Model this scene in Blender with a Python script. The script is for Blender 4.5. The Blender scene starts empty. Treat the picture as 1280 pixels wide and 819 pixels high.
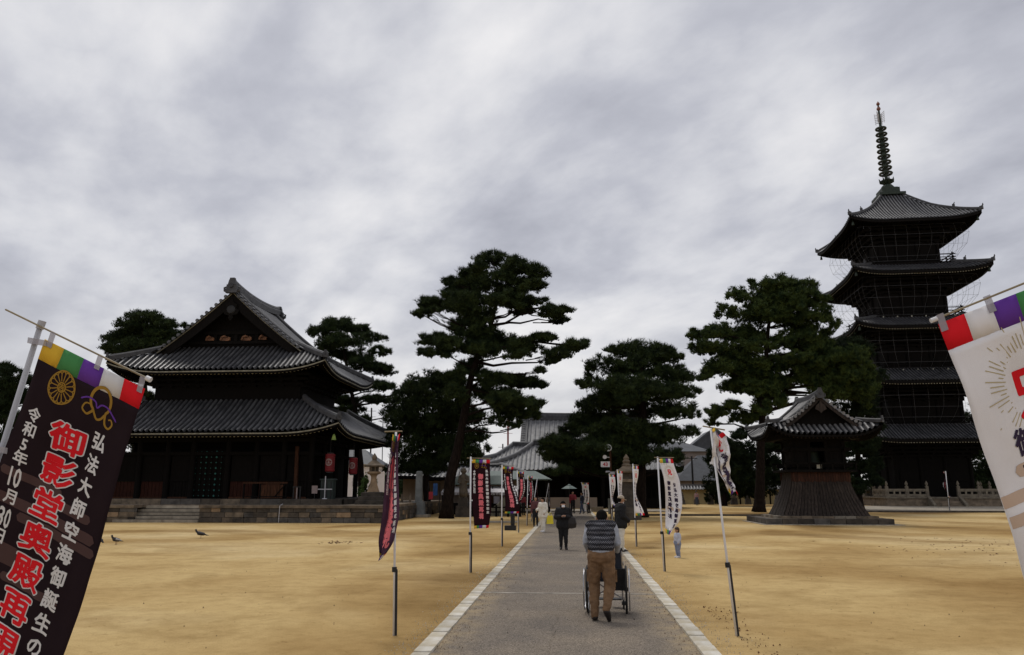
import bpy, bmesh, math, random
import numpy as np
from mathutils import Vector, Matrix
from mathutils.noise import noise as pnoise
random.seed(7); RNG = np.random.RandomState(11)
SC = bpy.context.scene
COL = SC.collection
PI = math.pi; R = math.radians

# ---------------------------------------------------------------- camera
FPX = 936.0; EYE = 1.8; CXP, CYP = 640.0, 409.5
PITCH = math.atan((611 - CYP) / FPX)
YAW = math.atan((714 - CXP) / (FPX / math.cos(PITCH)))
cd = bpy.data.cameras.new('camera'); cam = bpy.data.objects.new('camera', cd); COL.objects.link(cam)
cam.location = (0, 0, EYE); cam.rotation_euler = (PI / 2 + PITCH, 0, YAW)
cd.sensor_width = 36.0; cd.lens = FPX / 1280 * 36.0; cd.clip_start = 0.05; cd.clip_end = 6000
SC.camera = cam
_fw = np.array([-math.sin(YAW) * math.cos(PITCH), math.cos(YAW) * math.cos(PITCH), math.sin(PITCH)])
_rt = np.array([math.cos(YAW), math.sin(YAW), 0.0]); _up = np.cross(_rt, _fw)
def at(px, py, Y):
    d = _fw + _rt * (px - CXP) / FPX - _up * (py - CYP) / FPX
    t = Y / d[1]
    return Vector((d[0] * t, Y, EYE + d[2] * t))
def gp(px, py, z=0.0):
    d = _fw + _rt * (px - CXP) / FPX - _up * (py - CYP) / FPX
    t = (z - EYE) / d[2]
    return Vector((d[0] * t, d[1] * t, z))

# ---------------------------------------------------------------- world, sun, exposure
SUN_EL, SUN_AZ = R(62), R(-25)          # high, behind the temple roofs, a little to the left
w = bpy.data.worlds.new('World'); SC.world = w; w.use_nodes = True
nt = w.node_tree; nt.nodes.clear()
def N(t, typ, **kw):
    n = t.nodes.new(typ)
    for k, v in kw.items():
        if k in n.inputs: n.inputs[k].default_value = v
        else: setattr(n, k, v)
    return n
def LK(t, a, ao, b, bi): t.links.new(a.outputs[ao], b.inputs[bi])
def MATH(t, op, a, b=None, clamp=False):
    n = t.nodes.new('ShaderNodeMath'); n.operation = op; n.use_clamp = clamp
    for i, v in enumerate((a, b)):
        if v is None: continue
        if isinstance(v, (int, float)): n.inputs[i].default_value = v
        else: t.links.new(v, n.inputs[i])
    return n.outputs[0]
tc = N(nt, 'ShaderNodeTexCoord')
sx = N(nt, 'ShaderNodeSeparateXYZ'); LK(nt, tc, 'Generated', sx, 0)
zc = MATH(nt, 'MAXIMUM', sx.outputs[2], 0.0)
zz = MATH(nt, 'ADD', zc, 0.27)
ux = MATH(nt, 'DIVIDE', sx.outputs[0], zz); uy = MATH(nt, 'DIVIDE', sx.outputs[1], zz)
cb = N(nt, 'ShaderNodeCombineXYZ'); nt.links.new(ux, cb.inputs[0]); nt.links.new(uy, cb.inputs[1])
mr = N(nt, 'ShaderNodeMapping'); LK(nt, cb, 0, mr, 0); mr.inputs['Rotation'].default_value = (0, 0, R(48))
mp = N(nt, 'ShaderNodeMapping'); LK(nt, mr, 0, mp, 0)
mp.inputs['Scale'].default_value = (0.88, 1.28, 1); mp.inputs['Location'].default_value = (3.1, 1.7, 0)
n1 = N(nt, 'ShaderNodeTexNoise', Scale=2.2, Detail=11.0, Roughness=0.55, Distortion=0.12); LK(nt, mp, 0, n1, 'Vector')
n2 = N(nt, 'ShaderNodeTexNoise', Scale=0.85, Detail=4.0, Roughness=0.5, Distortion=0.0); LK(nt, mp, 0, n2, 'Vector')
mx = MATH(nt, 'ADD', MATH(nt, 'MULTIPLY', n1.outputs[0], 0.58), MATH(nt, 'MULTIPLY', n2.outputs[0], 0.42))
n3 = N(nt, 'ShaderNodeTexNoise', Scale=2.7, Detail=8.0, Roughness=0.5, Distortion=0.1); LK(nt, mr, 0, n3, 'Vector')
bil = MATH(nt, 'MULTIPLY', MATH(nt, 'SUBTRACT', MATH(nt, 'ABSOLUTE', MATH(nt, 'SUBTRACT', n3.outputs[0], 0.5)), 0.07), 0.36)
mx = MATH(nt, 'ADD', mx, bil)
cr = N(nt, 'ShaderNodeValToRGB'); nt.links.new(mx, cr.inputs[0])
el = cr.color_ramp.elements
el[0].position = 0.37; el[0].color = (0.44, 0.45, 0.51, 1)
el[1].position = 0.64; el[1].color = (0.90, 0.89, 0.90, 1)
e = el.new(0.45); e.color = (0.55, 0.56, 0.62, 1)
e = el.new(0.53); e.color = (0.71, 0.715, 0.755, 1)
# towards the horizon the cloud sheet thins to a pale warm white
hz = MATH(nt, 'SUBTRACT', 1.0, MATH(nt, 'DIVIDE', zc, 0.26), True)
hz = MATH(nt, 'MULTIPLY', MATH(nt, 'POWER', hz, 1.3), 0.8)
mh = N(nt, 'ShaderNodeMix', data_type='RGBA'); nt.links.new(hz, mh.inputs[0]); LK(nt, cr, 0, mh, 6); mh.inputs[7].default_value = (0.84, 0.82, 0.80, 1)
bgc = N(nt, 'ShaderNodeBackground', Strength=1.0); LK(nt, mh, 2, bgc, 0)
sky = N(nt, 'ShaderNodeTexSky', sky_type='NISHITA', sun_disc=False, sun_elevation=SUN_EL, sun_rotation=SUN_AZ)
bgs = N(nt, 'ShaderNodeBackground', Strength=0.05); LK(nt, sky, 0, bgs, 0)
mxs = N(nt, 'ShaderNodeMixShader'); mxs.inputs[0].default_value = 0.93
LK(nt, bgs, 0, mxs, 1); LK(nt, bgc, 0, mxs, 2)
wo = N(nt, 'ShaderNodeOutputWorld'); LK(nt, mxs, 0, wo, 0)
sd = bpy.data.lights.new('sun', 'SUN'); so = bpy.data.objects.new('sun', sd); COL.objects.link(so)
sd.energy = 1.4; sd.angle = R(18); sd.color = (1.0, 0.95, 0.88)
# sun direction: azimuth measured from +Y towards +X (matches sky rotation), lamp points down -Z
sdir = Vector((math.sin(SUN_AZ) * math.cos(SUN_EL), math.cos(SUN_AZ) * math.cos(SUN_EL), math.sin(SUN_EL)))
so.rotation_euler = sdir.to_track_quat('Z', 'Y').to_euler()
SC.view_settings.view_transform = 'Standard'; SC.view_settings.look = 'None'
SC.view_settings.exposure = 0.0; SC.view_settings.gamma = 1.0
SC.cycles.max_bounces = 6; SC.cycles.diffuse_bounces = 2; SC.cycles.transparent_max_bounces = 6

# ---------------------------------------------------------------- materials
M = {}
def mat(name, c1, c2=None, scale=4.0, rough=0.75, bump=0.0, bscale=30.0, spec=0.3, stretch=(1, 1, 1), metal=0.0, emit=None, detail=5.0):
    m = bpy.data.materials.new(name); m.use_nodes = True; t = m.node_tree; b = t.nodes['Principled BSDF']
    b.inputs['Roughness'].default_value = rough; b.inputs['Specular IOR Level'].default_value = spec; b.inputs['Metallic'].default_value = metal
    if c2 is None: c2 = tuple(x * 0.75 for x in c1)
    if name.startswith(('cloth', 'print')): b.inputs['Specular IOR Level'].default_value = 0.03; b.inputs['Roughness'].default_value = 0.95
    if name == 'tape': b.inputs['Alpha'].default_value = 0.6
    tcn = N(t, 'ShaderNodeTexCoord'); mpn = N(t, 'ShaderNodeMapping'); LK(t, tcn, 'Object', mpn, 0); mpn.inputs['Scale'].default_value = stretch
    nn = N(t, 'ShaderNodeTexNoise', Scale=scale, Detail=detail, Roughness=0.6); LK(t, mpn, 0, nn, 'Vector')
    rp = N(t, 'ShaderNodeValToRGB'); LK(t, nn, 0, rp, 0)
    rp.color_ramp.elements[0].position = 0.35; rp.color_ramp.elements[0].color = (*c2, 1)
    rp.color_ramp.elements[1].position = 0.65; rp.color_ramp.elements[1].color = (*c1, 1)
    if name in ('kerb', 'stone', 'stone_dark', 'stone_grey', 'wood_skirt', 'wood_apron', 'wood_brown', 'stone_light'):
        oi = N(t, 'ShaderNodeObjectInfo'); am = 0.22 if name == 'kerb' else 0.5; f_ = MATH(t, 'ADD', MATH(t, 'MULTIPLY', oi.outputs['Random'], am), 0.97 - am / 2); vm = N(t, 'ShaderNodeVectorMath', operation='SCALE'); LK(t, rp, 0, vm, 0); t.links.new(f_, vm.inputs['Scale']); LK(t, vm, 0, b, 'Base Color')
    else: LK(t, rp, 0, b, 'Base Color')
    if bump:
        nb = N(t, 'ShaderNodeTexNoise', Scale=bscale, Detail=4.0); LK(t, mpn, 0, nb, 'Vector')
        bp = N(t, 'ShaderNodeBump', Strength=bump, Distance=0.02); LK(t, nb, 0, bp, 'Height'); LK(t, bp, 0, b, 'Normal')
    M[name] = m
    return m
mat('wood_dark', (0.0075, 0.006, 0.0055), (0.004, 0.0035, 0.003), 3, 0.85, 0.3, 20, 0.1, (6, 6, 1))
mat('wood_brown', (0.075, 0.030, 0.015), (0.025, 0.011, 0.006), 3, 0.8, 0.3, 20, 0.15, (8, 8, 1))
mat('wood_red', (0.04, 0.012, 0.007), (0.02, 0.006, 0.004), 3, 0.8, 0.2, 20, 0.15, (8, 8, 1))
mat('wood_skirt', (0.045, 0.034, 0.028), (0.013, 0.010, 0.009), 2.0, 0.8, 0.4, 12, 0.2, (9, 9, 0.7))
mat('tile', (0.095, 0.095, 0.10), (0.03, 0.03, 0.034), 1.3, 0.42, 0.3, 25, 0.55)
mat('tile_old', (0.20, 0.195, 0.195), (0.06, 0.06, 0.06), 1.8, 0.5, 0.4, 25, 0.5)
mat('pan_tile_shaded', (0.022, 0.022, 0.024), (0.012, 0.012, 0.013), 2.0, 0.75, 0.3, 25, 0.15)  # shade of the gaps between the ribs is put into the pan tile colour
mat('tile_ridge', (0.060, 0.060, 0.064), (0.022, 0.022, 0.025), 2.5, 0.55, 0.4, 25, 0.4)
mat('wood_apron', (0.060, 0.024, 0.014), (0.015, 0.008, 0.006), 3, 0.8, 0.3, 20, 0.15, (12, 12, 1))
mat('tile_pale', (0.16, 0.16, 0.165), (0.085, 0.085, 0.09), 1.5, 0.5, 0.2, 15, 0.5)
mat('eave_pale', (0.27, 0.25, 0.19), (0.15, 0.14, 0.10), 3, 0.7)
mat('tip_white', (0.50, 0.48, 0.40), (0.32, 0.31, 0.25), 3, 0.7)
mat('carving', (0.26, 0.12, 0.06), (0.06, 0.03, 0.02), 6, 0.7)
mat('bronze_green', (0.026, 0.038, 0.026), (0.012, 0.02, 0.014), 4, 0.6, 0.3)
mat('bronze_lit', (0.20, 0.28, 0.06), (0.12, 0.17, 0.05), 4, 0.6, 0.3)
mat('fitting', (0.03, 0.16, 0.14), (0.015, 0.08, 0.07), 4, 0.5)
mat('iron', (0.02, 0.02, 0.021), (0.010, 0.010, 0.011), 5, 0.6)
mat('copper_red', (0.20, 0.08, 0.055), None, 5, 0.5)
mat('stone', (0.20, 0.155, 0.11), (0.085, 0.068, 0.05), 2.2, 0.9, 0.6, 14)
mat('stone_dark', (0.085, 0.07, 0.055), (0.035, 0.03, 0.025), 2.2, 0.9, 0.6, 14)
mat('stone_grey', (0.11, 0.10, 0.09), (0.05, 0.046, 0.042), 2.5, 0.9, 0.6, 14)
mat('stone_tan', (0.30, 0.21, 0.13), (0.17, 0.12, 0.075), 2.5, 0.9, 0.6, 14)
mat('stone_light', (0.33, 0.29, 0.23), (0.19, 0.165, 0.13), 2.5, 0.9, 0.5, 14)
mat('stele', (0.20, 0.215, 0.215), (0.12, 0.13, 0.13), 2.5, 0.8, 0.3, 14)
mat('granite_white', (0.22, 0.19, 0.14), (0.12, 0.10, 0.08), 3, 0.85, 0.3, 20)
mat('kerb', (0.60, 0.57, 0.50), (0.40, 0.34, 0.23), 3.2, 0.9, 0.5, 60)
mat('joint', (0.42, 0.38, 0.32), (0.20, 0.18, 0.15), 4, 0.9, 0.3, 60)
mat('bark', (0.020, 0.014, 0.011), (0.007, 0.005, 0.0045), 5, 0.95, 1.0, 9, 0.05, (2, 2, 0.7))
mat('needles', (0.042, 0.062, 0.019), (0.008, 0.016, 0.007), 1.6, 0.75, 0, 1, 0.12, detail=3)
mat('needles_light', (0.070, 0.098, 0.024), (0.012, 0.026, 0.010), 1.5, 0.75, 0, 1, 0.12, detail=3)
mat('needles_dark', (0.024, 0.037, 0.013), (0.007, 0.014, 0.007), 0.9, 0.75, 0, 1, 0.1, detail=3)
mat('leaves', (0.10, 0.16, 0.045), (0.04, 0.075, 0.025), 2.5, 0.7, 0, 1, 0.15)
mat('pole_white', (0.72, 0.72, 0.74), (0.62, 0.62, 0.64), 5, 0.4)
mat('pole_grey', (0.42, 0.42, 0.45), (0.36, 0.36, 0.38), 5, 0.35)
mat('pole_black', (0.018, 0.018, 0.02), None, 5, 0.5)
mat('bamboo', (0.30, 0.25, 0.16), (0.22, 0.18, 0.12), 5, 0.6)
mat('red_mast', (0.25, 0.07, 0.06), None, 5, 0.6)
mat('cloth_black', (0.024, 0.015, 0.018), (0.019, 0.012, 0.015), 3, 0.8, 0.15, 300)
mat('cloth_maroon', (0.028, 0.010, 0.014), (0.020, 0.008, 0.011), 3, 0.8)
mat('cloth_mauve', (0.085, 0.05, 0.048), (0.075, 0.045, 0.043), 3, 0.8)
mat('cloth_plum', (0.095, 0.05, 0.085), (0.07, 0.035, 0.06), 3, 0.8)
mat('cloth_white', (0.80, 0.78, 0.79), (0.74, 0.72, 0.73), 3, 0.8, 0.15, 300)
mat('cloth_tan', (0.56, 0.42, 0.32), (0.52, 0.39, 0.30), 3, 0.8)
mat('print_white', (0.68, 0.67, 0.67), (0.62, 0.61, 0.61), 3, 0.8)
mat('print_red', (0.72, 0.02, 0.03), (0.66, 0.018, 0.025), 3, 0.8)
mat('print_pink', (0.78, 0.20, 0.23), (0.70, 0.16, 0.19), 3, 0.8)
mat('print_yellow', (0.72, 0.45, 0.05), (0.66, 0.41, 0.045), 3, 0.8)
mat('print_green', (0.075, 0.26, 0.09), (0.065, 0.23, 0.08), 3, 0.8)
mat('print_purple', (0.14, 0.05, 0.32), (0.12, 0.045, 0.29), 3, 0.8)
mat('print_gold', (0.33, 0.19, 0.035), (0.28, 0.16, 0.03), 3, 0.7)
mat('print_goldpale', (0.50, 0.42, 0.25), (0.46, 0.38, 0.22), 3, 0.7)
mat('print_ink', (0.05, 0.035, 0.07), (0.04, 0.03, 0.055), 3, 0.8)
mat('tape', (0.42, 0.40, 0.44), (0.38, 0.36, 0.40), 3, 0.5)
mat('tape_dark', (0.16, 0.13, 0.15), None, 3, 0.5)
mat('skin', (0.42, 0.24, 0.16), (0.36, 0.20, 0.13), 8, 0.6, spec=0.3)
mat('hair_black', (0.007, 0.006, 0.0055), None, 20, 0.9, spec=0.08)
mat('hair_brown', (0.05, 0.025, 0.015), None, 20, 0.6)
mat('cap_tan', (0.45, 0.38, 0.30), None, 8, 0.8)
mat('khaki', (0.20, 0.115, 0.058), (0.13, 0.075, 0.04), 9, 0.85, 0.5, 25)
mat('shirt_grey', (0.36, 0.38, 0.43), (0.28, 0.30, 0.34), 8, 0.85, 0.4, 25)
mat('white_cloth', (0.72, 0.68, 0.60), (0.58, 0.55, 0.48), 8, 0.85, 0.4, 25)
mat('black_cloth', (0.012, 0.012, 0.014), (0.008, 0.008, 0.009), 8, 0.85, 0.4, 25)
mat('navy_cloth', (0.02, 0.025, 0.04), None, 8, 0.85)
mat('red_cloth', (0.22, 0.03, 0.04), None, 8, 0.85)
mat('maroon_cloth', (0.11, 0.04, 0.045), None, 8, 0.85)
mat('denim', (0.06, 0.08, 0.13), None, 8, 0.85)
mat('child_top', (0.48, 0.50, 0.58), (0.38, 0.40, 0.48), 14, 0.85)
mat('child_trousers', (0.22, 0.26, 0.38), None, 14, 0.85)
mat('pink_cloth', (0.40, 0.25, 0.27), None, 8, 0.85)
mat('leather', (0.02, 0.016, 0.015), None, 8, 0.45)
mat('sole', (0.05, 0.04, 0.035), None, 8, 0.8)
mat('yellow_plastic', (0.72, 0.58, 0.03), (0.62, 0.50, 0.03), 6, 0.4)
mat('rubber', (0.012, 0.012, 0.012), None, 8, 0.7)
mat('chrome', (0.45, 0.45, 0.47), None, 8, 0.3, metal=0.9)
mat('vinyl', (0.02, 0.025, 0.04), None, 8, 0.5)
mat('sign_white', (0.66, 0.64, 0.64), None, 4, 0.5)
mat('awning', (0.78, 0.74, 0.74), (0.70, 0.66, 0.67), 2, 0.6)
mat('copper_roof', (0.14, 0.185, 0.17), (0.09, 0.125, 0.115), 1.5, 0.6, 0.2, 15)
mat('plaster_yellow', (0.50, 0.40, 0.20), (0.38, 0.30, 0.16), 1.5, 0.9)
mat('plaster_grey', (0.30, 0.26, 0.25), (0.24, 0.21, 0.20), 0.8, 0.9)
mat('plaster_tan', (0.26, 0.21, 0.165), (0.20, 0.16, 0.13), 0.8, 0.9)
mat('slate', (0.075, 0.08, 0.09), (0.05, 0.053, 0.06), 1.5, 0.6, 0.2, 15)
mat('lantern_red', (0.15, 0.006, 0.010), (0.11, 0.005, 0.008), 6, 0.6)
mat('lantern_white', (0.28, 0.22, 0.21), None, 6, 0.7)
mat('sign_red', (0.45, 0.04, 0.05), None, 4, 0.6)
mat('tarp', (0.19, 0.17, 0.12), (0.12, 0.11, 0.08), 3, 0.8, 0.5, 8)
mat('bin_green', (0.022, 0.034, 0.03), None, 3, 0.6)
mat('statue', (0.13, 0.105, 0.075), (0.07, 0.058, 0.045), 4, 0.8, 0.3)
mat('blue_sheet', (0.03, 0.10, 0.28), None, 4, 0.6)
mat('bird_dark', (0.035, 0.035, 0.042), None, 30, 0.6)
mat('bird_white', (0.45, 0.45, 0.47), None, 30, 0.6)
mat('dead_leaf', (0.16, 0.07, 0.03), (0.09, 0.04, 0.02), 3, 0.8)
mat('wire', (0.07, 0.07, 0.075), None, 3, 0.5)
mat('light_glass', (0.55, 0.56, 0.55), None, 3, 0.3)
mat('wheel_paint', (0.10, 0.10, 0.10), None, 3, 0.4)

def sand_mat():
    m = bpy.data.materials.new('sand'); m.use_nodes = True; t = m.node_tree; b = t.nodes['Principled BSDF']
    b.inputs['Roughness'].default_value = 0.95; b.inputs['Specular IOR Level'].default_value = 0.08
    tcn = N(t, 'ShaderNodeTexCoord')
    def nz(scale, det, rough, st=(1, 1, 1), dist=0.0, rz=0.0):
        mpn = N(t, 'ShaderNodeMapping'); LK(t, tcn, 'Object', mpn, 0); mpn.inputs['Scale'].default_value = st; mpn.inputs['Rotation'].default_value = (0, 0, rz)
        n = N(t, 'ShaderNodeTexNoise', Scale=scale, Detail=det, Roughness=rough, Distortion=dist); LK(t, mpn, 0, n, 'Vector'); return n
    def ramp(src, stops):
        r = N(t, 'ShaderNodeValToRGB'); LK(t, src, 0, r, 0)
        r.color_ramp.elements[0].position = stops[0][0]; r.color_ramp.elements[0].color = (*stops[0][1], 1)
        r.color_ramp.elements[1].position = stops[-1][0]; r.color_ramp.elements[1].color = (*stops[-1][1], 1)
        for p, c in stops[1:-1]:
            e = r.color_ramp.elements.new(p); e.color = (*c, 1)
        return r
    def mul(a, bb, f=1.0):
        x = N(t, 'ShaderNodeMix', data_type='RGBA', blend_type='MULTIPLY'); x.inputs[0].default_value = f
        t.links.new(a, x.inputs[6]); t.links.new(bb, x.inputs[7]); return x.outputs[2]
    base = ramp(nz(0.11, 4, 0.55, (1, 1, 1), 0.4), [(0.34, (0.44, 0.295, 0.12)), (0.5, (0.56, 0.405, 0.185)), (0.64, (0.64, 0.495, 0.265))])
    # damp hollows and drag marks left by water and rakes
    damp = ramp(nz(0.10, 3, 0.5, (1.0, 0.75, 1), 1.2, 0.5), [(0.38, (0.56, 0.50, 0.42)), (0.46, (0.78, 0.73, 0.66)), (0.56, (1, 1, 1))])
    streak = ramp(nz(0.55, 6, 0.62, (0.8, 1.1, 1), 0.8, 0.25), [(0.32, (0.78, 0.75, 0.70)), (0.52, (1, 1, 1))])
    mott = ramp(nz(3.5, 6, 0.7), [(0.3, (0.82, 0.80, 0.76)), (0.58, (1.0, 1.0, 1.0))])
    grit = ramp(nz(55, 3, 0.7), [(0.30, (0.66, 0.63, 0.58)), (0.48, (1, 1, 1))])
    c = mul(base.outputs[0], damp.outputs[0]); c = mul(c, streak.outputs[0]); c = mul(c, mott.outputs[0]); c = mul(c, grit.outputs[0])
    foot = ramp(nz(7.5, 2, 0.5, (1, 1, 1), 1.2), [(0.26, (0.78, 0.75, 0.70)), (0.36, (1, 1, 1))]); c = mul(c, foot.outputs[0])
    track = ramp(nz(0.55, 6, 0.6, (0.35, 1.6, 1), 0.5, -0.6), [(0.30, (0.84, 0.81, 0.77)), (0.42, (1, 1, 1))]); c = mul(c, track.outputs[0])
    t.links.new(c, b.inputs['Base Color'])
    bp = N(t, 'ShaderNodeBump', Strength=0.8, Distance=0.012); LK(t, nz(38, 5, 0.75), 0, bp, 'Height')
    bp2 = N(t, 'ShaderNodeBump', Strength=0.22, Distance=0.05); LK(t, nz(1.6, 5, 0.65, (1.0, 1.0, 1), 0.5, 0.2), 0, bp2, 'Height'); LK(t, bp2, 0, bp, 'Normal'); LK(t, bp, 0, b, 'Normal')
    M['sand'] = m
sand_mat()
def asphalt_mat():
    m = bpy.data.materials.new('asphalt'); m.use_nodes = True; t = m.node_tree; b = t.nodes['Principled BSDF']
    b.inputs['Roughness'].default_value = 0.9; b.inputs['Specular IOR Level'].default_value = 0.2
    tcn = N(t, 'ShaderNodeTexCoord')
    v = N(t, 'ShaderNodeTexVoronoi', Scale=85.0); LK(t, tcn, 'Object', v, 'Vector')
    r1 = N(t, 'ShaderNodeValToRGB'); t.links.new(v.outputs['Color'], r1.inputs[0])
    r1.color_ramp.elements[0].position = 0.15; r1.color_ramp.elements[0].color = (0.095, 0.082, 0.068, 1)
    r1.color_ramp.elements[1].position = 0.95; r1.color_ramp.elements[1].color = (0.31, 0.265, 0.215, 1)
    n = N(t, 'ShaderNodeTexNoise', Scale=0.8, Detail=6.0, Roughness=0.65); LK(t, tcn, 'Object', n, 'Vector')
    r2 = N(t, 'ShaderNodeValToRGB'); LK(t, n, 0, r2, 0)
    r2.color_ramp.elements[0].position = 0.3; r2.color_ramp.elements[0].color = (0.74, 0.74, 0.76, 1)
    r2.color_ramp.elements[1].position = 0.7; r2.color_ramp.elements[1].color = (1.15, 1.1, 1.02, 1)
    x = N(t, 'ShaderNodeMix', data_type='RGBA', blend_type='MULTIPLY'); x.inputs[0].default_value = 1
    LK(t, r1, 0, x, 6); LK(t, r2, 0, x, 7)
    s3 = N(t, 'ShaderNodeSeparateXYZ'); LK(t, tcn, 'Object', s3, 0)
    edge = MATH(t, 'MULTIPLY', MATH(t, 'SUBTRACT', MATH(t, 'ABSOLUTE', MATH(t, 'ADD', s3.outputs[0], 0.09)), 1.02, True), 2.2, True)
    n5 = N(t, 'ShaderNodeTexNoise', Scale=2.6, Detail=7.0, Roughness=0.7); LK(t, tcn, 'Object', n5, 'Vector')
    dust = MATH(t, 'MULTIPLY', MATH(t, 'MULTIPLY', edge, MATH(t, 'MULTIPLY', MATH(t, 'SUBTRACT', n5.outputs[0], 0.38, True), 4.0, True)), 0.55)
    n6 = N(t, 'ShaderNodeTexNoise', Scale=1.3, Detail=4.0, Distortion=0.8); LK(t, tcn, 'Object', n6, 'Vector')
    mv = N(t, 'ShaderNodeMix', data_type='VECTOR'); mv.inputs[0].default_value = 0.22; LK(t, tcn, 'Object', mv, 4); LK(t, n6, 'Color', mv, 5)
    vc = N(t, 'ShaderNodeTexVoronoi', feature='DISTANCE_TO_EDGE', Scale=0.33); LK(t, mv, 1, vc, 'Vector')
    ck = N(t, 'ShaderNodeValToRGB'); t.links.new(vc.outputs['Distance'], ck.inputs[0])
    ck.color_ramp.elements[0].position = 0.001; ck.color_ramp.elements[0].color = (0.80, 0.78, 0.76, 1); ck.color_ramp.elements[1].position = 0.004; ck.color_ramp.elements[1].color = (1, 1, 1, 1)
    x2 = N(t, 'ShaderNodeMix', data_type='RGBA', blend_type='MULTIPLY'); x2.inputs[0].default_value = 1; LK(t, x, 2, x2, 6); LK(t, ck, 0, x2, 7)
    x3 = N(t, 'ShaderNodeMix', data_type='RGBA'); t.links.new(dust, x3.inputs[0]); LK(t, x2, 2, x3, 6); x3.inputs[7].default_value = (0.48, 0.36, 0.19, 1)
    LK(t, x3, 2, b, 'Base Color')
    bp = N(t, 'ShaderNodeBump', Strength=0.6, Distance=0.008); LK(t, v, 'Distance', bp, 'Height'); LK(t, bp, 0, b, 'Normal')
    M['asphalt'] = m
asphalt_mat()
def vest_mat():
    m = bpy.data.materials.new('vest_knit'); m.use_nodes = True; t = m.node_tree; b = t.nodes['Principled BSDF']
    b.inputs['Roughness'].default_value = 0.9; b.inputs['Specular IOR Level'].default_value = 0.05
    tcn = N(t, 'ShaderNodeTexCoord'); s = N(t, 'ShaderNodeSeparateXYZ'); LK(t, tcn, 'Object', s, 0)
    x = MATH(t, 'MULTIPLY', s.outputs[0], 1.0); z = s.outputs[2]
    zig = MATH(t, 'MULTIPLY', MATH(t, 'PINGPONG', x, 0.018), 0.95)
    zz2 = MATH(t, 'ADD', z, zig)
    band = MATH(t, 'SINE', MATH(t, 'MULTIPLY', zz2, 2 * PI / 0.062))
    fine = MATH(t, 'SINE', MATH(t, 'MULTIPLY', z, 2 * PI / 0.025))
    dots = MATH(t, 'SINE', MATH(t, 'MULTIPLY', x, 2 * PI / 0.03))
    v = MATH(t, 'ADD', MATH(t, 'MULTIPLY', band, 0.32), MATH(t, 'MULTIPLY', MATH(t, 'MULTIPLY', fine, dots), 0.62))
    r1 = N(t, 'ShaderNodeValToRGB'); t.links.new(MATH(t, 'ADD', MATH(t, 'MULTIPLY', v, 0.5), 0.5), r1.inputs[0])
    r1.color_ramp.elements[0].position = 0.50; r1.color_ramp.elements[0].color = (0.016, 0.016, 0.02, 1)
    r1.color_ramp.elements[1].position = 0.86; r1.color_ramp.elements[1].color = (0.20, 0.20, 0.22, 1)
    LK(t, r1, 0, b, 'Base Color'); M['vest_knit'] = m
vest_mat()

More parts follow.
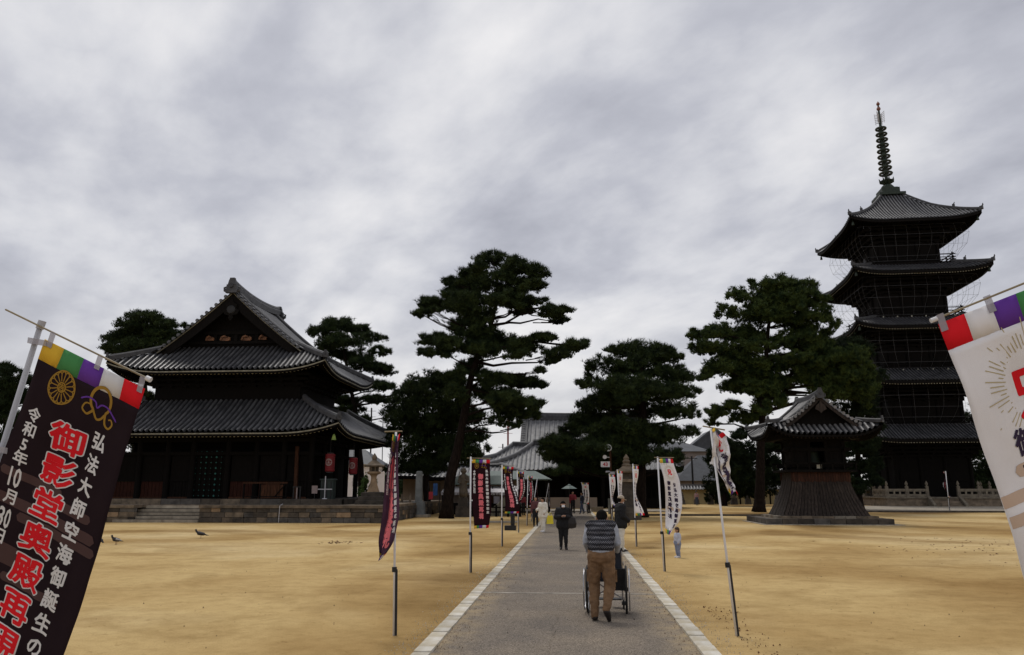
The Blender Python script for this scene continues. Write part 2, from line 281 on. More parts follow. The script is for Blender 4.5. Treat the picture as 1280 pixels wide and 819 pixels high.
# ---------------------------------------------------------------- object helpers
class MB:
    """collects shapes; build() links them as one mesh object"""
    def __init__(s): s.v = []; s.f = []; s.m = []; s.cur = 0
    def add(s, vs, fs):
        o = len(s.v); s.v.extend([tuple(p) for p in vs]); s.f.extend([tuple(i + o for i in f) for f in fs]); s.m.extend([s.cur] * len(fs)); return s
    def box(s, c, d, rz=0.0, mat4=None, taper=1.0):
        hx, hy, hz = d[0] / 2, d[1] / 2, d[2] / 2
        vs = [(-hx, -hy, -hz), (hx, -hy, -hz), (hx, hy, -hz), (-hx, hy, -hz), (-hx * taper, -hy * taper, hz), (hx * taper, -hy * taper, hz), (hx * taper, hy * taper, hz), (-hx * taper, hy * taper, hz)]
        m = Matrix.Translation(c) @ (mat4 if mat4 is not None else Matrix.Rotation(rz, 4, 'Z'))
        return s.add([m @ Vector(v) for v in vs], [(0, 3, 2, 1), (4, 5, 6, 7), (0, 1, 5, 4), (1, 2, 6, 5), (2, 3, 7, 6), (3, 0, 4, 7)])
    def tube(s, pts, rad, n=6, cap=True):
        pts = [Vector(p) for p in pts]
        if isinstance(rad, (int, float)): rad = [rad] * len(pts)
        vs = []; fs = []; ref = None
        for i, p in enumerate(pts):
            t = (pts[min(i + 1, len(pts) - 1)] - pts[max(i - 1, 0)])
            t = t.normalized() if t.length > 1e-9 else Vector((0, 0, 1))
            if ref is None: ref = Vector((1, 0, 0)) if abs(t.x) < 0.8 else Vector((0, 1, 0))
            u = (ref - t * ref.dot(t)).normalized(); v = t.cross(u); ref = u
            for k in range(n):
                a = 2 * PI * k / n; vs.append(p + (u * math.cos(a) + v * math.sin(a)) * rad[i])
        for i in range(len(pts) - 1):
            for k in range(n):
                a, b = i * n + k, i * n + (k + 1) % n; fs.append((a, b, b + n, a + n))
        if cap: fs.append(tuple(range(n - 1, -1, -1))); fs.append(tuple(range(len(vs) - n, len(vs))))
        return s.add(vs, fs)
    def bar(s, a, b, w, h):
        a = Vector(a); b = Vector(b); t = (b - a); L = t.length; t.normalize()
        up = Vector((0, 0, 1)) if abs(t.z) < 0.95 else Vector((0, 1, 0))
        x = t.cross(up).normalized(); z = x.cross(t)
        vs = []
        for p in (a, b):
            for i, j in ((-1, -1), (1, -1), (1, 1), (-1, 1)): vs.append(p + x * (i * w / 2) + z * (j * h / 2))
        return s.add(vs, [(3, 2, 1, 0), (4, 5, 6, 7), (0, 1, 5, 4), (1, 2, 6, 5), (2, 3, 7, 6), (3, 0, 4, 7)])
    def lathe(s, prof, n=12, c=(0, 0, 0), sq=False, rot=0.0):
        vs = []; fs = []
        for r, z in prof:
            for k in range(n):
                a = 2 * PI * (k + (0.5 if sq else 0)) / n + rot; q = r / math.cos(PI / n) if sq else r
                vs.append((c[0] + q * math.cos(a), c[1] + q * math.sin(a), c[2] + z))
        for i in range(len(prof) - 1):
            for k in range(n):
                a, b = i * n + k, i * n + (k + 1) % n; fs.append((a, b, b + n, a + n))
        fs.append(tuple(range(n - 1, -1, -1))); fs.append(tuple(range(len(vs) - n, len(vs))))
        return s.add(vs, fs)
    def sweep(s, pts, w, h, taperend=1.0, x_axis=None):
        """box section w wide, rising h above the polyline, kept upright"""
        pts = [Vector(p) for p in pts]; vs = []; fs = []; n = len(pts)
        for i, p in enumerate(pts):
            t = pts[min(i + 1, n - 1)] - pts[max(i - 1, 0)]; t.z = 0
            sd = Vector(x_axis) if x_axis else (Vector((t.y, -t.x, 0)).normalized() if t.length > 1e-6 else Vector((1, 0, 0)))
            k = 1 + (taperend - 1) * i / max(1, n - 1)
            for (a, b) in ((-0.5, 0), (-0.5, 0.72), (-0.25, 1.0), (0.25, 1.0), (0.5, 0.72), (0.5, 0)):
                vs.append(p + sd * (w * a * k) + Vector((0, 0, h * b * k)))
        for i in range(n - 1):
            for k in range(6):
                a, b = i * 6 + k, i * 6 + (k + 1) % 6; fs.append((a, b, b + 6, a + 6))
        fs.append((5, 4, 3, 2, 1, 0)); fs.append(tuple(range(len(vs) - 6, len(vs))))
        return s.add(vs, fs)
    def build(s, name, mats, parent=None, loc=None, smooth=False, kind=None, label=None, rot=None):
        me = bpy.data.meshes.new(name); me.from_pydata(s.v, [], s.f)
        if not isinstance(mats, (list, tuple)): mats = [mats]
        for m in mats: me.materials.append(M[m])
        if len(mats) > 1: me.polygons.foreach_set('material_index', s.m)
        if smooth: me.polygons.foreach_set('use_smooth', [True] * len(s.f))
        me.update()
        o = bpy.data.objects.new(name, me); COL.objects.link(o)
        if parent is not None: o.parent = parent
        if loc is not None: o.location = loc
        if rot is not None: o.rotation_euler = rot
        if kind: o['kind'] = kind
        if label: o['label'] = label
        return o
def thing(name, label, cat, loc=(0, 0, 0), rz=0.0, group=None):
    o = bpy.data.objects.new(name, None); COL.objects.link(o); o.empty_display_size = 0.3
    o.location = loc; o.rotation_euler = (0, 0, rz); o['label'] = label; o['category'] = cat
    if group: o['group'] = group
    return o
def tag(o, label, cat, group=None):
    o['label'] = label; o['category'] = cat
    if group: o['group'] = group
    return o
def inst(src, parent, loc=None, rot=None, scale=None):
    """a further piece sharing the mesh of src"""
    o = src.copy(); COL.objects.link(o); o.parent = parent
    if loc is not None: o.location = loc
    if rot is not None: o.rotation_euler = rot
    if scale is not None: o.scale = scale
    return o

# ---------------------------------------------------------------- lettering
def _glyph_src(chars):
    obs = {}
    for ch in chars:
        c = bpy.data.curves.new('t', 'FONT'); c.body = ch; c.size = 1.0; c.resolution_u = 2
        ob = bpy.data.objects.new('t', c); COL.objects.link(ob); obs[ch] = ob
    bpy.context.view_layer.update(); dg = bpy.context.evaluated_depsgraph_get(); out = {}
    for ch, ob in obs.items():
        me = bpy.data.meshes.new_from_object(ob.evaluated_get(dg)); me.calc_loop_triangles()
        v = np.array([(q.co.x, q.co.y) for q in me.vertices]).reshape(-1, 2); t = np.array([tuple(q.vertices) for q in me.loop_triangles])
        cnt = {}
        for q in me.polygons:
            vs = list(q.vertices)
            for i in range(len(vs)):
                a, b = vs[i], vs[(i + 1) % len(vs)]; k = (min(a, b), max(a, b)); cnt[k] = cnt.get(k, 0) + 1
        # merge vertices lying on the same spot before counting
        key = {}; rep = []
        for i, p in enumerate(v): rep.append(key.setdefault((round(p[0], 5), round(p[1], 5)), i))
        c2 = {}
        for (a, b), n in cnt.items():
            a, b = rep[a], rep[b]; k = (min(a, b), max(a, b)); c2[k] = c2.get(k, 0) + n
        eg = np.array([k for k, n in c2.items() if n == 1 and k[0] != k[1]])
        c0 = (v.min(0) + v.max(0)) / 2; v = v - c0
        out[ch] = (v, t, eg); c = ob.data; bpy.data.objects.remove(ob); bpy.data.curves.remove(c); bpy.data.meshes.remove(me)
    return out
GSRC = _glyph_src(list(dict.fromkeys(list('弘法大師空海御誕生の記念御影堂奥殿再現令和5年月日吉兄') + ['10', '30', '43'])))
_SDF = {}; _GM = {}
def glyph_mesh(ch, off, res):
    """glyph of unit size, swollen by off, as filled marching-squares cells: [(verts, faces)]"""
    k = (ch, round(off, 4), res)
    if k in _GM: return _GM[k]
    v, t, eg = GSRC[ch]; pad = .12
    x0, y0 = v.min(0) - pad; x1, y1 = v.max(0) + pad; nx = max(6, int((x1 - x0) * res)); ny = max(6, int((y1 - y0) * res))
    if (ch, res) not in _SDF:
        X, Y = np.meshgrid(np.linspace(x0, x1, nx + 1), np.linspace(y0, y1, ny + 1)); P = np.stack([X.ravel(), Y.ravel()], 1)
        A = v[eg[:, 0]]; Bv = v[eg[:, 1]] - A; L2 = (Bv ** 2).sum(1) + 1e-12; d = np.full(len(P), 9.0)
        for s0 in range(0, len(P), 2000):
            q = P[s0:s0 + 2000, None] - A[None]; u = np.clip((q * Bv[None]).sum(2) / L2[None], 0, 1); dd = q - u[..., None] * Bv[None]; d[s0:s0 + 2000] = np.sqrt((dd ** 2).sum(2).min(1))
        ins = np.zeros(len(P), bool)
        for tr in t:
            a, b, c = v[tr]; den = (b[0] - a[0]) * (c[1] - a[1]) - (b[1] - a[1]) * (c[0] - a[0])
            if abs(den) < 1e-12: continue
            w1 = ((P[:, 0] - a[0]) * (c[1] - a[1]) - (P[:, 1] - a[1]) * (c[0] - a[0])) / den; w2 = ((b[0] - a[0]) * (P[:, 1] - a[1]) - (b[1] - a[1]) * (P[:, 0] - a[0])) / den
            ins |= (w1 >= -1e-6) & (w2 >= -1e-6) & (w1 + w2 <= 1 + 1e-6)
        _SDF[(ch, res)] = (np.where(ins, -d, d).reshape(ny + 1, nx + 1), X, Y)
    S, X, Y = _SDF[(ch, res)]; F = S - off; vs = []; fs = []; vid = {}
    def V(p):
        q = (round(p[0], 6), round(p[1], 6))
        if q not in vid: vid[q] = len(vs); vs.append(q)
        return vid[q]
    for j in range(ny):
        i = 0
        while i < nx:
            c = [(F[j, i], i, j), (F[j, i + 1], i + 1, j), (F[j + 1, i + 1], i + 1, j + 1), (F[j + 1, i], i, j + 1)]
            neg = [q[0] < 0 for q in c]
            if all(neg):
                i2 = i
                while i2 + 1 < nx and i2 - i < 2 and F[j, i2 + 2] < 0 and F[j + 1, i2 + 2] < 0: i2 += 1
                fs.append((V((X[j, i], Y[j, i])), V((X[j, i2 + 1], Y[j, i2 + 1])), V((X[j + 1, i2 + 1], Y[j + 1, i2 + 1])), V((X[j + 1, i], Y[j + 1, i])))); i = i2 + 1; continue
            if any(neg):
                poly = []
                for k_ in range(4):
                    a, b = c[k_], c[(k_ + 1) % 4]
                    if a[0] < 0: poly.append((X[a[2], a[1]], Y[a[2], a[1]]))
                    if (a[0] < 0) != (b[0] < 0):
                        u = a[0] / (a[0] - b[0]); poly.append((X[a[2], a[1]] + u * (X[b[2], b[1]] - X[a[2], a[1]]), Y[a[2], a[1]] + u * (Y[b[2], b[1]] - Y[a[2], a[1]])))
                ids = list(dict.fromkeys(V(q) for q in poly))
                if len(ids) >= 3: fs.append(tuple(ids))
            i += 1
    _GM[k] = (vs, fs); return _GM[k]
# ================================================================ GROUND AND PATH
PX0 = -0.09                                   # centre line of the path
g = MB()
g.add([(-1500, -60, 0), (1500, -60, 0), (1500, 3000, 0), (-1500, 3000, 0)], [(0, 1, 2, 3)])
g.build('ground', 'sand', kind='structure')
HW = 1.70
path = MB().add([(PX0 - HW + 0.2, -5, .004), (PX0 + HW - 0.2, -5, .004), (PX0 + HW - 0.2, 61, .004), (PX0 - HW + 0.2, 61, .004)], [(0, 1, 2, 3)]).build('path', 'asphalt', kind='structure')
def kerb_shape(seed):
    r = random.Random(seed); b = MB(); h = 0.028 + r.uniform(-.004, .004); dx = r.uniform(-.006, .006)
    b.box((dx, 0, h / 2), (0.20, 0.588 + r.uniform(-.006, .0), h), taper=0.97); return b
kp = [kerb_shape(i).build('kerb_stone', 'kerb', path) for i in range(4)]
ki = 0
for sgn in (-1, 1):
    y = -2.0
    while y < 42:
        r = random.Random(ki * 7 + 1); loc = (PX0 + sgn * (HW - 0.1), y + 0.3, 0.0); rot = (0, 0, r.uniform(-.006, .006))
        if ki < 4: kp[ki].location = loc; kp[ki].rotation_euler = rot
        else: inst(kp[ki % 4], path, loc, rot)
        ki += 1; y += 0.6
fk = MB()
for sgn in (-1, 1):
    y = 42.0
    while y < 61: fk.box((PX0 + sgn * (HW - 0.1), y + 0.3, 0.014), (0.2, 0.59, 0.028)); y += 0.6
o = fk.build('kerb_stone', 'kerb', path); o['kind'] = 'stuff'
for i, y in enumerate((-1.7, 6.1, 13.85, 21.6, 29.4, 37.2, 45.0, 52.8)):
    wd = (0.09, 0.09, 0.09, 0.05, 0.05, 0.05, 0.05, 0.05)[i]
    MB().box((PX0, y, 0.006), (2 * HW - 0.41, wd, 0.006)).build('expansion_joint', 'joint', path)
# cross path in front of the gate, and the low edgings of the courts
cross = MB().box((-1, 63.5, 0.05), (17, 5.0, 0.1)).build('cross_path', 'stone_light', kind='structure')
MB().box((11.8, 53.1, 0.06), (14.6, 0.28, 0.12)).build('kerb', 'stone_dark', kind='structure')
MB().box((38, 62.0, 0.07), (32, 0.3, 0.14)).build('kerb', 'stone_dark', kind='structure')
MB().box((38.2, 72.3, 0.035), (32, 19.8, 0.07)).build('pavement', 'stone_light', kind='structure')
def debris(name, n, fx, fy, seed, sz, m, label, cat):
    r = random.Random(seed); b = MB()
    for _ in range(n):
        x, y = fx(r), fy(r); a = r.uniform(0, 6.28); L = r.uniform(.5, 1) * sz
        c, s_ = math.cos(a) * L, math.sin(a) * L
        b.add([(x - c, y - s_, .006), (x + s_ * .4, y - c * .4, .012 + r.uniform(0, .02)), (x + c, y + s_, .006), (x - s_ * .4, y + c * .4, .008)], [(0, 1, 2, 3)])
    o = b.build(name, m); o['kind'] = 'stuff'; tag(o, label, cat)
debris('fallen_leaves', 190, lambda r: r.gauss(13.5, 2.4), lambda r: r.gauss(25, 2.4), 3, .06, 'dead_leaf', 'scattered brown fallen leaves on the sand court right of the path', 'leaves')
debris('fallen_leaves', 160, lambda r: 2.0 + abs(r.gauss(0, .22)), lambda r: r.uniform(7.5, 12.5), 4, .018, 'dead_leaf', 'thin litter of brown needles along the right kerb', 'leaves')
debris('fallen_leaves', 60, lambda r: -8 + r.gauss(0, .35), lambda r: 26 + r.gauss(0, .3), 5, .07, 'dead_leaf', 'small dark patch of leaf litter in the middle of the left court', 'leaves')
debris('gravel', 2600, lambda r: PX0 + r.choice((-1, 1)) * (HW + .02 + abs(r.gauss(0, .16))), lambda r: 6 + 18 * r.random() ** 1.3, 16, .008, 'kerb', 'pale grit lying along both kerbs of the path', 'gravel')
debris('gravel', 900, lambda r: PX0 + r.choice((-1, 1)) * (HW - .2 - abs(r.gauss(0, .18))), lambda r: 6 + 14 * r.random() ** 1.3, 17, .007, 'dead_leaf', 'brown grit washed on to the edges of the path', 'gravel')
debris('gravel', 500, lambda r: r.uniform(-9, 12), lambda r: 5 + 22 * r.random() ** 1.4, 6, .012, 'stone_dark', 'fine dark grit strewn over the near sand', 'gravel')

# ================================================================ ROOFS
class Roof:
    """tiled hip or hip-and-gable roof. A,B half sizes; z0 eave height; h(d) rise d metres in from the eave"""
    def __init__(s, A, B, z0, h, cl=3.0, lift=0.5, dl=2.5, dg=None, og=0.0, cap=None, sp=0.33):
        s.A, s.B, s.z0, s.h, s.cl, s.lift, s.dl, s.dg, s.og, s.cap, s.sp = A, B, z0, h, cl, lift, dl, dg, og, cap, sp
    def half(s, side): return s.A if side in 'FB' else s.B
    def p(s, side, t, d, dz=0.0):
        hf = s.half(side); e = max(0.0, (hf - abs(t)) - max(0, d))
        z = s.z0 + s.h(max(d, 0)) + s.lift * max(0, 1 - e / s.cl) ** 2.4 * max(0, 1 - d / s.dl) + dz
        if d < 0: z += 0.15 * d
        if side == 'F': return Vector((t, -(s.B - d), z))
        if side == 'B': return Vector((-t, s.B - d, z))
        if side == 'R': return Vector((s.A - d, t, z))
        return Vector((-(s.A - d), -t, z))
    def dmax(s, side, t):
        hf = s.half(side)
        if s.dg is not None:
            if side in 'FB': m = min(s.dg, hf - abs(t))
            else: m = s.A if abs(t) <= s.B - s.dg + s.og else s.B - abs(t)
        else: m = min(min(s.A, s.B), hf - abs(t))
        return min(m, s.cap) if s.cap else m
    def cells(s, side):
        hf = s.half(side); n = max(2, round(2 * hf / s.sp)); st = 2 * hf / n
        for i in range(n):
            t0 = -hf + i * st; yield t0, t0 + st, t0 + st / 2
    def surface(s, dz=0.0, dlim=None, sides='FBLR', step=0.7):
        b = MB()
        for side in sides:
            for t0, t1, tm in s.cells(side):
                gz = s.dg is not None and side in 'LR' and abs(tm) <= s.B - s.dg + s.og
                if gz: m0 = m1 = s.A
                else: m0, m1 = (min(s.dmax(side, t), s.half(side) - abs(t) if not gz else 99) for t in (t0, t1))
                if dlim: m0, m1 = min(m0, dlim), min(m1, dlim)
                k = max(2, int(max(m0, m1) / step))
                vs = []
                for i in range(k + 1): vs += [s.p(side, t0, m0 * i / k, dz), s.p(side, t1, m1 * i / k, dz)]
                b.add(vs, [(2 * i, 2 * i + 1, 2 * i + 3, 2 * i + 2) for i in range(k)])
        return b
    def ribs(s, r=0.075, sides='FBLR', d0=-0.04, step=0.7):
        b = MB()
        for side in sides:
            ax = Vector((1, 0, 0)) if side in 'FB' else Vector((0, 1, 0))
            for t0, t1, tm in s.cells(side):
                m = s.dmax(side, tm)
                if m < 0.15: continue
                k = max(2, int(m / step)); vs = []
                for i in range(k + 1):
                    c = s.p(side, tm, d0 + (m - d0) * i / k)
                    for a, q in ((-1, -.2), (-.75, .7), (0, 1.05), (.75, .7), (1, -.2)): vs.append(c + ax * (a * r) + Vector((0, 0, q * r)))
                b.add(vs, [(5 * i + j, 5 * i + j + 1, 5 * i + j + 6, 5 * i + j + 5) for i in range(k) for j in range(4)] + [(4, 3, 2, 1, 0)])
        return b
    def discs(s, r=0.085, sides='FBLR'):
        b = MB()
        for side in sides:
            ax = Vector((1, 0, 0)) if side in 'FB' else Vector((0, 1, 0))
            for t0, t1, tm in s.cells(side):
                c = s.p(side, tm, -0.05, 0.02)
                b.add([c + ax * (r * math.cos(a)) + Vector((0, 0, r * math.sin(a))) for a in [k * PI / 4 for k in range(8)]], [tuple(range(8)), tuple(range(7, -1, -1))])
        return b
    def eave_line(s, d, dz, w, h, sides='FBLR', n=40):
        b = MB()
        for side in sides:
            hf = s.half(side) - d
            b.sweep([s.p(side, -hf + 2 * hf * i / n, d, dz) for i in range(n + 1)], w, h)
        return b
    def rafters(s, d0, d1, dz, wd=0.09, sp=0.25, sides='FBLR', tips=True):
        b = MB()
        for side in sides:
            hf = s.half(side); n = int((2 * hf - 0.4) / sp); ax = Vector((1, 0, 0)) if side in 'FB' else Vector((0, 1, 0))
            for i in range(n + 1):
                t = -n * sp / 2 + i * sp; dd = min(d1, hf - abs(t) - 0.05)
                if dd < d0 + 0.05: continue
                a = s.p(side, t, d0, dz); c = s.p(side, t, dd, dz)
                b.cur = 0; b.bar(a, c, wd, wd * 1.2)
                if tips:
                    out = (a - c); out.z = 0; out.normalize(); b.cur = 1
                    q = a + out * 0.006; k = wd * 0.62
                    b.add([q - ax * k + Vector((0, 0, -k)), q + ax * k + Vector((0, 0, -k)), q + ax * k + Vector((0, 0, k)), q - ax * k + Vector((0, 0, k))], [(0, 1, 2, 3)])
        return b
    def hip(s, sxn, syn, d0, d1, dz=0.0, n=10):
        out = []
        for i in range(n + 1):
            d = d0 + (d1 - d0) * i / n; q = s.p('F', s.A - max(d, 0) if True else 0, d, dz)
            z = q.z; out.append(Vector((sxn * (s.A - d), syn * (s.B - d), z)))
        return out

def end_tile(parent, loc, w, h, rz, m='tile_ridge'):
    """ridge-end ornament tile: stepped plate with shoulder curls and a boss"""
    b = MB(); b.box((0, 0, h * .28), (w, w * .35, h * .56), taper=.86); b.box((0, 0, h * .72), (w * .68, w * .33, h * .36), taper=.75); b.box((0, 0, h * .94), (w * .40, w * .3, h * .14))
    for sg in (-1, 1):
        b.tube([(sg * w * .42, 0, h * .1), (sg * w * .62, 0, h * .16), (sg * w * .66, 0, h * .36), (sg * w * .50, 0, h * .42)], [w * .13, w * .12, w * .09, w * .05], 6)
    b.tube([(0, -w * .16, h * .45), (0, -w * .26, h * .45)], [w * .2, w * .15], 8)
    o = b.build('end_tile', m, parent, loc=loc, rot=(0, 0, rz)); return o

def gable(roof, root, ridge_w=.45, ridge_h=.7, rise=.25, board=.42, tilem='tile', fine=True, carv=True, wallm='wood_dark'):
    """gable walls, bargeboards, verge tiles, descending ridges, main ridge"""
    A, B, dg, og = roof.A, roof.B, roof.dg, roof.og
    yo = B - dg + og
    L = [(-yo - .12) + (2 * yo + .24) * i / 16 for i in range(17)]
    zr = roof.z0 + roof.h(A)
    MB().sweep([(0, y, zr - .12 + rise * abs(y / yo) ** 2.2) for y in L], ridge_w, ridge_h, x_axis=(1, 0, 0)).build('ridge', 'tile_ridge', root)
    MB().sweep([(0, y, zr - .12 + ridge_h + rise * abs(y / yo) ** 2.2) for y in L], ridge_w * .62, .16, x_axis=(1, 0, 0)).build('ridge_cap', 'tile', root)
    for sy in (-1, 1):
        end_tile(root, (0, sy * (yo + .2), zr - .40 + rise), ridge_w * 1.7, ridge_h * 2.0, 0 if sy < 0 else PI)
        for sx_ in (-1, 1):
            ds = [dg * .75 + (A - dg * .75) * i / 12 for i in range(13)]
            f = lambda d, y, dz: Vector((sx_ * (A - d), sy * y, roof.z0 + roof.h(d) + dz))
            # bargeboard
            b = MB(); vs = []
            for d in ds:
                hh = board * (0.75 + 0.5 * (d / A))
                for (yy, dz) in ((yo, -.10), (yo - .10, -.10), (yo - .10, -.10 - hh), (yo, -.10 - hh)): vs.append(f(d, yy, dz))
            n = len(ds); b.add(vs, [(4 * i + k, 4 * i + (k + 1) % 4, 4 * i + 4 + (k + 1) % 4, 4 * i + 4 + k) for i in range(n - 1) for k in range(4)] + [(0, 1, 2, 3), (4 * n - 1, 4 * n - 2, 4 * n - 3, 4 * n - 4)])
            b.build('bargeboard', 'wood_dark', root)
            e = MB().sweep([f(d, yo + .02, -.09) for d in ds], .07, .07, x_axis=(0, 1, 0)); e.build('verge_trim', 'eave_pale', root)
            # verge tiles hanging over the edge, a part each would be tiny: one joined row
            v = MB(); m = int((A - dg * .8) * 1.15 / .34)
            for i in range(m):
                c = f(dg * .8 + (A - dg * .8) * (i + .5) / m, yo - .12, .09)
                v.tube([c + Vector((0, -sy * .34, 0)), c + Vector((0, sy * .24, 0))], [.10, .125], 7)
            o = v.build('verge_tiles', tilem, root); o['kind'] = 'stuff'
            MB().sweep([f(d, yo - .62, .03) for d in ds], .30, .30, x_axis=(0, 1, 0)).build('descending_ridge', 'tile_ridge', root)
            c = f(dg * .75, yo - .62, 0.0); end_tile(root, c + Vector((sx_ * .1, 0, -.02)), .38, .5, -sx_ * PI / 2 * -1 if False else (PI / 2 if sx_ > 0 else -PI / 2))
        # gable wall set back under the verge
        b = MB(); vs = []; n = 14; zb = roof.z0 + roof.h(dg) - .05; yw = sy * (B - dg - .02)
        for i in range(n + 1):
            x = -(A - dg) + 2 * (A - dg) * i / n; zt = roof.z0 + roof.h(A - abs(x)) - .16
            vs += [(x, yw, zb), (x, yw, max(zb + .01, zt))]
        b.add(vs, [(2 * i, 2 * i + 2, 2 * i + 3, 2 * i + 1) for i in range(n)]).build('gable_wall', wallm, root)

# ================================================================ HALL (left)
HX, HYc = -21.9, 49.8                          # centre of the hall
def build_hall():
    root = thing('temple_hall', 'large dark two tiered wooden temple hall with curved grey tiled roofs left of the path', 'temple', (HX, HYc, 0))
    # upper roof
    hu = lambda d: .60 * d + .0246 * d * d
    ru = Roof(7.0, 5.6, 9.02, hu, cl=3.8, lift=.62, dl=3.0, dg=2.8, og=1.0, sp=.33)
    ru.surface().build('upper_roof', 'pan_tile_shaded', root)
    o = ru.ribs(.085).build('roof_tiles', 'tile', root); o['kind'] = 'stuff'
    o = ru.discs(.09).build('eave_tiles', 'tile_ridge', root); o['kind'] = 'stuff'
    ru.surface(dz=-.30, dlim=2.8, step=1.2).build('soffit', 'wood_dark', root)
    ru.eave_line(.06, -.30, .10, .22).build('eave_board', 'wood_dark', root)
    ru.eave_line(.0, -.17, .05, .075).build('eave_trim', 'eave_pale', root)
    o = ru.rafters(.22, 2.6, -.38, .085, .24).build('rafters', ['wood_dark', 'tip_white'], root); o['kind'] = 'stuff'
    for sx_ in (-1, 1):
        for sy in (-1, 1):
            MB().sweep(ru.hip(sx_, sy, 0.05, 2.8, .02), .30, .34).build('hip_ridge', 'tile_ridge', root)
            c = ru.hip(sx_, sy, 0.0, .1)[0]; end_tile(root, c + Vector((0, 0, .05)), .32, .46, math.atan2(sy, sx_) + PI / 2)
    gable(ru, root, .46, .50, .28, .62)
    # gable carvings: hanging pendant and pairs of carved struts
    zg = 9.02 + hu(2.8); yg = -(5.6 - 2.8 - .02)
    b = MB(); yy = -(5.6 - 2.8 + 1.0) - .08
    b.lathe([(.02, 0), (.34, .06), (.40, .12), (.34, .18), (.02, .22)], 12)
    pen = MB()
    pen.v = []; prof = [(0, -.75), (.16, -.55), (.12, -.38), (.42, -.30), (.55, -.05), (.34, .10), (.40, .36), (.15, .48), (0, .75)]
    pv = [(x, 0, z) for x, z in prof] + [(-x, 0, z) for x, z in prof[-2:0:-1]]
    n = len(pv); pen.add([(x, -.05, z) for x, _, z in pv] + [(x, .05, z) for x, _, z in pv], [tuple(range(n)), tuple(range(2 * n - 1, n - 1, -1))] + [(i, i + n, (i + 1) % n + n, (i + 1) % n) for i in range(n)])
    pen.build('gable_pendant', 'wood_dark', root, loc=(0, yy, 13.2))
    MB().tube([(0, -.06, 0), (0, -.12, 0)], [.3, .24], 10).build('pendant_boss', 'iron', root, loc=(0, yy, 13.2))
    for x, s_ in ((-1.75, .7), (-.7, .9), (.75, .9), (1.85, .65)):
        c = MB()
        c.box((0, 0, .14), (.62 * s_, .10, .26 * s_), taper=.7); c.tube([(-.34 * s_, -.04, .05), (-.25 * s_, -.06, .24), (-.05, -.08, .32), (.10 * s_, -.07, .26)], [.09, .10, .09, .05], 6)
        c.tube([(.30 * s_, -.05, .06), (.34 * s_, -.06, .2), (.18 * s_, -.07, .26)], [.09, .08, .05], 6)
        c.build('carved_strut', 'carving', root, loc=(x, yg - .12, zg + .42))
    MB().box((0, yg - .08, zg + .32), (6.4, .2, .2)).build('gable_beam', 'wood_dark', root)
    MB().box((0, yg - .08, zg + .98), (4.4, .2, .24)).build('gable_beam', 'wood_dark', root)
    for x in (-1.4, 0, 1.4): MB().box((x, yg - .06, zg + .65), (.24, .16, .5)).build('gable_post', 'wood_dark', root)
    # lower roof
    hl = lambda d: .50 * d + .05 * d * d
    LY = .75
    rl = Roof(8.55, 7.95, 5.08, hl, cl=4.0, lift=.58, dl=3.2, cap=3.3, sp=.33)
    rl.surface().build('lower_roof', 'pan_tile_shaded', root, loc=(0, LY, 0))
    o = rl.ribs(.085).build('roof_tiles', 'tile', root, loc=(0, LY, 0)); o['kind'] = 'stuff'
    o = rl.discs(.09).build('eave_tiles', 'tile_ridge', root, loc=(0, LY, 0)); o['kind'] = 'stuff'
    rl.surface(dz=-.30, dlim=2.4, step=1.2).build('soffit', 'wood_dark', root, loc=(0, LY, 0))
    rl.eave_line(.06, -.30, .10, .22).build('eave_board', 'wood_dark', root, loc=(0, LY, 0))
    rl.eave_line(.0, -.17, .05, .075).build('eave_trim', 'eave_pale', root, loc=(0, LY, 0))
    o = rl.rafters(.22, 2.2, -.38, .085, .24).build('rafters', ['wood_dark', 'tip_white'], root, loc=(0, LY, 0)); o['kind'] = 'stuff'
    for sx_ in (-1, 1):
        for sy in (-1, 1):
            MB().sweep(rl.hip(sx_, sy, 0.05, 3.3, .02), .30, .34).build('hip_ridge', 'tile_ridge', root, loc=(0, LY, 0))
            c = rl.hip(sx_, sy, 0.0, .1)[0] + Vector((0, LY, 0)); end_tile(root, c + Vector((0, 0, .05)), .32, .46, math.atan2(sy, sx_) + PI / 2)
            MB().lathe([(.03, .2), (.05, .16), (.10, .08), (.13, -.10), (.15, -.14)], 8).build('wind_bell', 'bronze_lit', root, loc=c + Vector((-.35 * sx_, -.35 * sy, -.95)))
    # bodies
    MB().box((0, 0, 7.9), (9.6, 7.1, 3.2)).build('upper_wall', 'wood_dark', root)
    b = MB()
    for k in range(3):
        for sd in (-1, 1):
            b.box((0, sd * (3.6 + .28 * k), 8.35 + .27 * k), (9.9 + .56 * k, .16, .15)); b.box((sd * (4.9 + .28 * k), 0, 8.35 + .27 * k), (.16, 7.3 + .56 * k, .15))
            for i in range(11):
                b.box((-4.6 + .92 * i, sd * (3.6 + .28 * k), 8.22 + .27 * k), (.22, .3, .13)); b.box((sd * (4.9 + .28 * k), -3.4 + .68 * i, 8.22 + .27 * k), (.3, .22, .13))
    b.build('eave_brackets', 'wood_dark', root)
    FY = -5.0                                   # front pillars
    BX = 6.3
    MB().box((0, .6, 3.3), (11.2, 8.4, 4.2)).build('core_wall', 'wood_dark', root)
    xs = [-6.3, -4.5, -2.7, -1.1, 1.1, 2.9, 4.6, 6.3]
    pil = MB().lathe([(.20, 0), (.17, .08), (.17, 3.75), (.22, 3.8), (.22, 3.95)], 10)
    P0 = pil.build('pillar', 'wood_dark', root, loc=(xs[0], FY, 1.22), smooth=False)
    for x in xs[1:]: inst(P0, root, (x, FY, 1.22))
    for y in (-2.6, -.2, 2.2, 4.6):
        for x in (-6.3, 6.3): inst(P0, root, (x, y, 1.22))
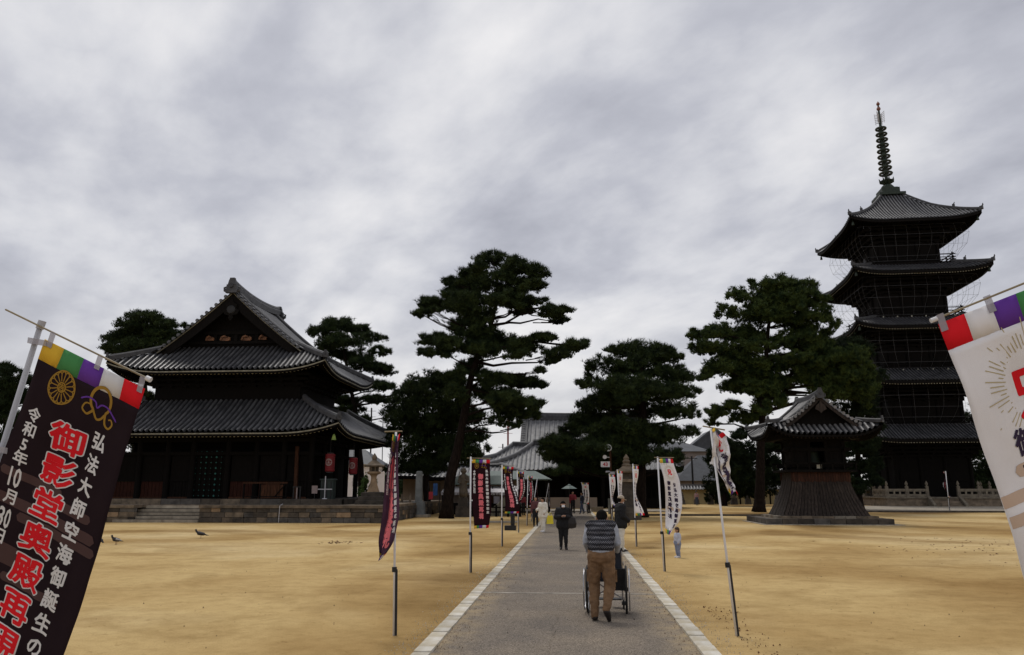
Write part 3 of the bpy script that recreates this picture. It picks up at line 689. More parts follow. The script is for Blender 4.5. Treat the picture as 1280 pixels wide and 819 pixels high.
    for z in (4.7, 4.95, 3.9):
        MB().box((0, FY, z), (12.9, .22, .2)).build('tie_beam', 'wood_dark', root)
        for x in (-6.3, 6.3): MB().box((x, 0, z), (.2, 9.7, .2)).build('tie_beam', 'wood_dark', root)
    # front wall panels between the pillars, lattice door in the middle bay
    for i in range(len(xs) - 1):
        a, c = xs[i] + .2, xs[i + 1] - .2
        if i == 3: continue
        MB().box(((a + c) / 2, FY + .12, 3.1), (c - a, .08, 1.5)).build('wall_panel', 'wood_dark', root)
        m = {0: 'wood_red', 1: 'wood_red', 4: 'wood_red', 5: 'wood_brown'}.get(i, 'wood_dark')
        n = 6
        for k in range(n): MB().box((a + (c - a) * (k + .5) / n, FY + .10, 1.75), ((c - a) / n - .02, .05 + .01 * (k % 2), .95)).build('panel_board', m if (i != 5 or k > 1) else 'wood_red', root)
        MB().box(((a + c) / 2, FY + .06, 2.30), (c - a, .14, .12)).build('rail', 'wood_dark', root)
        MB().box(((a + c) / 2, FY + .06, 1.27), (c - a, .16, .1)).build('sill', 'wood_brown', root)
    door = MB().box((0, FY + .22, 2.7), (2.1, .06, 2.9)).build('lattice_door', 'wood_dark', root)
    for i in range(7): MB().box((-.96 + .32 * i, FY + .14, 2.7), (.07, .06, 2.85)).build('lattice_bar', 'wood_dark', door)
    for j in range(9): MB().box((0, FY + .13, 1.38 + .33 * j), (1.98, .07, .07)).build('lattice_bar', 'wood_dark', door)
    rf_ = random.Random(2); F0 = MB().tube([(0, 0, 0), (0, -.025, 0)], [.05, .03], 6).build('metal_fitting', 'fitting', door, loc=(-.96, FY + .095, 1.38))
    for i in range(7):
        for j in range(9):
            k_ = rf_.uniform(.55, 1.15) * (1.25 if i in (2, 4) else .75)
            if i or j: inst(F0, door, (-.96 + .32 * i, FY + .095, 1.38 + .33 * j), scale=(k_, 1, k_))
    # slanting brace post at the right end of the front
    MB().bar((5.52, FY - .25, 1.25), (5.42, FY - .1, 4.3), .20, .16).build('brace', 'wood_brown', root)
    # barrier with boards
    return root
hall = build_hall()
brd = thing('wooden_barrier', 'low wooden barrier with orange brown boards at the right front of the hall', 'barrier', (HX + 4.0, HYc - 5.75, 1.22))
for k in range(7): MB().box((-.30 + .19 * k, 0, .42), (.17, .03 + .006 * (k % 3), .78)).build('board', 'wood_brown', brd)
MB().bar((-1.5, 0, .92), (1.2, 0, .92), .07, .1).build('top_rail', 'wood_brown', brd)
for x in (-1.45, -.45, 1.12): MB().box((x, .03, .46), (.08, .08, .92)).build('post', 'wood_dark', brd)
MB().bar((.45, -.04, .1), (1.1, -.04, .85), .05, .05).build('brace', 'wood_dark', brd)
MB().bar((-1.5, 0, .12), (1.2, 0, .12), .05, .05).build('bottom_rail', 'wood_dark', brd)
def paper_lantern(loc, s, label):
    t = thing('paper_lantern', label, 'lantern', loc, 0, 'red lanterns hanging under the hall eaves')
    prof = [(.18, 0), (.25, .05), (.27, .2)]; H = 1.02
    b = MB(); pr = [(.19, 0)] + [(.265 + (.006 if i % 2 else -.006), .04 + (H - .08) * i / 16) for i in range(17)] + [(.19, H)]
    b.lathe([(r * s, z * s) for r, z in pr], 18).build('shade', 'lantern_red', t, smooth=False)
    MB().lathe([(.20 * s, -.05 * s), (.20 * s, .01 * s)], 14).build('base_ring', 'iron', t); MB().lathe([(.20 * s, H * s - .01), (.20 * s, (H + .05) * s)], 14).build('top_ring', 'iron', t)
    c = MB(); R0 = .276 * s; n = 20
    def on(u, v, k=1.0): a = -PI / 2 + u / R0; return (R0 * k * math.cos(a), R0 * k * math.sin(a), H * s * .52 + v)
    vs = [on(0, 0)] + [on(.20 * s * math.cos(2 * PI * i / n), .20 * s * math.sin(2 * PI * i / n)) for i in range(n)]
    c.add(vs, [(0, 1 + i, 1 + (i + 1) % n) for i in range(n)]).build('crest_disc', 'lantern_white', t)
    c = MB()
    for i in range(12):
        a = 2 * PI * i / 12; q = [(.05, -.10), (.13, -.16), (.165, 0), (.13, .16), (.05, .10)]
        c.add([on(r * s * math.cos(a + w_), r * s * math.sin(a + w_), 1.012) for r, w_ in q], [(0, 1, 2, 3, 4)])
    c.build('crest', 'lantern_red', t)
    MB().tube([(0, 0, (H + .04) * s), (0, 0, (H + .9) * s)], .012, 5).build('cord', 'iron', t)
    return t
p = at(412, 590, 44.2); paper_lantern((p.x, 44.2, p.z), 1.05, 'red paper lantern with pale round crest under the right corner of the hall roof')
p = at(441, 593, 46.6); paper_lantern((p.x, 46.6, p.z), 1.0, 'red paper lantern half hidden by a post on the right side of the hall')
# small things on the hall platform
p = at(409, 624, 43.9)
t = thing('candle_stand', 'pale metal cross shaped stand below the red lantern', 'stand', (p.x, 43.4, 1.22))
MB().tube([(0, 0, 0), (0, 0, 1.3)], .03, 6).build('stem', 'pole_grey', t); MB().bar((-.42, 0, .55), (.42, 0, .55), .05, .05).build('arm', 'pole_grey', t); MB().lathe([(.16, 0), (.14, .03), (.04, .05)], 8).build('foot', 'pole_grey', t)
t = thing('offertory_box', 'dark cabinet with a pale notice beside the hall corner pillar', 'box', (HX + 7.55, 44.4, 1.0))
MB().box((0, 0, .65), (.75, .55, 1.3)).build('body', 'bin_green', t); MB().box((0, 0, 1.34), (.9, .7, .08), taper=.9).build('lid', 'bin_green', t)
for k in range(3): MB().box((-.25 + .25 * k, -.29, .65), (.06, .03, 1.1)).build('slat', 'iron', t)
t = thing('notice_stand', 'small stand with a white sheet left of the dark cabinet', 'sign', (HX + 6.9, 43.9, 1.0))
MB().box((0, 0, .75), (.34, .03, .45)).build('sheet', 'lantern_white', t); MB().tube([(0, .03, 0), (0, .03, .95)], .025, 6).build('post', 'iron', t); MB().box((0, 0, .05), (.4, .3, .1)).build('foot', 'wood_red', t)
t = thing('incense_rack', 'short dark rack with pale uprights left of the cross stand', 'rack', (HX + 4.95 + 1.0, 43.6, 1.22))
for k in range(3): MB().box((-.2 + .2 * k, 0, .35), (.06, .06, .7)).build('post', ('iron', 'lantern_white', 'iron')[k], t)
MB().box((0, 0, .68), (.5, .12, .06)).build('shelf', 'iron', t)

# ---- stone terrace: lower wall of single blocks, paved top, upper plinth, steps
def block_wall(root, x0, x1, yf, rows, z0, seed, mats=('stone', 'stone_dark', 'stone_grey', 'stone_tan'), wts=(3, 4, 4, 1), dep=.3, axis='x', wmin=.5, wmax=.85):
    r = random.Random(seed); z = z0
    for hgt in rows:
        x = x0
        while x < x1 - .05:
            wd = min(r.uniform(wmin, wmax), x1 - x)
            if x1 - (x + wd) < .25: wd = x1 - x
            pr = r.uniform(-.018, .018)
            c = (x + wd / 2, yf + dep / 2 - pr, z + hgt / 2) if axis == 'x' else (yf - dep / 2 + pr, x + wd / 2, z + hgt / 2)
            d = (wd - .022, dep, hgt - .02) if axis == 'x' else (dep, wd - .022, hgt - .02)
            b = MB().box(c, d)
            hx = b.v; b.v = [(v[0] + r.uniform(-.008, .008), v[1] + r.uniform(-.006, .006), v[2] + r.uniform(-.006, .006)) for v in hx]
            b.build('stone_block', r.choices(mats, wts)[0], root); x += wd
        z += hgt
TX0, TX1, TYF, TZ = -34.0, -10.0, 40.6, .92
ter = thing('stone_terrace', 'long terrace of weathered stone blocks with inset steps below the hall', 'terrace', (0, 0, 0))
SX0, SX1 = -23.95, -20.25
MB().box(((TX0 + TX1) / 2, 51.4, .38), (TX1 - TX0 - .12, 18.4, .76)).build('core', 'stone_dark', ter)
for a, c in ((TX0, SX0), (SX1, TX1)):
    block_wall(ter, a, c, TYF, (.28, .27, .22), 0.0, int(a * 10))
    MB().box(((a + c) / 2, TYF + .75, .845), (c - a, 1.7, .15)).build('coping', 'stone', ter)
block_wall(ter, TYF + .3, 58.0, TX1, (.28, .27, .22), 0.0, 77, axis='y')
MB().box(((TX0 + TX1) / 2, 51.0, .835), (TX1 - TX0 - .1, 17.7, .15)).build('terrace_top', 'stone', ter)
for k in range(5):
    MB().box(((SX0 + SX1) / 2 + (-.14 * (4 - k)), 40.72 + .32 * k, .09 + .18 * k - .015), (SX1 - SX0 + .28 * (4 - k) * 1.0, .5, .15)).build('step', 'stone_light', ter)
MB().box(((SX0 + SX1) / 2, 41.3, .1), (SX1 - SX0, 1.2, .18)).build('step_bed', 'stone_dark', ter)
plx0, plx1, ply = HX - 7.6, -13.0, 42.6
for i in range(14):
    wd = (plx1 - plx0) / 14; r = random.Random(i)
    MB().box((plx0 + wd * (i + .5), ply + .3, 1.065), (wd - .02, .6, .31)).build('plinth_stone', r.choice(['stone', 'stone_dark', 'stone_grey']), ter)
MB().box(((plx0 + plx1) / 2, 50.2, 1.06), (plx1 - plx0 - .02, 14.6, .30)).build('plinth_top', 'stone_dark', ter)
MB().tube([(-15.75 + .02, 40.5, .02), (-15.72, 40.5, .9), (-15.72, 40.9, .98)], .02, 6).build('drain_pipe', 'pole_grey', ter)

# ---- stone lanterns
def stone_lantern(loc, s, label, m='stone_tan', m2='stone'):
    t = thing('stone_lantern', label, 'stone lantern', loc)
    L = lambda name, pr, n, mm, sq=False: MB().lathe([(r * s, z * s) for r, z in pr], n, sq=sq).build(name, mm, t)
    L('base', [(.85, 0), (.85, .22), (.72, .24), (.72, .45), (.58, .47), (.58, .68), (.44, .72)], 4, 'stone_dark', True)
    L('shaft', [(.40, .70), (.36, .78), (.24, 1.1), (.17, 1.45), (.17, 1.62), (.24, 1.72)], 12, m)
    L('platform', [(.24, 1.72), (.42, 1.80), (.42, 1.90), (.34, 1.92)], 6, m)
    L('fire_box', [(.24, 1.92), (.24, 2.22)], 6, 'stone_dark')
    for k in range(6):
        a = PI / 3 * k; MB().box((.25 * s * math.cos(a), .25 * s * math.sin(a), 2.07 * s), (.07 * s, .07 * s, .30 * s), rz=a).build('fire_box_post', m2, t)
    L('cap', [(.62, 2.20), (.64, 2.27), (.42, 2.36), (.22, 2.52), (.12, 2.6)], 6, m2)
    L('finial', [(.12, 2.6), (.16, 2.68), (.15, 2.8), (.05, 2.95), (.0, 3.02)], 8, m2)
p = at(466, 630, 44.0); stone_lantern((p.x, 44.0, .91), .98, 'weathered tan stone lantern beside the right corner of the hall')

# ================================================================ PAGODA
def build_pagoda():
    root = thing('pagoda', 'tall dark five storey wooden pagoda with ringed bronze spire on the right', 'pagoda', (38.05, 86.7, 0), -R(3.0))
    eaves = [6.75, 12.75, 18.6, 24.65, 30.5]; half = [7.95, 7.65, 7.35, 7.05, 6.75]; body = [3.7, 3.6, 3.5, 3.4, 3.3]; balc = [0, 4.75, 4.65, 4.55, 4.4]
    for k in range(5):
        A = half[k]; z = eaves[k]; top = (k == 4)
        if top: h = lambda d: .55 * d + .058 * d * d
        else: h = lambda d: .40 * d + .03 * d * d
        cap = 5.8 if top else A - (balc[k + 1] - .25)
        rf = Roof(A, A, z, h, cl=4.2, lift=.62, dl=3.4, cap=cap, sp=.34)
        st = thing('x', '', '', (0, 0, 0)) if False else None
        roof = rf.surface().build('roof', 'pan_tile_shaded', root)
        o = rf.ribs(.085).build('roof_tiles', 'tile', roof); o['kind'] = 'stuff'
        o = rf.discs(.09).build('eave_tiles', 'tile_ridge', roof); o['kind'] = 'stuff'
        rf.surface(dz=-.36, dlim=A - 4.2, step=1.5).build('soffit', 'wood_dark', roof)
        rf.eave_line(.05, -.36, .12, .27).build('eave_board', 'wood_dark', roof)
        o = rf.rafters(.20, 3.2, -.46, .10, .27).build('rafters', ['wood_dark', 'tip_white' if not top else 'wood_dark'], roof); o['kind'] = 'stuff'
        for sx_ in (-1, 1):
            for sy in (-1, 1):
                MB().sweep(rf.hip(sx_, sy, .05, cap, .02), .26, .28).build('hip_ridge', 'tile_ridge', roof)
                c = rf.hip(sx_, sy, 0, .1)[0]; c2 = rf.hip(sx_, sy, 1.9, 2.0)[0]
                e = MB(); e.box(c + Vector((0, 0, .22)), (.3, .3, .36), rz=PI / 4); e.tube([c + Vector((0, 0, .3)), c + Vector((.12 * sx_, .12 * sy, .5)), c + Vector((.12 * sx_, .12 * sy, .68))], [.10, .08, .04], 6)
                if top or k == 3: e.box(c2 + Vector((0, 0, .4)), (.22, .22, .3), rz=PI / 4); e.tube([c2 + Vector((0, 0, .5)), c2 + Vector((.1 * sx_, .1 * sy, .75))], [.09, .03], 6)
                e.build('corner_tile', 'tile_ridge', roof)
                bl = MB(); q = c + Vector((-.35 * sx_, -.35 * sy, -.62)); bl.tube([q, q + Vector((0, 0, .35))], .02, 4); bl.lathe([(.16, -.42), (.14, -.36), (.11, -.1), (.04, 0)], 8, c=q)
                bl.build('wind_bell', 'bronze_green', roof)
        # bracket tiers under the eaves
        b = MB(); w0 = body[k]
        for j in range(4):
            e = w0 + .15 + .42 * j; zz = z - 1.55 + .38 * j
            for sd in (-1, 1):
                b.box((0, sd * e, zz), (2 * e + .3, .18, .2)); b.box((sd * e, 0, zz), (.18, 2 * e + .3, .2))
                for i in range(7):
                    q = -e + 2 * e * i / 6; b.box((q, sd * (e - .2), zz - .18), (.24, .6, .16)); b.box((sd * (e - .2), q, zz - .18), (.6, .24, .16))
        b.build('brackets', 'wood_dark', root)
        zb = (eaves[k - 1] + 1.35) if k else 1.0
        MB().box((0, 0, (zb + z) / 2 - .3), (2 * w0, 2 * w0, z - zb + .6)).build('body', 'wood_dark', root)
        pc = MB().lathe([(.20, zb), (.20, z - 1.5)], 8).build('pillar', 'wood_dark', root, loc=(-w0, -w0, 0))
        for i in range(4):
            for j in range(4):
                if (i or j) and (i in (0, 3) or j in (0, 3)): inst(pc, root, (-w0 + 2 * w0 * i / 3, -w0 + 2 * w0 * j / 3, 0))
        for sd in (-1, 1):
            for i in (-1, 1):
                MB().box((i * w0 * .66, sd * (w0 + .06), (zb + z - 1.6) / 2), (w0 * .5, .08, 1.0)).build('window_lattice', 'wood_dark', root)
        if k:
            B_ = balc[k]; zf = zb + .1; bl = MB()
            bl.box((0, 0, zf), (2 * B_, 2 * B_, .2))
            bal = bl.build('balcony', 'wood_dark', root); rr = MB()
            for sd in (-1, 1):
                for dz in (.35, .6, .95):
                    q = B_ - .1; rr.bar((-q - .35, sd * q, zf + dz), (q + .35, sd * q, zf + dz), .09, .08); rr.bar((sd * q, -q - .35, zf + dz), (sd * q, q + .35, zf + dz), .09, .08)
                for i in range(7):
                    q = -B_ + .1 + (2 * B_ - .2) * i / 6; rr.box((q, sd * (B_ - .1), zf + .5), (.11, .11, .95 if i % 6 else 1.35)); rr.box((sd * (B_ - .1), q, zf + .5), (.11, .11, .95 if i % 6 else 1.35))
            rr.build('railing', 'wood_dark', bal)
            # pale metal fittings on the ends of the balcony beams
            if k < 4:
                for i in range(6):
                    q = -B_ + .9 + (2 * B_ - 1.8) * i / 5; MB().box((q, -B_ - .06, zf + .02), (.10, .12, .13)).build('beam_cap', 'tip_white', bal)
        if k:
            # bird net hanging from the eaves and gathered in to the balcony
            nb = MB(); zt = z - .35; zl = zb - .1 if k < 4 else zb
            prof = [(A - 1.25, zt), (A - 1.05, zt - 1.1), (A - 1.3, zt - 2.3), (A - 2.0, zt - 3.3), (balc[k] + .1, zl + .4)]
            n = 9
            for i in range(n + 1):
                f = -1 + 2 * i / n
                for sd in (-1, 1):
                    nb.tube([(f * r_, sd * r_, zz) for r_, zz in prof], .012, 3, cap=False); nb.tube([(sd * r_, f * r_, zz) for r_, zz in prof], .012, 3, cap=False)
            for r_, zz in prof:
                nb.tube([(-r_, -r_, zz), (r_, -r_, zz), (r_, r_, zz), (-r_, r_, zz), (-r_, -r_, zz)], .012, 3, cap=False)
            nb.build('bird_net', 'wire', root)
    # spire
    za = 30.5 + .55 * 5.8 + .058 * 5.8 ** 2 - .2
    MB().box((0, 0, za + .12), (2.9, 2.9, .28)).build('spire_slab', 'bronze_green', root)
    MB().box((0, 0, za + .62), (2.0, 2.0, .76)).build('spire_base', 'bronze_green', root)
    MB().box((0, 0, za + 1.05), (1.7, 1.7, .1)).build('spire_base_top', 'bronze_green', root)
    z = za + 1.1
    MB().lathe([(.75, 0), (.72, .25), (.55, .48), (.2, .6), (.35, .7), (.62, 1.05), (.70, 1.1), (.3, 1.15), (.12, 1.2)], 14).build('lotus_bowl', 'bronze_green', root, loc=(0, 0, z))
    lp = MB()
    for i in range(8):
        a = PI / 4 * i; lp.tube([(.3 * math.cos(a), .3 * math.sin(a), .75), (.75 * math.cos(a), .75 * math.sin(a), 1.0), (.85 * math.cos(a), .85 * math.sin(a), 1.35)], [.12, .12, .03], 5)
    lp.build('lotus_petals', 'bronze_green', root, loc=(0, 0, z))
    ztop = 47.95
    MB().tube([(0, 0, z + 1.0), (0, 0, ztop - 2.2), (0, 0, ztop - .2)], [.20, .16, .09], 8).build('spire_mast', 'bronze_green', root)
    z1, z9 = z + 2.0, ztop - 3.6
    for i in range(9):
        zz = z1 + (z9 - z1) * i / 8; r_ = .66 - .016 * i
        b = MB(); pts = [(r_ * math.cos(2 * PI * k / 18), r_ * math.sin(2 * PI * k / 18), zz) for k in range(19)]
        b.tube(pts, .13, 6, cap=False)
        for k in range(6):
            a = PI / 3 * k; b.bar((.1 * math.cos(a), .1 * math.sin(a), zz), (r_ * math.cos(a), r_ * math.sin(a), zz), .07, .1); pass
        b.build('spire_ring', 'bronze_green', root)
    b = MB(); zz = z9 + .75
    for k in range(4):
        a = PI / 2 * k + PI / 4; c, s_ = math.cos(a), math.sin(a)
        for j in range(6): b.tube([(.1 * c, .1 * s_, zz + .2 * j), (.45 * c, .45 * s_, zz + .15 + .22 * j), (.62 * c, .62 * s_, zz + .1 + .25 * j)], [.045, .035, .02], 4)
        b.tube([(.5 * c, .5 * s_, zz - .1), (.6 * c, .6 * s_, zz + 1.4)], .025, 4)
    b.build('water_flame', 'pole_grey', root)
    MB().lathe([(.05, -.3), (.22, -.12), (.24, 0), (.18, .16), (.05, .3)], 10).build('spire_jewel', 'copper_red', root, loc=(0, 0, ztop - .95))
    MB().lathe([(.05, -.25), (.20, -.1), (.20, .05), (.10, .2), (0.01, .35)], 10).build('spire_jewel', 'copper_red', root, loc=(0, 0, ztop - .3))
    # stone plinth and steps
    pl = MB().box((0, 0, .42), (11.0, 11.0, .84)).build('plinth', 'stone', root)
    MB().box((0, 0, .9), (11.3, 11.3, .14)).build('plinth_coping', 'granite_white', root)
    for k in range(4): MB().box((0, -5.7 - .30 * (3 - k), .08 + .2 * k - .0), (2.5, .42, .2)).build('step', 'stone', root)
    for sx_ in (-1, 1):
        b = MB(); x = sx_ * 1.5
        b.add([(x - .14, -5.6, 0), (x + .14, -5.6, 0), (x + .14, -5.6, 1.1), (x - .14, -5.6, 1.1), (x - .14, -7.0, 0), (x + .14, -7.0, 0), (x + .14, -7.0, .25), (x - .14, -7.0, .25)], [(0, 1, 2, 3), (7, 6, 5, 4), (0, 4, 5, 1), (3, 2, 6, 7), (0, 3, 7, 4), (1, 5, 6, 2)])
        b.build('step_cheek', 'granite_white', root)
    # stone balustrade
    post = MB(); post.box((0, 0, .55), (.26, .26, 1.1)); post.lathe([(.10, 1.1), (.07, 1.16), (.15, 1.26), (.15, 1.36), (.09, 1.5), (.01, 1.62)], 8)
    P = post.build('balustrade_post', 'granite_white', root, loc=(-5.4, -5.4, .97))
    def rail(a, c):
        a = Vector(a); c = Vector(c); d = c - a; L = d.length; rz = math.atan2(d.y, d.x); mid = (a + c) / 2
        b = MB(); b.box((0, 0, .74), (L, .2, .16)); b.box((0, 0, .10), (L, .18, .14)); n = max(1, round(L / .5))
        for i in range(n + 1): b.box((-L / 2 + L * i / n, 0, .42), (.16 if 0 < i < n else .1, .14, .5))
        for i in range(n):
            x = -L / 2 + L * (i + .5) / n
            for zz in (.23, .61): b.box((x, 0, zz), (L / n - .1, .13, .12))
        b.build('balustrade_rail', 'granite_white', root, loc=(mid.x, mid.y, .97), rot=(0, 0, rz))
    for sy in (-1, 1):
        xs = [-5.4, -3.45, -1.5, 1.5, 3.45, 5.4]
        for i, x in enumerate(xs):
            if not (sy == -1 and i == 0): inst(P, root, (x, sy * 5.4, .97))
            if i in (0, 1, 3, 4): rail((x + .13, sy * 5.4, 0), (xs[i + 1] - .13, sy * 5.4, 0))
    for sx_ in (-1, 1):
        ys = [-5.4, -3.45, -1.5, 1.5, 3.45, 5.4]
        for i, y in enumerate(ys):
            if 0 < i < 5: inst(P, root, (sx_ * 5.4, y, .97))
            if i in (0, 1, 3, 4): rail((sx_ * 5.4, y + .13, 0), (sx_ * 5.4, ys[i + 1] - .13, 0))
build_pagoda()

# ================================================================ BELL TOWER
def build_bell():
    root = thing('bell_tower', 'small belfry with flared plank skirt and gabled grey tiled roof in front of the pagoda', 'bell tower', (13.15, 42.5, 0))
    h = lambda d: .42 * d + .10 * d * d
    A, B = 2.88, 2.45
    rf = Roof(A, B, 4.58, h, cl=1.9, lift=.55, dl=1.6, dg=.95, og=.45, sp=.27)
    rf.surface(step=.4).build('roof', 'pan_tile_shaded', root)
    o = rf.ribs(.075, step=.35).build('roof_tiles', 'tile_old', root); o['kind'] = 'stuff'
    o = rf.discs(.085).build('eave_tiles', 'tile_old', root); o['kind'] = 'stuff'
    rf.surface(dz=-.18, dlim=1.8, step=.6).build('soffit', 'wood_dark', root)
    rf.eave_line(.04, -.18, .08, .14).build('eave_board', 'wood_dark', root)
    o = rf.rafters(.14, 1.7, -.26, .06, .2).build('rafters', ['wood_dark', 'wood_skirt'], root); o['kind'] = 'stuff'
    for sx_ in (-1, 1):
        for sy in (-1, 1):
            MB().sweep(rf.hip(sx_, sy, .03, .95, .02), .2, .2).build('hip_ridge', 'tile_ridge', root)
            c = rf.hip(sx_, sy, 0, .1)[0]; end_tile(root, c + Vector((0, 0, .03)), .24, .34, math.atan2(sy, sx_) + PI / 2, 'tile_ridge')
    # gable
    yo = B - .95 + .45; zr = 4.58 + h(A)
    L = [-yo - .05 + (2 * yo + .1) * i / 8 for i in range(9)]
    MB().sweep([(0, y, zr - .08 + .1 * abs(y / yo) ** 2) for y in L], .30, .30, x_axis=(1, 0, 0)).build('ridge', 'tile_ridge', root)
    for sy in (-1, 1):
        end_tile(root, (0, sy * (yo + .12), zr - .15), .38, .55, 0 if sy < 0 else PI, 'tile_ridge')
        for sx_ in (-1, 1):
            ds = [.85 + (A - .85) * i / 9 for i in range(10)]
            f = lambda d, y, dz: Vector((sx_ * (A - d), sy * y, 4.58 + h(d) + dz))
            vs = []
            for d in ds:
                for (yy, dz) in ((yo, -.05), (yo - .06, -.05), (yo - .06, -.24), (yo, -.24)): vs.append(f(d, yy, dz))
            n = len(ds); MB().add(vs, [(4 * i + k, 4 * i + (k + 1) % 4, 4 * i + 4 + (k + 1) % 4, 4 * i + 4 + k) for i in range(n - 1) for k in range(4)] + [(0, 1, 2, 3), (4 * n - 1, 4 * n - 2, 4 * n - 3, 4 * n - 4)]).build('bargeboard', 'wood_skirt', root)
            v = MB()
            for i in range(10):
                c = f(.85 + (A - .9) * (i + .5) / 10, yo - .1, .06); v.tube([c + Vector((0, -sy * .2, 0)), c + Vector((0, sy * .15, 0))], [.07, .09], 7)
            o = v.build('verge_tiles', 'tile_old', root); o['kind'] = 'stuff'
            MB().sweep([f(d, yo - .42, .02) for d in ds], .2, .2, x_axis=(0, 1, 0)).build('descending_ridge', 'tile_ridge', root)
        vs = []; n = 10; yw = sy * (B - .97); zb = 4.58 + h(.95) - .03
        for i in range(n + 1):
            x = -(A - .95) + 2 * (A - .95) * i / n; vs += [(x, yw, zb), (x, yw, max(zb + .01, 4.58 + h(A - abs(x)) - .1))]
        MB().add(vs, [(2 * i, 2 * i + 2, 2 * i + 3, 2 * i + 1) for i in range(n)]).build('gable_wall', 'wood_dark', root)
        pv = [(0, -.32), (.10, -.2), (.3, -.1), (.22, .1), (.08, .2), (0, .35), (-.08, .2), (-.22, .1), (-.3, -.1), (-.10, -.2)]; n = len(pv)
        MB().add([(x, -.03, z) for x, z in pv] + [(x, .03, z) for x, z in pv], [tuple(range(n)), tuple(range(2 * n - 1, n - 1, -1))] + [(i, i + n, (i + 1) % n + n, (i + 1) % n) for i in range(n)]).build('gable_pendant', 'wood_skirt', root, loc=(0, sy * (yo + .05), 4.58 + h(A) - .62))
    # frame under the roof
    for x in (-1.35, -.45, .45, 1.35):
        for y in (-.8, .8): MB().box((x, y, 3.55), (.17, .17, 2.2)).build('post', 'wood_dark', root)
    for z in (3.0, 3.85, 4.35):
        for y in (-.82, .82): MB().box((0, y, z), (3.5, .16, .18)).build('beam', 'wood_dark', root)
        for x in (-1.37, 1.37): MB().box((x, 0, z), (.14, 2.2, .16)).build('beam', 'wood_dark', root)
    MB().box((0, 0, 4.5), (4.2, 3.0, .25)).build('bracket_ring', 'wood_dark', root)
    for x in (-.9, .9):
        for y in (-.78, .78): MB().box((x, y, 3.5), (.74, .06, 1.6)).build('wall_panel', 'wood_dark', root)
    for x in (-1.33, 1.33): MB().box((x, 0, 3.75), (.06, 1.5, 1.1)).build('wall_panel', 'wood_dark', root)
    MB().box((0, 0, 2.72), (3.7, 2.5, .12)).build('balcony', 'wood_dark', root)
    for y in (-1.2, 1.2):
        MB().bar((-1.9, y, 3.12), (1.9, y, 3.12), .06, .06).build('railing', 'wood_dark', root)
        for i in range(7): MB().box((-1.8 + .6 * i, y, 2.95), (.06, .06, .36)).build('railing_post', 'wood_dark', root)
    MB().box((0, .70, 3.5), (2.5, .06, 1.7)).build('back_panel', 'wood_dark', root)
    bell = MB().lathe([(.36, 0), (.37, .05), (.33, .12), (.31, .6), (.25, .8), (.10, .88), (.04, .9)], 16); bell.build('bell', 'bronze_green', root, loc=(0, 0, 3.15), smooth=True)
    MB().box((0, -.93, 2.95), (.26, .05, .2)).build('carving', 'tip_white', root)
    # flared skirt of upright planks, each a piece
    def prof(s): return s ** 1.6                                   # 0 top .. 1 bottom
    bx, by, tx, ty, zt, zb_ = 2.18, 1.50, 1.42, .92, 2.66, .40
    def plank(f0, f1, side, j):
        b = MB(); vs = []; K = 6
        for i in range(K + 1):
            s_ = i / K; q = prof(s_); hx = tx + (bx - tx) * q; hy = ty + (by - ty) * q; z = zt + (zb_ - zt) * s_
            for th in (0, .035):
                o_ = th + .004 * (j % 3)
                for f in (f0, f1):
                    if side == 'F': vs.append((f * hx, -hy - o_, z))
                    elif side == 'B': vs.append((-f * hx, hy + o_, z))
                    elif side == 'R': vs.append((hx + o_, f * hy, z))
                    else: vs.append((-hx - o_, -f * hy, z))
        fs = []
        for i in range(K):
            a = 4 * i; fs += [(a + 2, a + 3, a + 7, a + 6), (a, a + 4, a + 5, a + 1), (a, a + 2, a + 6, a + 4), (a + 1, a + 5, a + 7, a + 3)]
        fs += [(0, 1, 3, 2), (4 * K, 4 * K + 2, 4 * K + 3, 4 * K + 1)]
        b.add(vs, fs).build('plank', 'wood_skirt', root)
    for side, n in (('F', 22), ('B', 22), ('L', 14), ('R', 14)):
        for j in range(n):
            f0 = -1 + 2 * j / n; f1 = -1 + 2 * (j + 1) / n; plank(f0 + .006, f1 - .006, side, j)
    for y, hx in ((-ty - .07, tx + .12), (ty + .07, tx + .12)):
        n = 24
        for j in range(n):
            x = -hx + 2 * hx * (j + .5) / n; MB().box((x, y - .03 * (1 if y < 0 else -1), 2.42), (2 * hx / n - .012, .03, .46 + .05 * ((j * 7) % 3))).build('apron_board', 'wood_apron', root)
    MB().box((0, 0, 1.5), (2.6, 1.6, 2.3)).build('core', 'wood_dark', root)
    r = random.Random(5)
    for side in 'FBLR':
        n = 9 if side in 'FB' else 6
        for j in range(n):
            f = -1 + 2 * (j + .5) / n
            c, d = ((f * 2.45, -1.66, .36), (4.9 / n - .02, .3, .12)) if side == 'F' else ((f * 2.45, 1.66, .36), (4.9 / n - .02, .3, .12)) if side == 'B' else ((2.45, f * 1.5, .36), (.3, 3.0 / n - .02, .12)) if side == 'R' else ((-2.45, f * 1.5, .36), (.3, 3.0 / n - .02, .12))
            MB().box(c, (d[0], d[1], d[2] + r.uniform(-.02, .02))).build('sill_stone', r.choice(['stone_light', 'stone', 'stone']), root)
build_bell()
bp_ = thing('stone_plinth', 'low mossy stone plinth under the bell tower', 'plinth', (13.05, 42.5, 0))
r = random.Random(9)
MB().box((0, 0, .13), (6.0, 4.2, .26)).build('core', 'stone_dark', bp_)
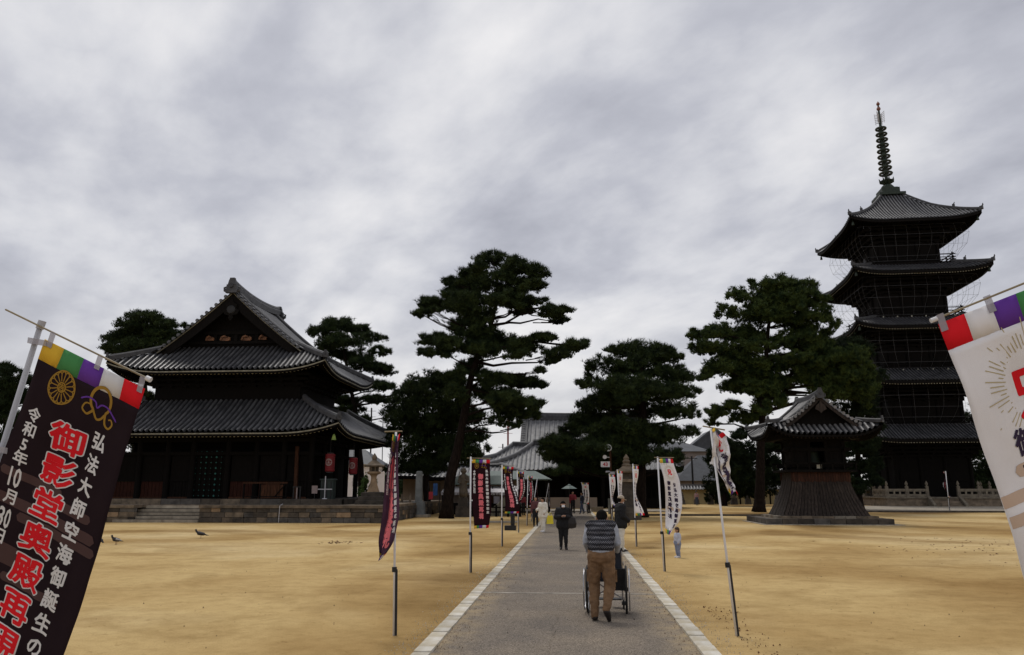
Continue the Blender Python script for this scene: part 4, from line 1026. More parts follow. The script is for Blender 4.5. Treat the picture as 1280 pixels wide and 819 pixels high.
for side in 'FBLR':
    n = 8 if side in 'FB' else 5
    for j in range(n):
        f = -1 + 2 * (j + .5) / n
        c, d = ((f * 3.15, -2.1, .15), (6.3 / n - .02, .3, .30)) if side == 'F' else ((f * 3.15, 2.1, .15), (6.3 / n - .02, .3, .30)) if side == 'B' else ((3.0, f * 1.95, .15), (.3, 3.9 / n - .02, .30)) if side == 'R' else ((-3.0, f * 1.95, .15), (.3, 3.9 / n - .02, .30))
        MB().box((c[0] , c[1] + r.uniform(-.015, .015), c[2]), d).build('plinth_stone', r.choice(['stone_dark', 'stone_grey', 'stone_dark']), bp_)
MB().box((0, 0, .275), (5.7, 3.9, .05)).build('top_slab', 'stone', bp_)
MB().box((13.15, 42.5, .015), (6.9, 5.0, .03)).build('pavement', 'stone_light', kind='structure')
# ================================================================ TREES
def mesh_np(name, V, F, m, parent, kind=None):
    me = bpy.data.meshes.new(name); nv, nf = len(V), len(F); k = F.shape[1]
    me.vertices.add(nv); me.vertices.foreach_set('co', V.astype(np.float32).ravel())
    me.loops.add(nf * k); me.loops.foreach_set('vertex_index', F.astype(np.int32).ravel())
    me.polygons.add(nf); me.polygons.foreach_set('loop_start', np.arange(0, nf * k, k, dtype=np.int32)); me.polygons.foreach_set('loop_total', np.full(nf, k, dtype=np.int32))
    me.materials.append(M[m]); me.update(); me.validate()
    o = bpy.data.objects.new(name, me); COL.objects.link(o); o.parent = parent
    if kind: o['kind'] = kind
    return o
def tufts(pads, dens, L, wd, seed, nb=9, up=.55):
    """pads: list of (centre, rx, ry, rz). needle tufts spread through flattened lobes"""
    rs = np.random.RandomState(seed); C = []
    for (c, rx, ry, rz) in pads:
        n = int(max(8, dens * rx * ry * 3.9))
        # sub-clumps within the pad make an uneven outline
        k = max(3, int(n / 16)); cc = rs.normal(size=(k, 3)); cc /= np.linalg.norm(cc, axis=1)[:, None]; cc *= rs.uniform(.2, 1.1, (k, 1)) ** .5
        cc[:, 2] = np.where(cc[:, 2] < 0, cc[:, 2] * .7, cc[:, 2])
        w_ = rs.randint(0, k, n); q = cc[w_] + rs.normal(size=(n, 3)) * np.array([.12, .12, .16])
        C.append(np.array(c)[None] + q * np.array([rx, ry, rz])[None])
    C = np.concatenate(C); n = len(C)
    D = rs.normal(size=(n, nb, 3)); D[:, :, 2] = np.abs(D[:, :, 2]) * .9 + up - .25; D /= np.linalg.norm(D, axis=2)[:, :, None]
    S = rs.normal(size=(n, nb, 3)); S = np.cross(D, S); S /= np.linalg.norm(S, axis=2)[:, :, None]
    l = L * rs.uniform(.6, 1.15, (n, nb, 1)); b = C[:, None, :] - D * l * .15
    V = np.stack([b - S * wd * .5, b + S * wd * .5, b + D * l], axis=2).reshape(-1, 3)
    return V, np.arange(len(V)).reshape(-1, 3)
NTRI = [0]
def pine(label, group, Y, trunk, r0, pads, seed, dens=95, L=.36, wd=.042, m='needles', depth=3.0, extra=1.0, base_z=0.0, limbs=True, name='pine_tree', thick=1.2, fill=.34):
    """trunk [(px,py)], pads [(px,py,rx,ry)] as seen; given their own depth round the trunk"""
    rs = random.Random(seed); tp = [at(x, y, Y) for x, y in trunk]; tp[0].z = base_z - .02
    b0 = tp[0].copy(); root = thing(name, label, 'pine tree' if name == 'pine_tree' else 'tree', b0, 0, group)
    T = [p - b0 for p in tp]
    # wander the trunk a little in depth
    for i in range(1, len(T)): T[i].y += rs.uniform(-.25, .25)
    pts = []
    for i in range(len(T) - 1):
        for k in range(4): pts.append(T[i].lerp(T[i + 1], k / 4))
    pts.append(T[-1]); n = len(pts); rad = [r0 * (1.0 - .82 * (i / (n - 1)) ** .9) * (1 + .06 * math.sin(i * 2.3)) for i in range(n)]; rad[0] = r0 * 1.35; rad[1] = r0 * 1.06
    MB().tube(pts, rad, 10).build('trunk', 'bark', root, smooth=True)
    P = []; mpp = Y / FPX * 1.03
    # smaller lobes bridging neighbouring ones
    add = []
    for i, a in enumerate(pads):
        for b in pads[i + 1:]:
            dx, dy = abs(a[0] - b[0]), abs(a[1] - b[1])
            if dx < (a[2] + b[2]) * .95 and dy < (a[3] + b[3]) * 1.25 and rs.random() < fill: add.append(((a[0] + b[0]) / 2 + rs.uniform(-5, 5), (a[1] + b[1]) / 2 + rs.uniform(-2, 2), min(a[2], b[2]) * .62, min(a[3], b[3]) * .75))
    pads = list(pads) + add
    for (px, py, rx, ry) in pads:
        for rep in range(2 if rs.random() < extra else 1):
            dy = rs.uniform(-depth, depth) * (1 if rep else .6)
            q = at(px + (rs.uniform(-.35, .35) * rx if rep else 0), py + (rs.uniform(-.3, .3) * ry if rep else 0), Y + dy) - b0
            s_ = (.8 if rep else 1.0); P.append((q, rx * mpp * s_, min(rx * mpp, 1.6) * s_ * .9, ry * mpp * s_ * thick))
            if rep or rs.random() < .4: continue
            best = min(pts, key=lambda t: (t - q).length + (1.2 * max(0, t.z - q.z + .3)))
            if (best - q).length > .5:
                mid = best.lerp(q, .5) + Vector((0, 0, rs.uniform(-.05, .25) * (best - q).length * .4))
                rr = .022 + .011 * (best - q).length
                lm = MB(); D_ = (best - q).length; wv = lambda k: Vector((rs.uniform(-k, k), rs.uniform(-k, k), rs.uniform(-k, k))) * D_
                mid = mid + wv(.09); lm.tube([best, best.lerp(mid, .5) + wv(.06), mid, mid.lerp(q, .5) + wv(.06), q + Vector((0, 0, -ry * mpp * .3))], [rr * 1.5, rr * 1.1, rr * .9, rr * .6, rr * .25], 5)
                for k in range(3):
                    e = q + Vector((rs.uniform(-.7, .7) * rx * mpp, rs.uniform(-.6, .6), rs.uniform(-.1, .3) * ry * mpp))
                    lm.tube([mid.lerp(q, .3 + .2 * k), mid.lerp(e, .7) + Vector((0, 0, -.05)), e], [rr * .5, rr * .35, .015], 4)
                lm.build('limb', 'bark', root)
    V, F = tufts(P, dens, L, wd, seed)
    NTRI[0] += len(F)
    mesh_np('foliage', V, F, m, root, 'stuff')
    return root
def z5(l): return [(480 + a / 2.34, 310 + b / 2.34, c / 2.34, d / 2.34) for a, b, c, d in l]
GP = 'pine trees of the temple court'
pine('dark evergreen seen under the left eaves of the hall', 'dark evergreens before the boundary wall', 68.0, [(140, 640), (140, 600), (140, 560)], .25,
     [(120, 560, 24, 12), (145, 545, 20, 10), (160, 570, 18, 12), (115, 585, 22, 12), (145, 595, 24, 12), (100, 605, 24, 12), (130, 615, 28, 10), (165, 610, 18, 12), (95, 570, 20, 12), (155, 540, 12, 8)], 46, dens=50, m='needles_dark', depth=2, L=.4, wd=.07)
pine('tall leaning black pine with open layered crown left of the path', GP, 47.5,
     [(558, 649), (563, 600), (572, 560), (580, 520), (588, 475), (598, 445), (611, 415), (620, 380), (622, 345)], .38,
     z5([(310, 38, 52, 22), (390, 55, 48, 20), (445, 75, 40, 18), (262, 80, 48, 20), (200, 98, 34, 15), (330, 100, 80, 30), (430, 112, 45, 16), (230, 132, 60, 24), (150, 168, 56, 20), (118, 196, 30, 10), (260, 170, 75, 32), (350, 150, 60, 24), (500, 190, 46, 14), (520, 216, 28, 11), (440, 160, 36, 12), (395, 185, 40, 10), (150, 270, 50, 16), (128, 308, 30, 12), (205, 285, 48, 22), (180, 310, 30, 14), (255, 235, 72, 38), (330, 272, 55, 26), (410, 290, 50, 18), (462, 265, 42, 11), (560, 288, 42, 13), (585, 280, 20, 9), (510, 310, 42, 14), (480, 335, 26, 8), (385, 312, 40, 13), (462, 362, 20, 10), (290, 300, 50, 25), (325, 388, 56, 18), (400, 395, 56, 17), (455, 402, 28, 9), (285, 420, 36, 16), (340, 440, 66, 22), (420, 460, 42, 17), (440, 492, 26, 10), (378, 480, 56, 22), (345, 508, 34, 13), (200, 385, 40, 20), (250, 350, 40, 24), (205, 430, 40, 22), (395, 520, 20, 9)]), 21, dens=120, extra=.85, fill=.42)
pine('dense dark pine just left of the tall leaning pine', GP, 55.0,
     [(535, 644), (533, 600), (536, 560), (540, 520), (545, 480)], .3,
     [(528, 482, 22, 11), (508, 500, 20, 11), (545, 478, 22, 10), (500, 522, 20, 14), (530, 512, 30, 15), (560, 498, 30, 14), (575, 525, 30, 14), (545, 545, 36, 16), (510, 556, 26, 14), (592, 546, 20, 10), (602, 562, 10, 6), (572, 572, 30, 12), (530, 582, 34, 11), (496, 582, 16, 10), (515, 535, 30, 12), (560, 560, 30, 12), (490, 545, 10, 12), (590, 520, 18, 10), (568, 480, 20, 9)], 31, dens=85, m='needles', depth=2.5, extra=.65, fill=.22)
pine('pine with flat spreading layers rising behind the right end of the hall', GP, 64.0,
     [(452, 640), (451, 580), (446, 520), (436, 470), (428, 430), (425, 405)], .32,
     [(424, 407, 24, 7), (403, 415, 18, 7), (447, 412, 18, 6), (462, 424, 20, 6), (430, 428, 30, 9), (475, 440, 14, 5), (410, 440, 22, 9), (448, 446, 26, 8), (478, 464, 18, 6), (455, 458, 24, 7), (484, 484, 12, 4), (465, 484, 24, 6), (430, 500, 20, 5), (408, 492, 16, 5), (436, 512, 20, 5), (470, 500, 18, 5), (448, 524, 14, 4), (485, 500, 8, 4), (490, 520, 14, 8), (500, 492, 10, 6)], 41, dens=85, depth=2.5, extra=.6)
pine('pine crown rising behind the left slope of the hall roof', GP, 66.0,
     [(180, 640), (180, 560), (182, 500), (180, 440), (178, 400)], .32,
     [(180, 397, 24, 7), (160, 406, 17, 6), (206, 405, 16, 6), (175, 416, 34, 9), (148, 425, 20, 6), (203, 420, 24, 8), (138, 434, 13, 4), (180, 432, 32, 9), (150, 440, 20, 6), (215, 430, 18, 8), (233, 407, 8, 5), (236, 416, 12, 6), (165, 490, 20, 7), (185, 498, 18, 6), (150, 480, 12, 5), (160, 460, 22, 10), (190, 460, 24, 10)], 43, dens=85, depth=2.5)
pine('dense dark pine behind the black banner at the far left', GP, 38.0,
     [(2, 665), (4, 600), (6, 540), (8, 480)], .3,
     [(5, 462, 16, 10), (-8, 470, 20, 12), (18, 478, 18, 10), (0, 490, 26, 14), (28, 470, 10, 6), (26, 500, 20, 12), (0, 520, 26, 14), (30, 530, 18, 12), (0, 550, 26, 12), (34, 556, 14, 9), (0, 580, 24, 10), (40, 478, 9, 5), (44, 500, 10, 6)], 44, dens=75, depth=1.8, m='needles_dark')
pine('broad dark pine with thick trunk behind the white banners right of the path', GP, 50.5,
     [(797, 647), (798, 610), (800, 570), (803, 520), (802, 480), (800, 445)], .58,
     [(800, 440, 32, 11), (770, 437, 14, 6), (828, 446, 24, 9), (758, 458, 24, 10), (800, 462, 38, 14), (842, 470, 24, 10), (736, 478, 15, 8), (780, 486, 40, 14), (826, 492, 32, 13), (862, 492, 14, 7), (746, 505, 24, 11), (790, 512, 42, 14), (846, 516, 24, 10), (735, 528, 26, 10), (770, 540, 36, 14), (818, 545, 34, 13), (858, 540, 18, 8), (742, 562, 32, 10), (790, 570, 36, 11), (838, 572, 20, 7), (715, 540, 18, 7), (700, 552, 22, 7), (720, 575, 30, 8), (692, 572, 16, 5), (758, 585, 30, 9), (840, 588, 10, 4), (865, 520, 10, 7), (700, 568, 24, 7), (735, 585, 26, 7), (715, 560, 20, 7), (690, 560, 14, 5), (700, 590, 18, 5)], 51, dens=95, m='needles', extra=.8, fill=.25)
pine('big green pine with rounded crown between the belfry and the house', GP, 62.0,
     [(949, 642), (950, 610), (951, 560), (954, 515), (956, 465), (960, 410), (968, 370)], .46,
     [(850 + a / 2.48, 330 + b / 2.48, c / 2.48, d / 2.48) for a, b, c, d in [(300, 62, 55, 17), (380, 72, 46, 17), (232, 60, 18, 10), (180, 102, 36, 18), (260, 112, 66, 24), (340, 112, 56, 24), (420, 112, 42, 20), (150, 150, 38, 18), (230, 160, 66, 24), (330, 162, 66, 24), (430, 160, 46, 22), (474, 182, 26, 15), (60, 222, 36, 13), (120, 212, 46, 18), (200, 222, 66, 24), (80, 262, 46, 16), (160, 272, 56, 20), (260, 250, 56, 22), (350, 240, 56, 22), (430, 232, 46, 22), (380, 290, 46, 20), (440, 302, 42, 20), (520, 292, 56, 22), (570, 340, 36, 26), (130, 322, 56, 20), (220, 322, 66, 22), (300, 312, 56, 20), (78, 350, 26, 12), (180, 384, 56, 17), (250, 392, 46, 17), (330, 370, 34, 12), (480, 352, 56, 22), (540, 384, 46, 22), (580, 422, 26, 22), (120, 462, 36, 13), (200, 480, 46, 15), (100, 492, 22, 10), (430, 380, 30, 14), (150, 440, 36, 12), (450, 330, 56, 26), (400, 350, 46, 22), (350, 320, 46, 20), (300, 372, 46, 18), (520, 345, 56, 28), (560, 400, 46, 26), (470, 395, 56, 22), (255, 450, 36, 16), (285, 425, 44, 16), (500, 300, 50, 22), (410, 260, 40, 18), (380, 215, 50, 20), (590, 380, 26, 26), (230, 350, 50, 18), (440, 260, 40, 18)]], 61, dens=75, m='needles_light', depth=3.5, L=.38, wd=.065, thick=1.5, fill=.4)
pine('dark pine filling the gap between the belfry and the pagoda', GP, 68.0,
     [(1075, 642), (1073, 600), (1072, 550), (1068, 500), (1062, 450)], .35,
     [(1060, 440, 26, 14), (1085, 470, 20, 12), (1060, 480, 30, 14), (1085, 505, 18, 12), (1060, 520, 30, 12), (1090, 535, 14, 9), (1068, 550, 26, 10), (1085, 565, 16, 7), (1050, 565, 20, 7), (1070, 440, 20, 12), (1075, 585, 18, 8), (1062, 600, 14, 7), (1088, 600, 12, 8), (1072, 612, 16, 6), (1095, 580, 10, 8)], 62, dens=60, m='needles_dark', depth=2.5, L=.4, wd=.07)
pine('dark evergreen behind the right side of the pagoda base', 'dark evergreens before the boundary wall', 108.0, [(1235, 629), (1233, 590), (1230, 540)], .3,
     [(1215, 560, 22, 14), (1240, 540, 24, 14), (1225, 590, 26, 14), (1255, 575, 26, 16), (1210, 610, 20, 10), (1245, 608, 30, 12), (1275, 590, 26, 16), (1220, 520, 14, 12), (1262, 545, 22, 14)], 65, dens=35, m='needles_dark', depth=3, L=.5, wd=.09)
pine('low dark evergreens behind the white crumpled banner', 'dark evergreens before the boundary wall', 84.0,
     [(905, 631), (905, 600), (905, 560)], .3,
     [(892, 575, 12, 9), (910, 560, 20, 9), (925, 575, 24, 12), (905, 590, 22, 10), (935, 595, 22, 12), (915, 610, 22, 9), (945, 570, 20, 12), (945, 615, 22, 9), (965, 590, 20, 14), (985, 600, 20, 12), (925, 545, 12, 7), (965, 560, 18, 9)], 63, dens=45, m='needles_dark', depth=3, L=.45, wd=.08)
pine('dark evergreens closing the view behind the stone lantern and trunk', 'dark evergreens before the boundary wall', 80.0,
     [(830, 634), (828, 600), (826, 560)], .3,
     [(815, 600, 12, 10), (820, 618, 10, 9), (812, 585, 10, 7)], 64, dens=60, m='needles_dark', depth=1.5, L=.4, wd=.07)
def bush(label, loc, rx, ry, rz, seed, m='leaves', dens=160, group=None, L=.14, wd=.08, cat='shrub', n=9):
    rs = random.Random(seed); root = thing('shrub', label, cat, loc, 0, group)
    P = [(Vector((rs.uniform(-.6, .6) * rx, rs.uniform(-.6, .6) * ry, rz * (.5 + rs.uniform(-.25, .7)))), rx * .5, ry * .5, rz * .45) for _ in range(n)]
    b = MB()
    for c, *_ in P: b.tube([(0, 0, 0), (c.x * .5, c.y * .5, c.z * .6), tuple(c)], [.04, .03, .01], 4)
    b.build('stems', 'bark', root); V, F = tufts(P, dens, L, wd, seed, nb=7, up=.3); NTRI[0] += len(F)
    mesh_np('foliage', V, F, m, root, 'stuff'); return root
p = at(455, 628, 43.6); bush('bright green shrub between the hall corner and the stone lantern', (p.x, 44.3, .9), .6, .5, 1.25, 3)
p = gp(898, 631); bush('clipped dark round bush in front of the boundary wall', (p.x, 89, 0), 1.9, 1.2, 1.9, 5, 'needles_dark', 90, L=.3, wd=.1)

# ================================================================ BACKGROUND BUILDINGS
def simple_hip(name_root, loc, A, B, z0, h, sp=.45, lift=.5, tm='tile_pale', rr=.10, dg=None, og=0, rz=0, wallinset=1.2, wallm='wood_dark', label='', cat='building', ridge_h=.5, lines=True, cl=2.5, cap=None):
    root = thing(name_root, label, cat, loc, rz)
    rf = Roof(A, B, z0, h, cl=cl, lift=lift, dl=2.5, dg=dg, og=og, sp=sp, cap=cap)
    rf.surface(step=1.2).build('roof', tm, root)
    o = rf.ribs(rr, step=1.3).build('roof_tiles', tm, root); o['kind'] = 'stuff'
    rf.surface(dz=-.28, dlim=1.8, step=1.5).build('soffit', 'wood_dark', root)
    rf.eave_line(.05, -.28, .1, .22).build('eave_board', 'wood_dark', root)
    for sx_ in (-1, 1):
        for sy in (-1, 1): MB().sweep(rf.hip(sx_, sy, .03, dg if dg else min(A, B), .02), .35, .32).build('hip_ridge', tm, root)
    if dg is None and A > B: MB().sweep([(-(A - B), 0, z0 + h(B) - .1), (0, 0, z0 + h(B) - .15), (A - B, 0, z0 + h(B) - .1)], .5, ridge_h, x_axis=(0, 1, 0)).build('ridge', 'tile_ridge', root)
    if dg is not None: gable(rf, root, .5, ridge_h, .2, .35, tilem=tm)
    MB().box((0, 0, z0 / 2), (2 * (A - wallinset), 2 * (B - wallinset), z0 + .1)).build('wall', wallm, root)
    return root, rf
# great hall roof far beyond the path
gh, _ = simple_hip('great_hall', (1.4, 99, 0), 8.5, 8.6, 4.6, lambda d: .48 * d + .028 * d * d, sp=.6, rr=.13, label='large distant hall with broad pale grey tiled roof beyond the gate and the pines', cat='temple', ridge_h=.8, lift=.6, cl=4, dg=1.5, og=.5, rz=PI / 2)
# gatehouse: dark open front at the end of the path
gt = thing('gate_building', 'wide dark wooden gatehouse with open front closing the end of the path', 'gate', (1.3, 76, 0))
rfg = Roof(9.2, 4.2, 3.55, lambda d: .42 * d + .05 * d * d, cl=3, lift=.4, dl=2.5, sp=.42)
rfg.surface(step=.9).build('roof', 'tile_pale', gt); o = rfg.ribs(.10, step=1.0).build('roof_tiles', 'tile_pale', gt); o['kind'] = 'stuff'
rfg.surface(dz=-.25, dlim=1.8).build('soffit', 'wood_dark', gt); rfg.eave_line(.05, -.25, .1, .2).build('eave_board', 'wood_dark', gt)
for sx_ in (-1, 1):
    for sy in (-1, 1): MB().sweep(rfg.hip(sx_, sy, .03, 4.2, .02), .35, .34).build('hip_ridge', 'tile_pale', gt)
MB().sweep([(-5, 0, 3.55 + 2.6), (0, 0, 3.55 + 2.55), (5, 0, 3.55 + 2.6)], .5, .5, x_axis=(0, 1, 0)).build('ridge', 'tile_ridge', gt)
for x in (-7.6, -5.6, -3.6, -1.7, 1.7, 3.6, 5.6, 7.6):
    for y in (-2.9, 0, 2.9): MB().lathe([(.2, 0), (.18, 3.5)], 8, c=(x, y, 0)).build('pillar', 'wood_dark', gt)
for y in (-2.9, 0, 2.9): MB().box((0, y, 3.1), (15.6, .25, .4)).build('beam', 'wood_dark', gt)
for a, c in ((-7.6, -1.9), (1.9, 7.6)):
    MB().box(((a + c) / 2, 0, 1.5), (c - a, .12, 3.0)).build('wall_panel', 'wood_dark', gt)
    MB().box(((a + c) / 2, -2.9, .45), (c - a - .3, .1, .9)).build('fence_panel', 'wood_dark', gt)
    for k in range(int((c - a) / .5)): MB().box((a + .35 + .5 * k, -2.95, 1.35), (.07, .06, .95)).build('fence_bar', 'wood_dark', gt)
MB().box((0, .6, 1.7), (3.2, .1, 3.3)).build('inner_door', 'wood_dark', gt)
MB().box((-1.7, -3.4, .5), (5.6, .5, 1.0)).build('low_wall', 'plaster_tan', gt)
# side hall with hip-and-gable tiled roof between the tall pine and the gate
sh, _ = simple_hip('side_hall', (-5.0, 84, 0), 5.6, 4.2, 3.9, lambda d: .42 * d + .05 * d * d, sp=.42, rr=.10, lift=.9, cl=2.8, label='tiled hall with sharply upturned roof corner seen between the tall pine and the gate', cat='temple')
# low office with pale tiled roof behind the tall pine
of, _ = simple_hip('temple_office', (-7.6, 64, 0), 4.3, 2.6, 2.72, lambda d: .36 * d, sp=.36, rr=.08, lift=.05, wallm='plaster_tan', label='low temple office with pale grey tiled roof behind the first black banners', cat='building', ridge_h=.35)
o2, _ = simple_hip('storehouse', (-12.6, 68, 0), 3.4, 2.6, 2.9, lambda d: .45 * d, sp=.36, rr=.08, lift=.05, wallm='plaster_tan', label='small storehouse with pale tiled roof behind the stone stele', cat='building', ridge_h=.35)
def awn(label, x0, x1, y0, y1, z0, z1, m, posts=True, rz=0, group=None, name='canopy'):
    t = thing(name, label, 'canopy', ((x0 + x1) / 2, (y0 + y1) / 2, 0), rz, group); hx, hy = (x1 - x0) / 2, (y1 - y0) / 2
    b = MB(); rx = max(0, hx - hy * .9)
    vs = [(-hx, -hy, z0), (hx, -hy, z0), (hx, hy, z0), (-hx, hy, z0), (-rx, 0, z1), (rx, 0, z1)]
    b.add(vs + [(v[0], v[1], v[2] - .07) for v in vs], [(0, 1, 5, 4), (1, 2, 5), (2, 3, 4, 5), (3, 0, 4), (6, 10, 11, 7), (7, 11, 8), (8, 11, 10, 9), (9, 10, 6), (0, 6, 7, 1), (1, 7, 8, 2), (2, 8, 9, 3), (3, 9, 6, 0)]); b.build('roof', m, t)
    if posts:
        for x in (-hx + .2, hx - .2):
            for y in (-hy + .2, hy - .2): MB().tube([(x, y, 0), (x, y, z0 - .02)], .05, 6).build('post', 'wood_dark', t)
    return t
awn('green copper canopy roof in front of the temple office', -8.9, -1.5, 57.5, 60.3, 2.52, 3.15, 'copper_roof')
awn('small green copper canopy below the office roof behind the first banner', -9.0, -4.6, 55.6, 57.0, 2.15, 2.75, 'copper_roof')
t = thing('stall', 'long stall with white scalloped awning behind the tall pine', 'stall', (-6.6, 55.0, 0))
b = MB()
b.add([(-2.7, -.7, 1.55), (2.7, -.7, 1.55), (2.7, 1.3, 2.0), (-2.7, 1.3, 2.0), (-2.7, -.7, 1.51), (2.7, -.7, 1.51), (2.7, 1.3, 1.96), (-2.7, 1.3, 1.96)], [(0, 1, 2, 3), (7, 6, 5, 4), (0, 4, 5, 1), (1, 5, 6, 2), (2, 6, 7, 3), (3, 7, 4, 0)])
n = 22
for i in range(n):
    x = -2.7 + 5.4 * i / n; b.add([(x, -.705, 1.55), (x + 5.4 / n, -.705, 1.55), (x + 5.4 / n * .85, -.71, 1.36), (x + 5.4 / n * .15, -.71, 1.36)], [(0, 1, 2, 3), (3, 2, 1, 0)])
b.build('awning', 'awning', t)
for x in (-2.6, -.9, .9, 2.6): MB().tube([(x, -.6, 0), (x, -.6, 1.5)], .04, 6).build('post', 'wood_dark', t); MB().tube([(x, .45, 0), (x, .45, 2.0)], .04, 6).build('post', 'wood_dark', t)
MB().box((0, .4, .9), (5.2, .08, 1.3)).build('back_panel', 'plaster_tan', t)
MB().box((0, -.2, .4), (5.0, .7, .8)).build('counter', 'wood_dark', t)
MB().box((.9, -.15, 1.05), (.5, .4, .5)).build('box', 'wood_brown', t)
MB().box((1.3, -.62, 1.02), (.42, .06, .5)).build('notice', 'tape', t)
# heap of covered goods and bins before the stall
t = thing('covered_heap', 'heap of goods under crumpled tan sheets beside the second banner pole', 'heap', (-4.9, 52.2, 0))
r = random.Random(4); b = MB(); nx, ny = 16, 8; vs = []
for j in range(ny + 1):
    for i in range(nx + 1):
        x = -1.5 + 3 * i / nx; y = -.7 + 1.4 * j / ny; e = min(i, nx - i, 2) / 2 * min(j, ny - j, 1)
        vs.append((x, y, max(0, e * (.85 + .35 * math.sin(x * 3.1) + r.uniform(-.1, .1)))))
b.add(vs, [(j * (nx + 1) + i, j * (nx + 1) + i + 1, (j + 1) * (nx + 1) + i + 1, (j + 1) * (nx + 1) + i) for j in range(ny) for i in range(nx)]).build('sheet', 'tarp', t)
b = MB()
for i in range(5): b.tube([(-1.4 + .7 * i, -.72, .02), (-1.3 + .7 * i, -.5, .9)], .02, 4)
b.build('cords', 'iron', t)
for i, (x, y, lb) in enumerate(((-3.62, 51.6, 'dark green waste bin right of the covered heap'), (-7.05, 52.0, 'dark green bin left of the covered heap'))):
    t = thing('waste_bin', lb, 'bin', (x, y, 0), 0, 'dark green bins by the stall'); MB().lathe([(.24, 0), (.28, .8)], 12).build('body', 'bin_green', t); MB().lathe([(.30, .8), (.30, .86), (.1, .92)], 12).build('lid', 'iron', t)
def lowfence(label, x0, x1, y, hgt, m, sp=.7):
    t = thing('fence', label, 'fence', ((x0 + x1) / 2, y, 0)); L = x1 - x0; n = int(L / sp)
    for i in range(n + 1): MB().box((-L / 2 + L * i / n, 0, hgt / 2), (.14, .14, hgt), taper=.9).build('post', m, t)
    for z in (hgt * .4, hgt * .8): MB().box((0, 0, z), (L, .07, .09)).build('rail', m, t)
    return t
lowfence('low dark fence along the court edge left of the banners', -7.3, -2.6, 50.6, .75, 'wood_dark')
lowfence('stone post fence beside the stele at the foot of the tall pine', -12.9, -10.7, 50.4, 1.45, 'stone', .55)
# stele
p = gp(525, 646)
t = thing('stone_stele', 'tall narrow grey stone stele on a squat block left of the tall pine', 'stele', (p.x, 49.6, 0))
MB().box((0, 0, .08), (1.45, 1.1, .16)).build('step', 'stone_light', t); MB().box((0, 0, .55), (.82, .7, .85), taper=.86).build('base', 'stele', t)
MB().box((0, 0, 1.92), (.44, .36, 1.9), taper=.88).build('slab', 'stele', t); MB().box((0, 0, 2.90), (.39, .32, .07), taper=.7).build('top', 'stele', t)
# statue on pedestal
p = at(579, 640, 50.2)
t = thing('statue', 'bronze standing monk statue with staff on a tall pedestal behind the first black banner', 'statue', (p.x, 50.2, 0))
MB().box((0, 0, .35), (.95, .95, .7), taper=.9).build('pedestal', 'stone_dark', t); MB().box((0, 0, .95), (.62, .62, .5), taper=.85).build('pedestal_top', 'stone_dark', t)
STAT = (p.x, 50.2, 1.2)
# small clutter by the tall pine's foot
t = thing('hanging_sheet', 'blue and red sheet hung on a rack beside the tall pine trunk', 'sheet', (at(541, 620, 51).x, 51.4, 0))
MB().tube([(-.4, 0, 0), (-.4, 0, 2.2), (.4, 0, 2.2), (.4, 0, 0)], .025, 5).build('rack', 'iron', t); MB().box((.1, -.03, 1.75), (.3, .02, .8)).build('sheet', 'blue_sheet', t); MB().box((-.2, -.03, 1.35), (.28, .02, .5)).build('red_sheet', 'sign_red', t)
# masts above the roofs
for (px, yb, yt, m, lb, rr) in ((635, 575, 523, 'red_mast', 'tall red radio mast rising behind the side hall', .13), (628.5, 575, 555, 'iron', 'short dark antenna left of the red mast', .10), (605, 578, 558, 'iron', 'thin antenna pole above the office roof', .08), (464.5, 560, 510, 'iron', 'dark utility pole behind the right eave of the hall', .12), (479, 560, 515, 'iron', 'thin antenna mast with crossbars right of the utility pole', .06)):
    YY = 115.0; a = at(px, yb, YY); c = at(px, yt, YY)
    t = thing('mast', lb, 'mast', (a.x, YY, 0)); MB().tube([(0, 0, 0), (c.x - a.x, 0, c.z)], [rr * 1.2, rr], 6).build('pole', m, t)
    for k in range(3): MB().bar((-.7 + c.x - a.x, 0, c.z - .5 - .9 * k), (.7 + c.x - a.x, 0, c.z - .5 - .9 * k), .05, .05).build('crossbar', m, t)
# boundary wall with tiled top
wl = thing('boundary_wall', 'long yellow plaster wall with pale tiled coping at the far right', 'wall', (22, 93.5, 0))
for i in range(9): MB().box((-14.2 + 3.5 * i, 0, .85), (3.44, .35, 1.7)).build('panel', 'plaster_yellow', wl); MB().box((-15.95 + 3.5 * i, -.02, .88), (.16, .45, 1.76)).build('post', 'wood_dark', wl)
b = MB(); L = 34.0
b.add([(-17, -.75, 1.72), (17, -.75, 1.72), (17, 0, 2.12), (-17, 0, 2.12), (17, .75, 1.72), (-17, .75, 1.72)], [(0, 1, 2, 3), (3, 2, 4, 5), (0, 5, 4, 1)]); b.build('coping', 'tile', wl)
b = MB()
for i in range(int(L / .36)): x = -17 + .36 * i; b.tube([(x, -.8, 1.74), (x, 0, 2.18)], .085, 5); b.tube([(x, .8, 1.74), (x, 0, 2.18)], .085, 5)
o = b.build('coping_tiles', 'tile_pale', wl); o['kind'] = 'stuff'; MB().box((0, 0, 2.24), (34, .25, .16)).build('ridge', 'tile_pale', wl)
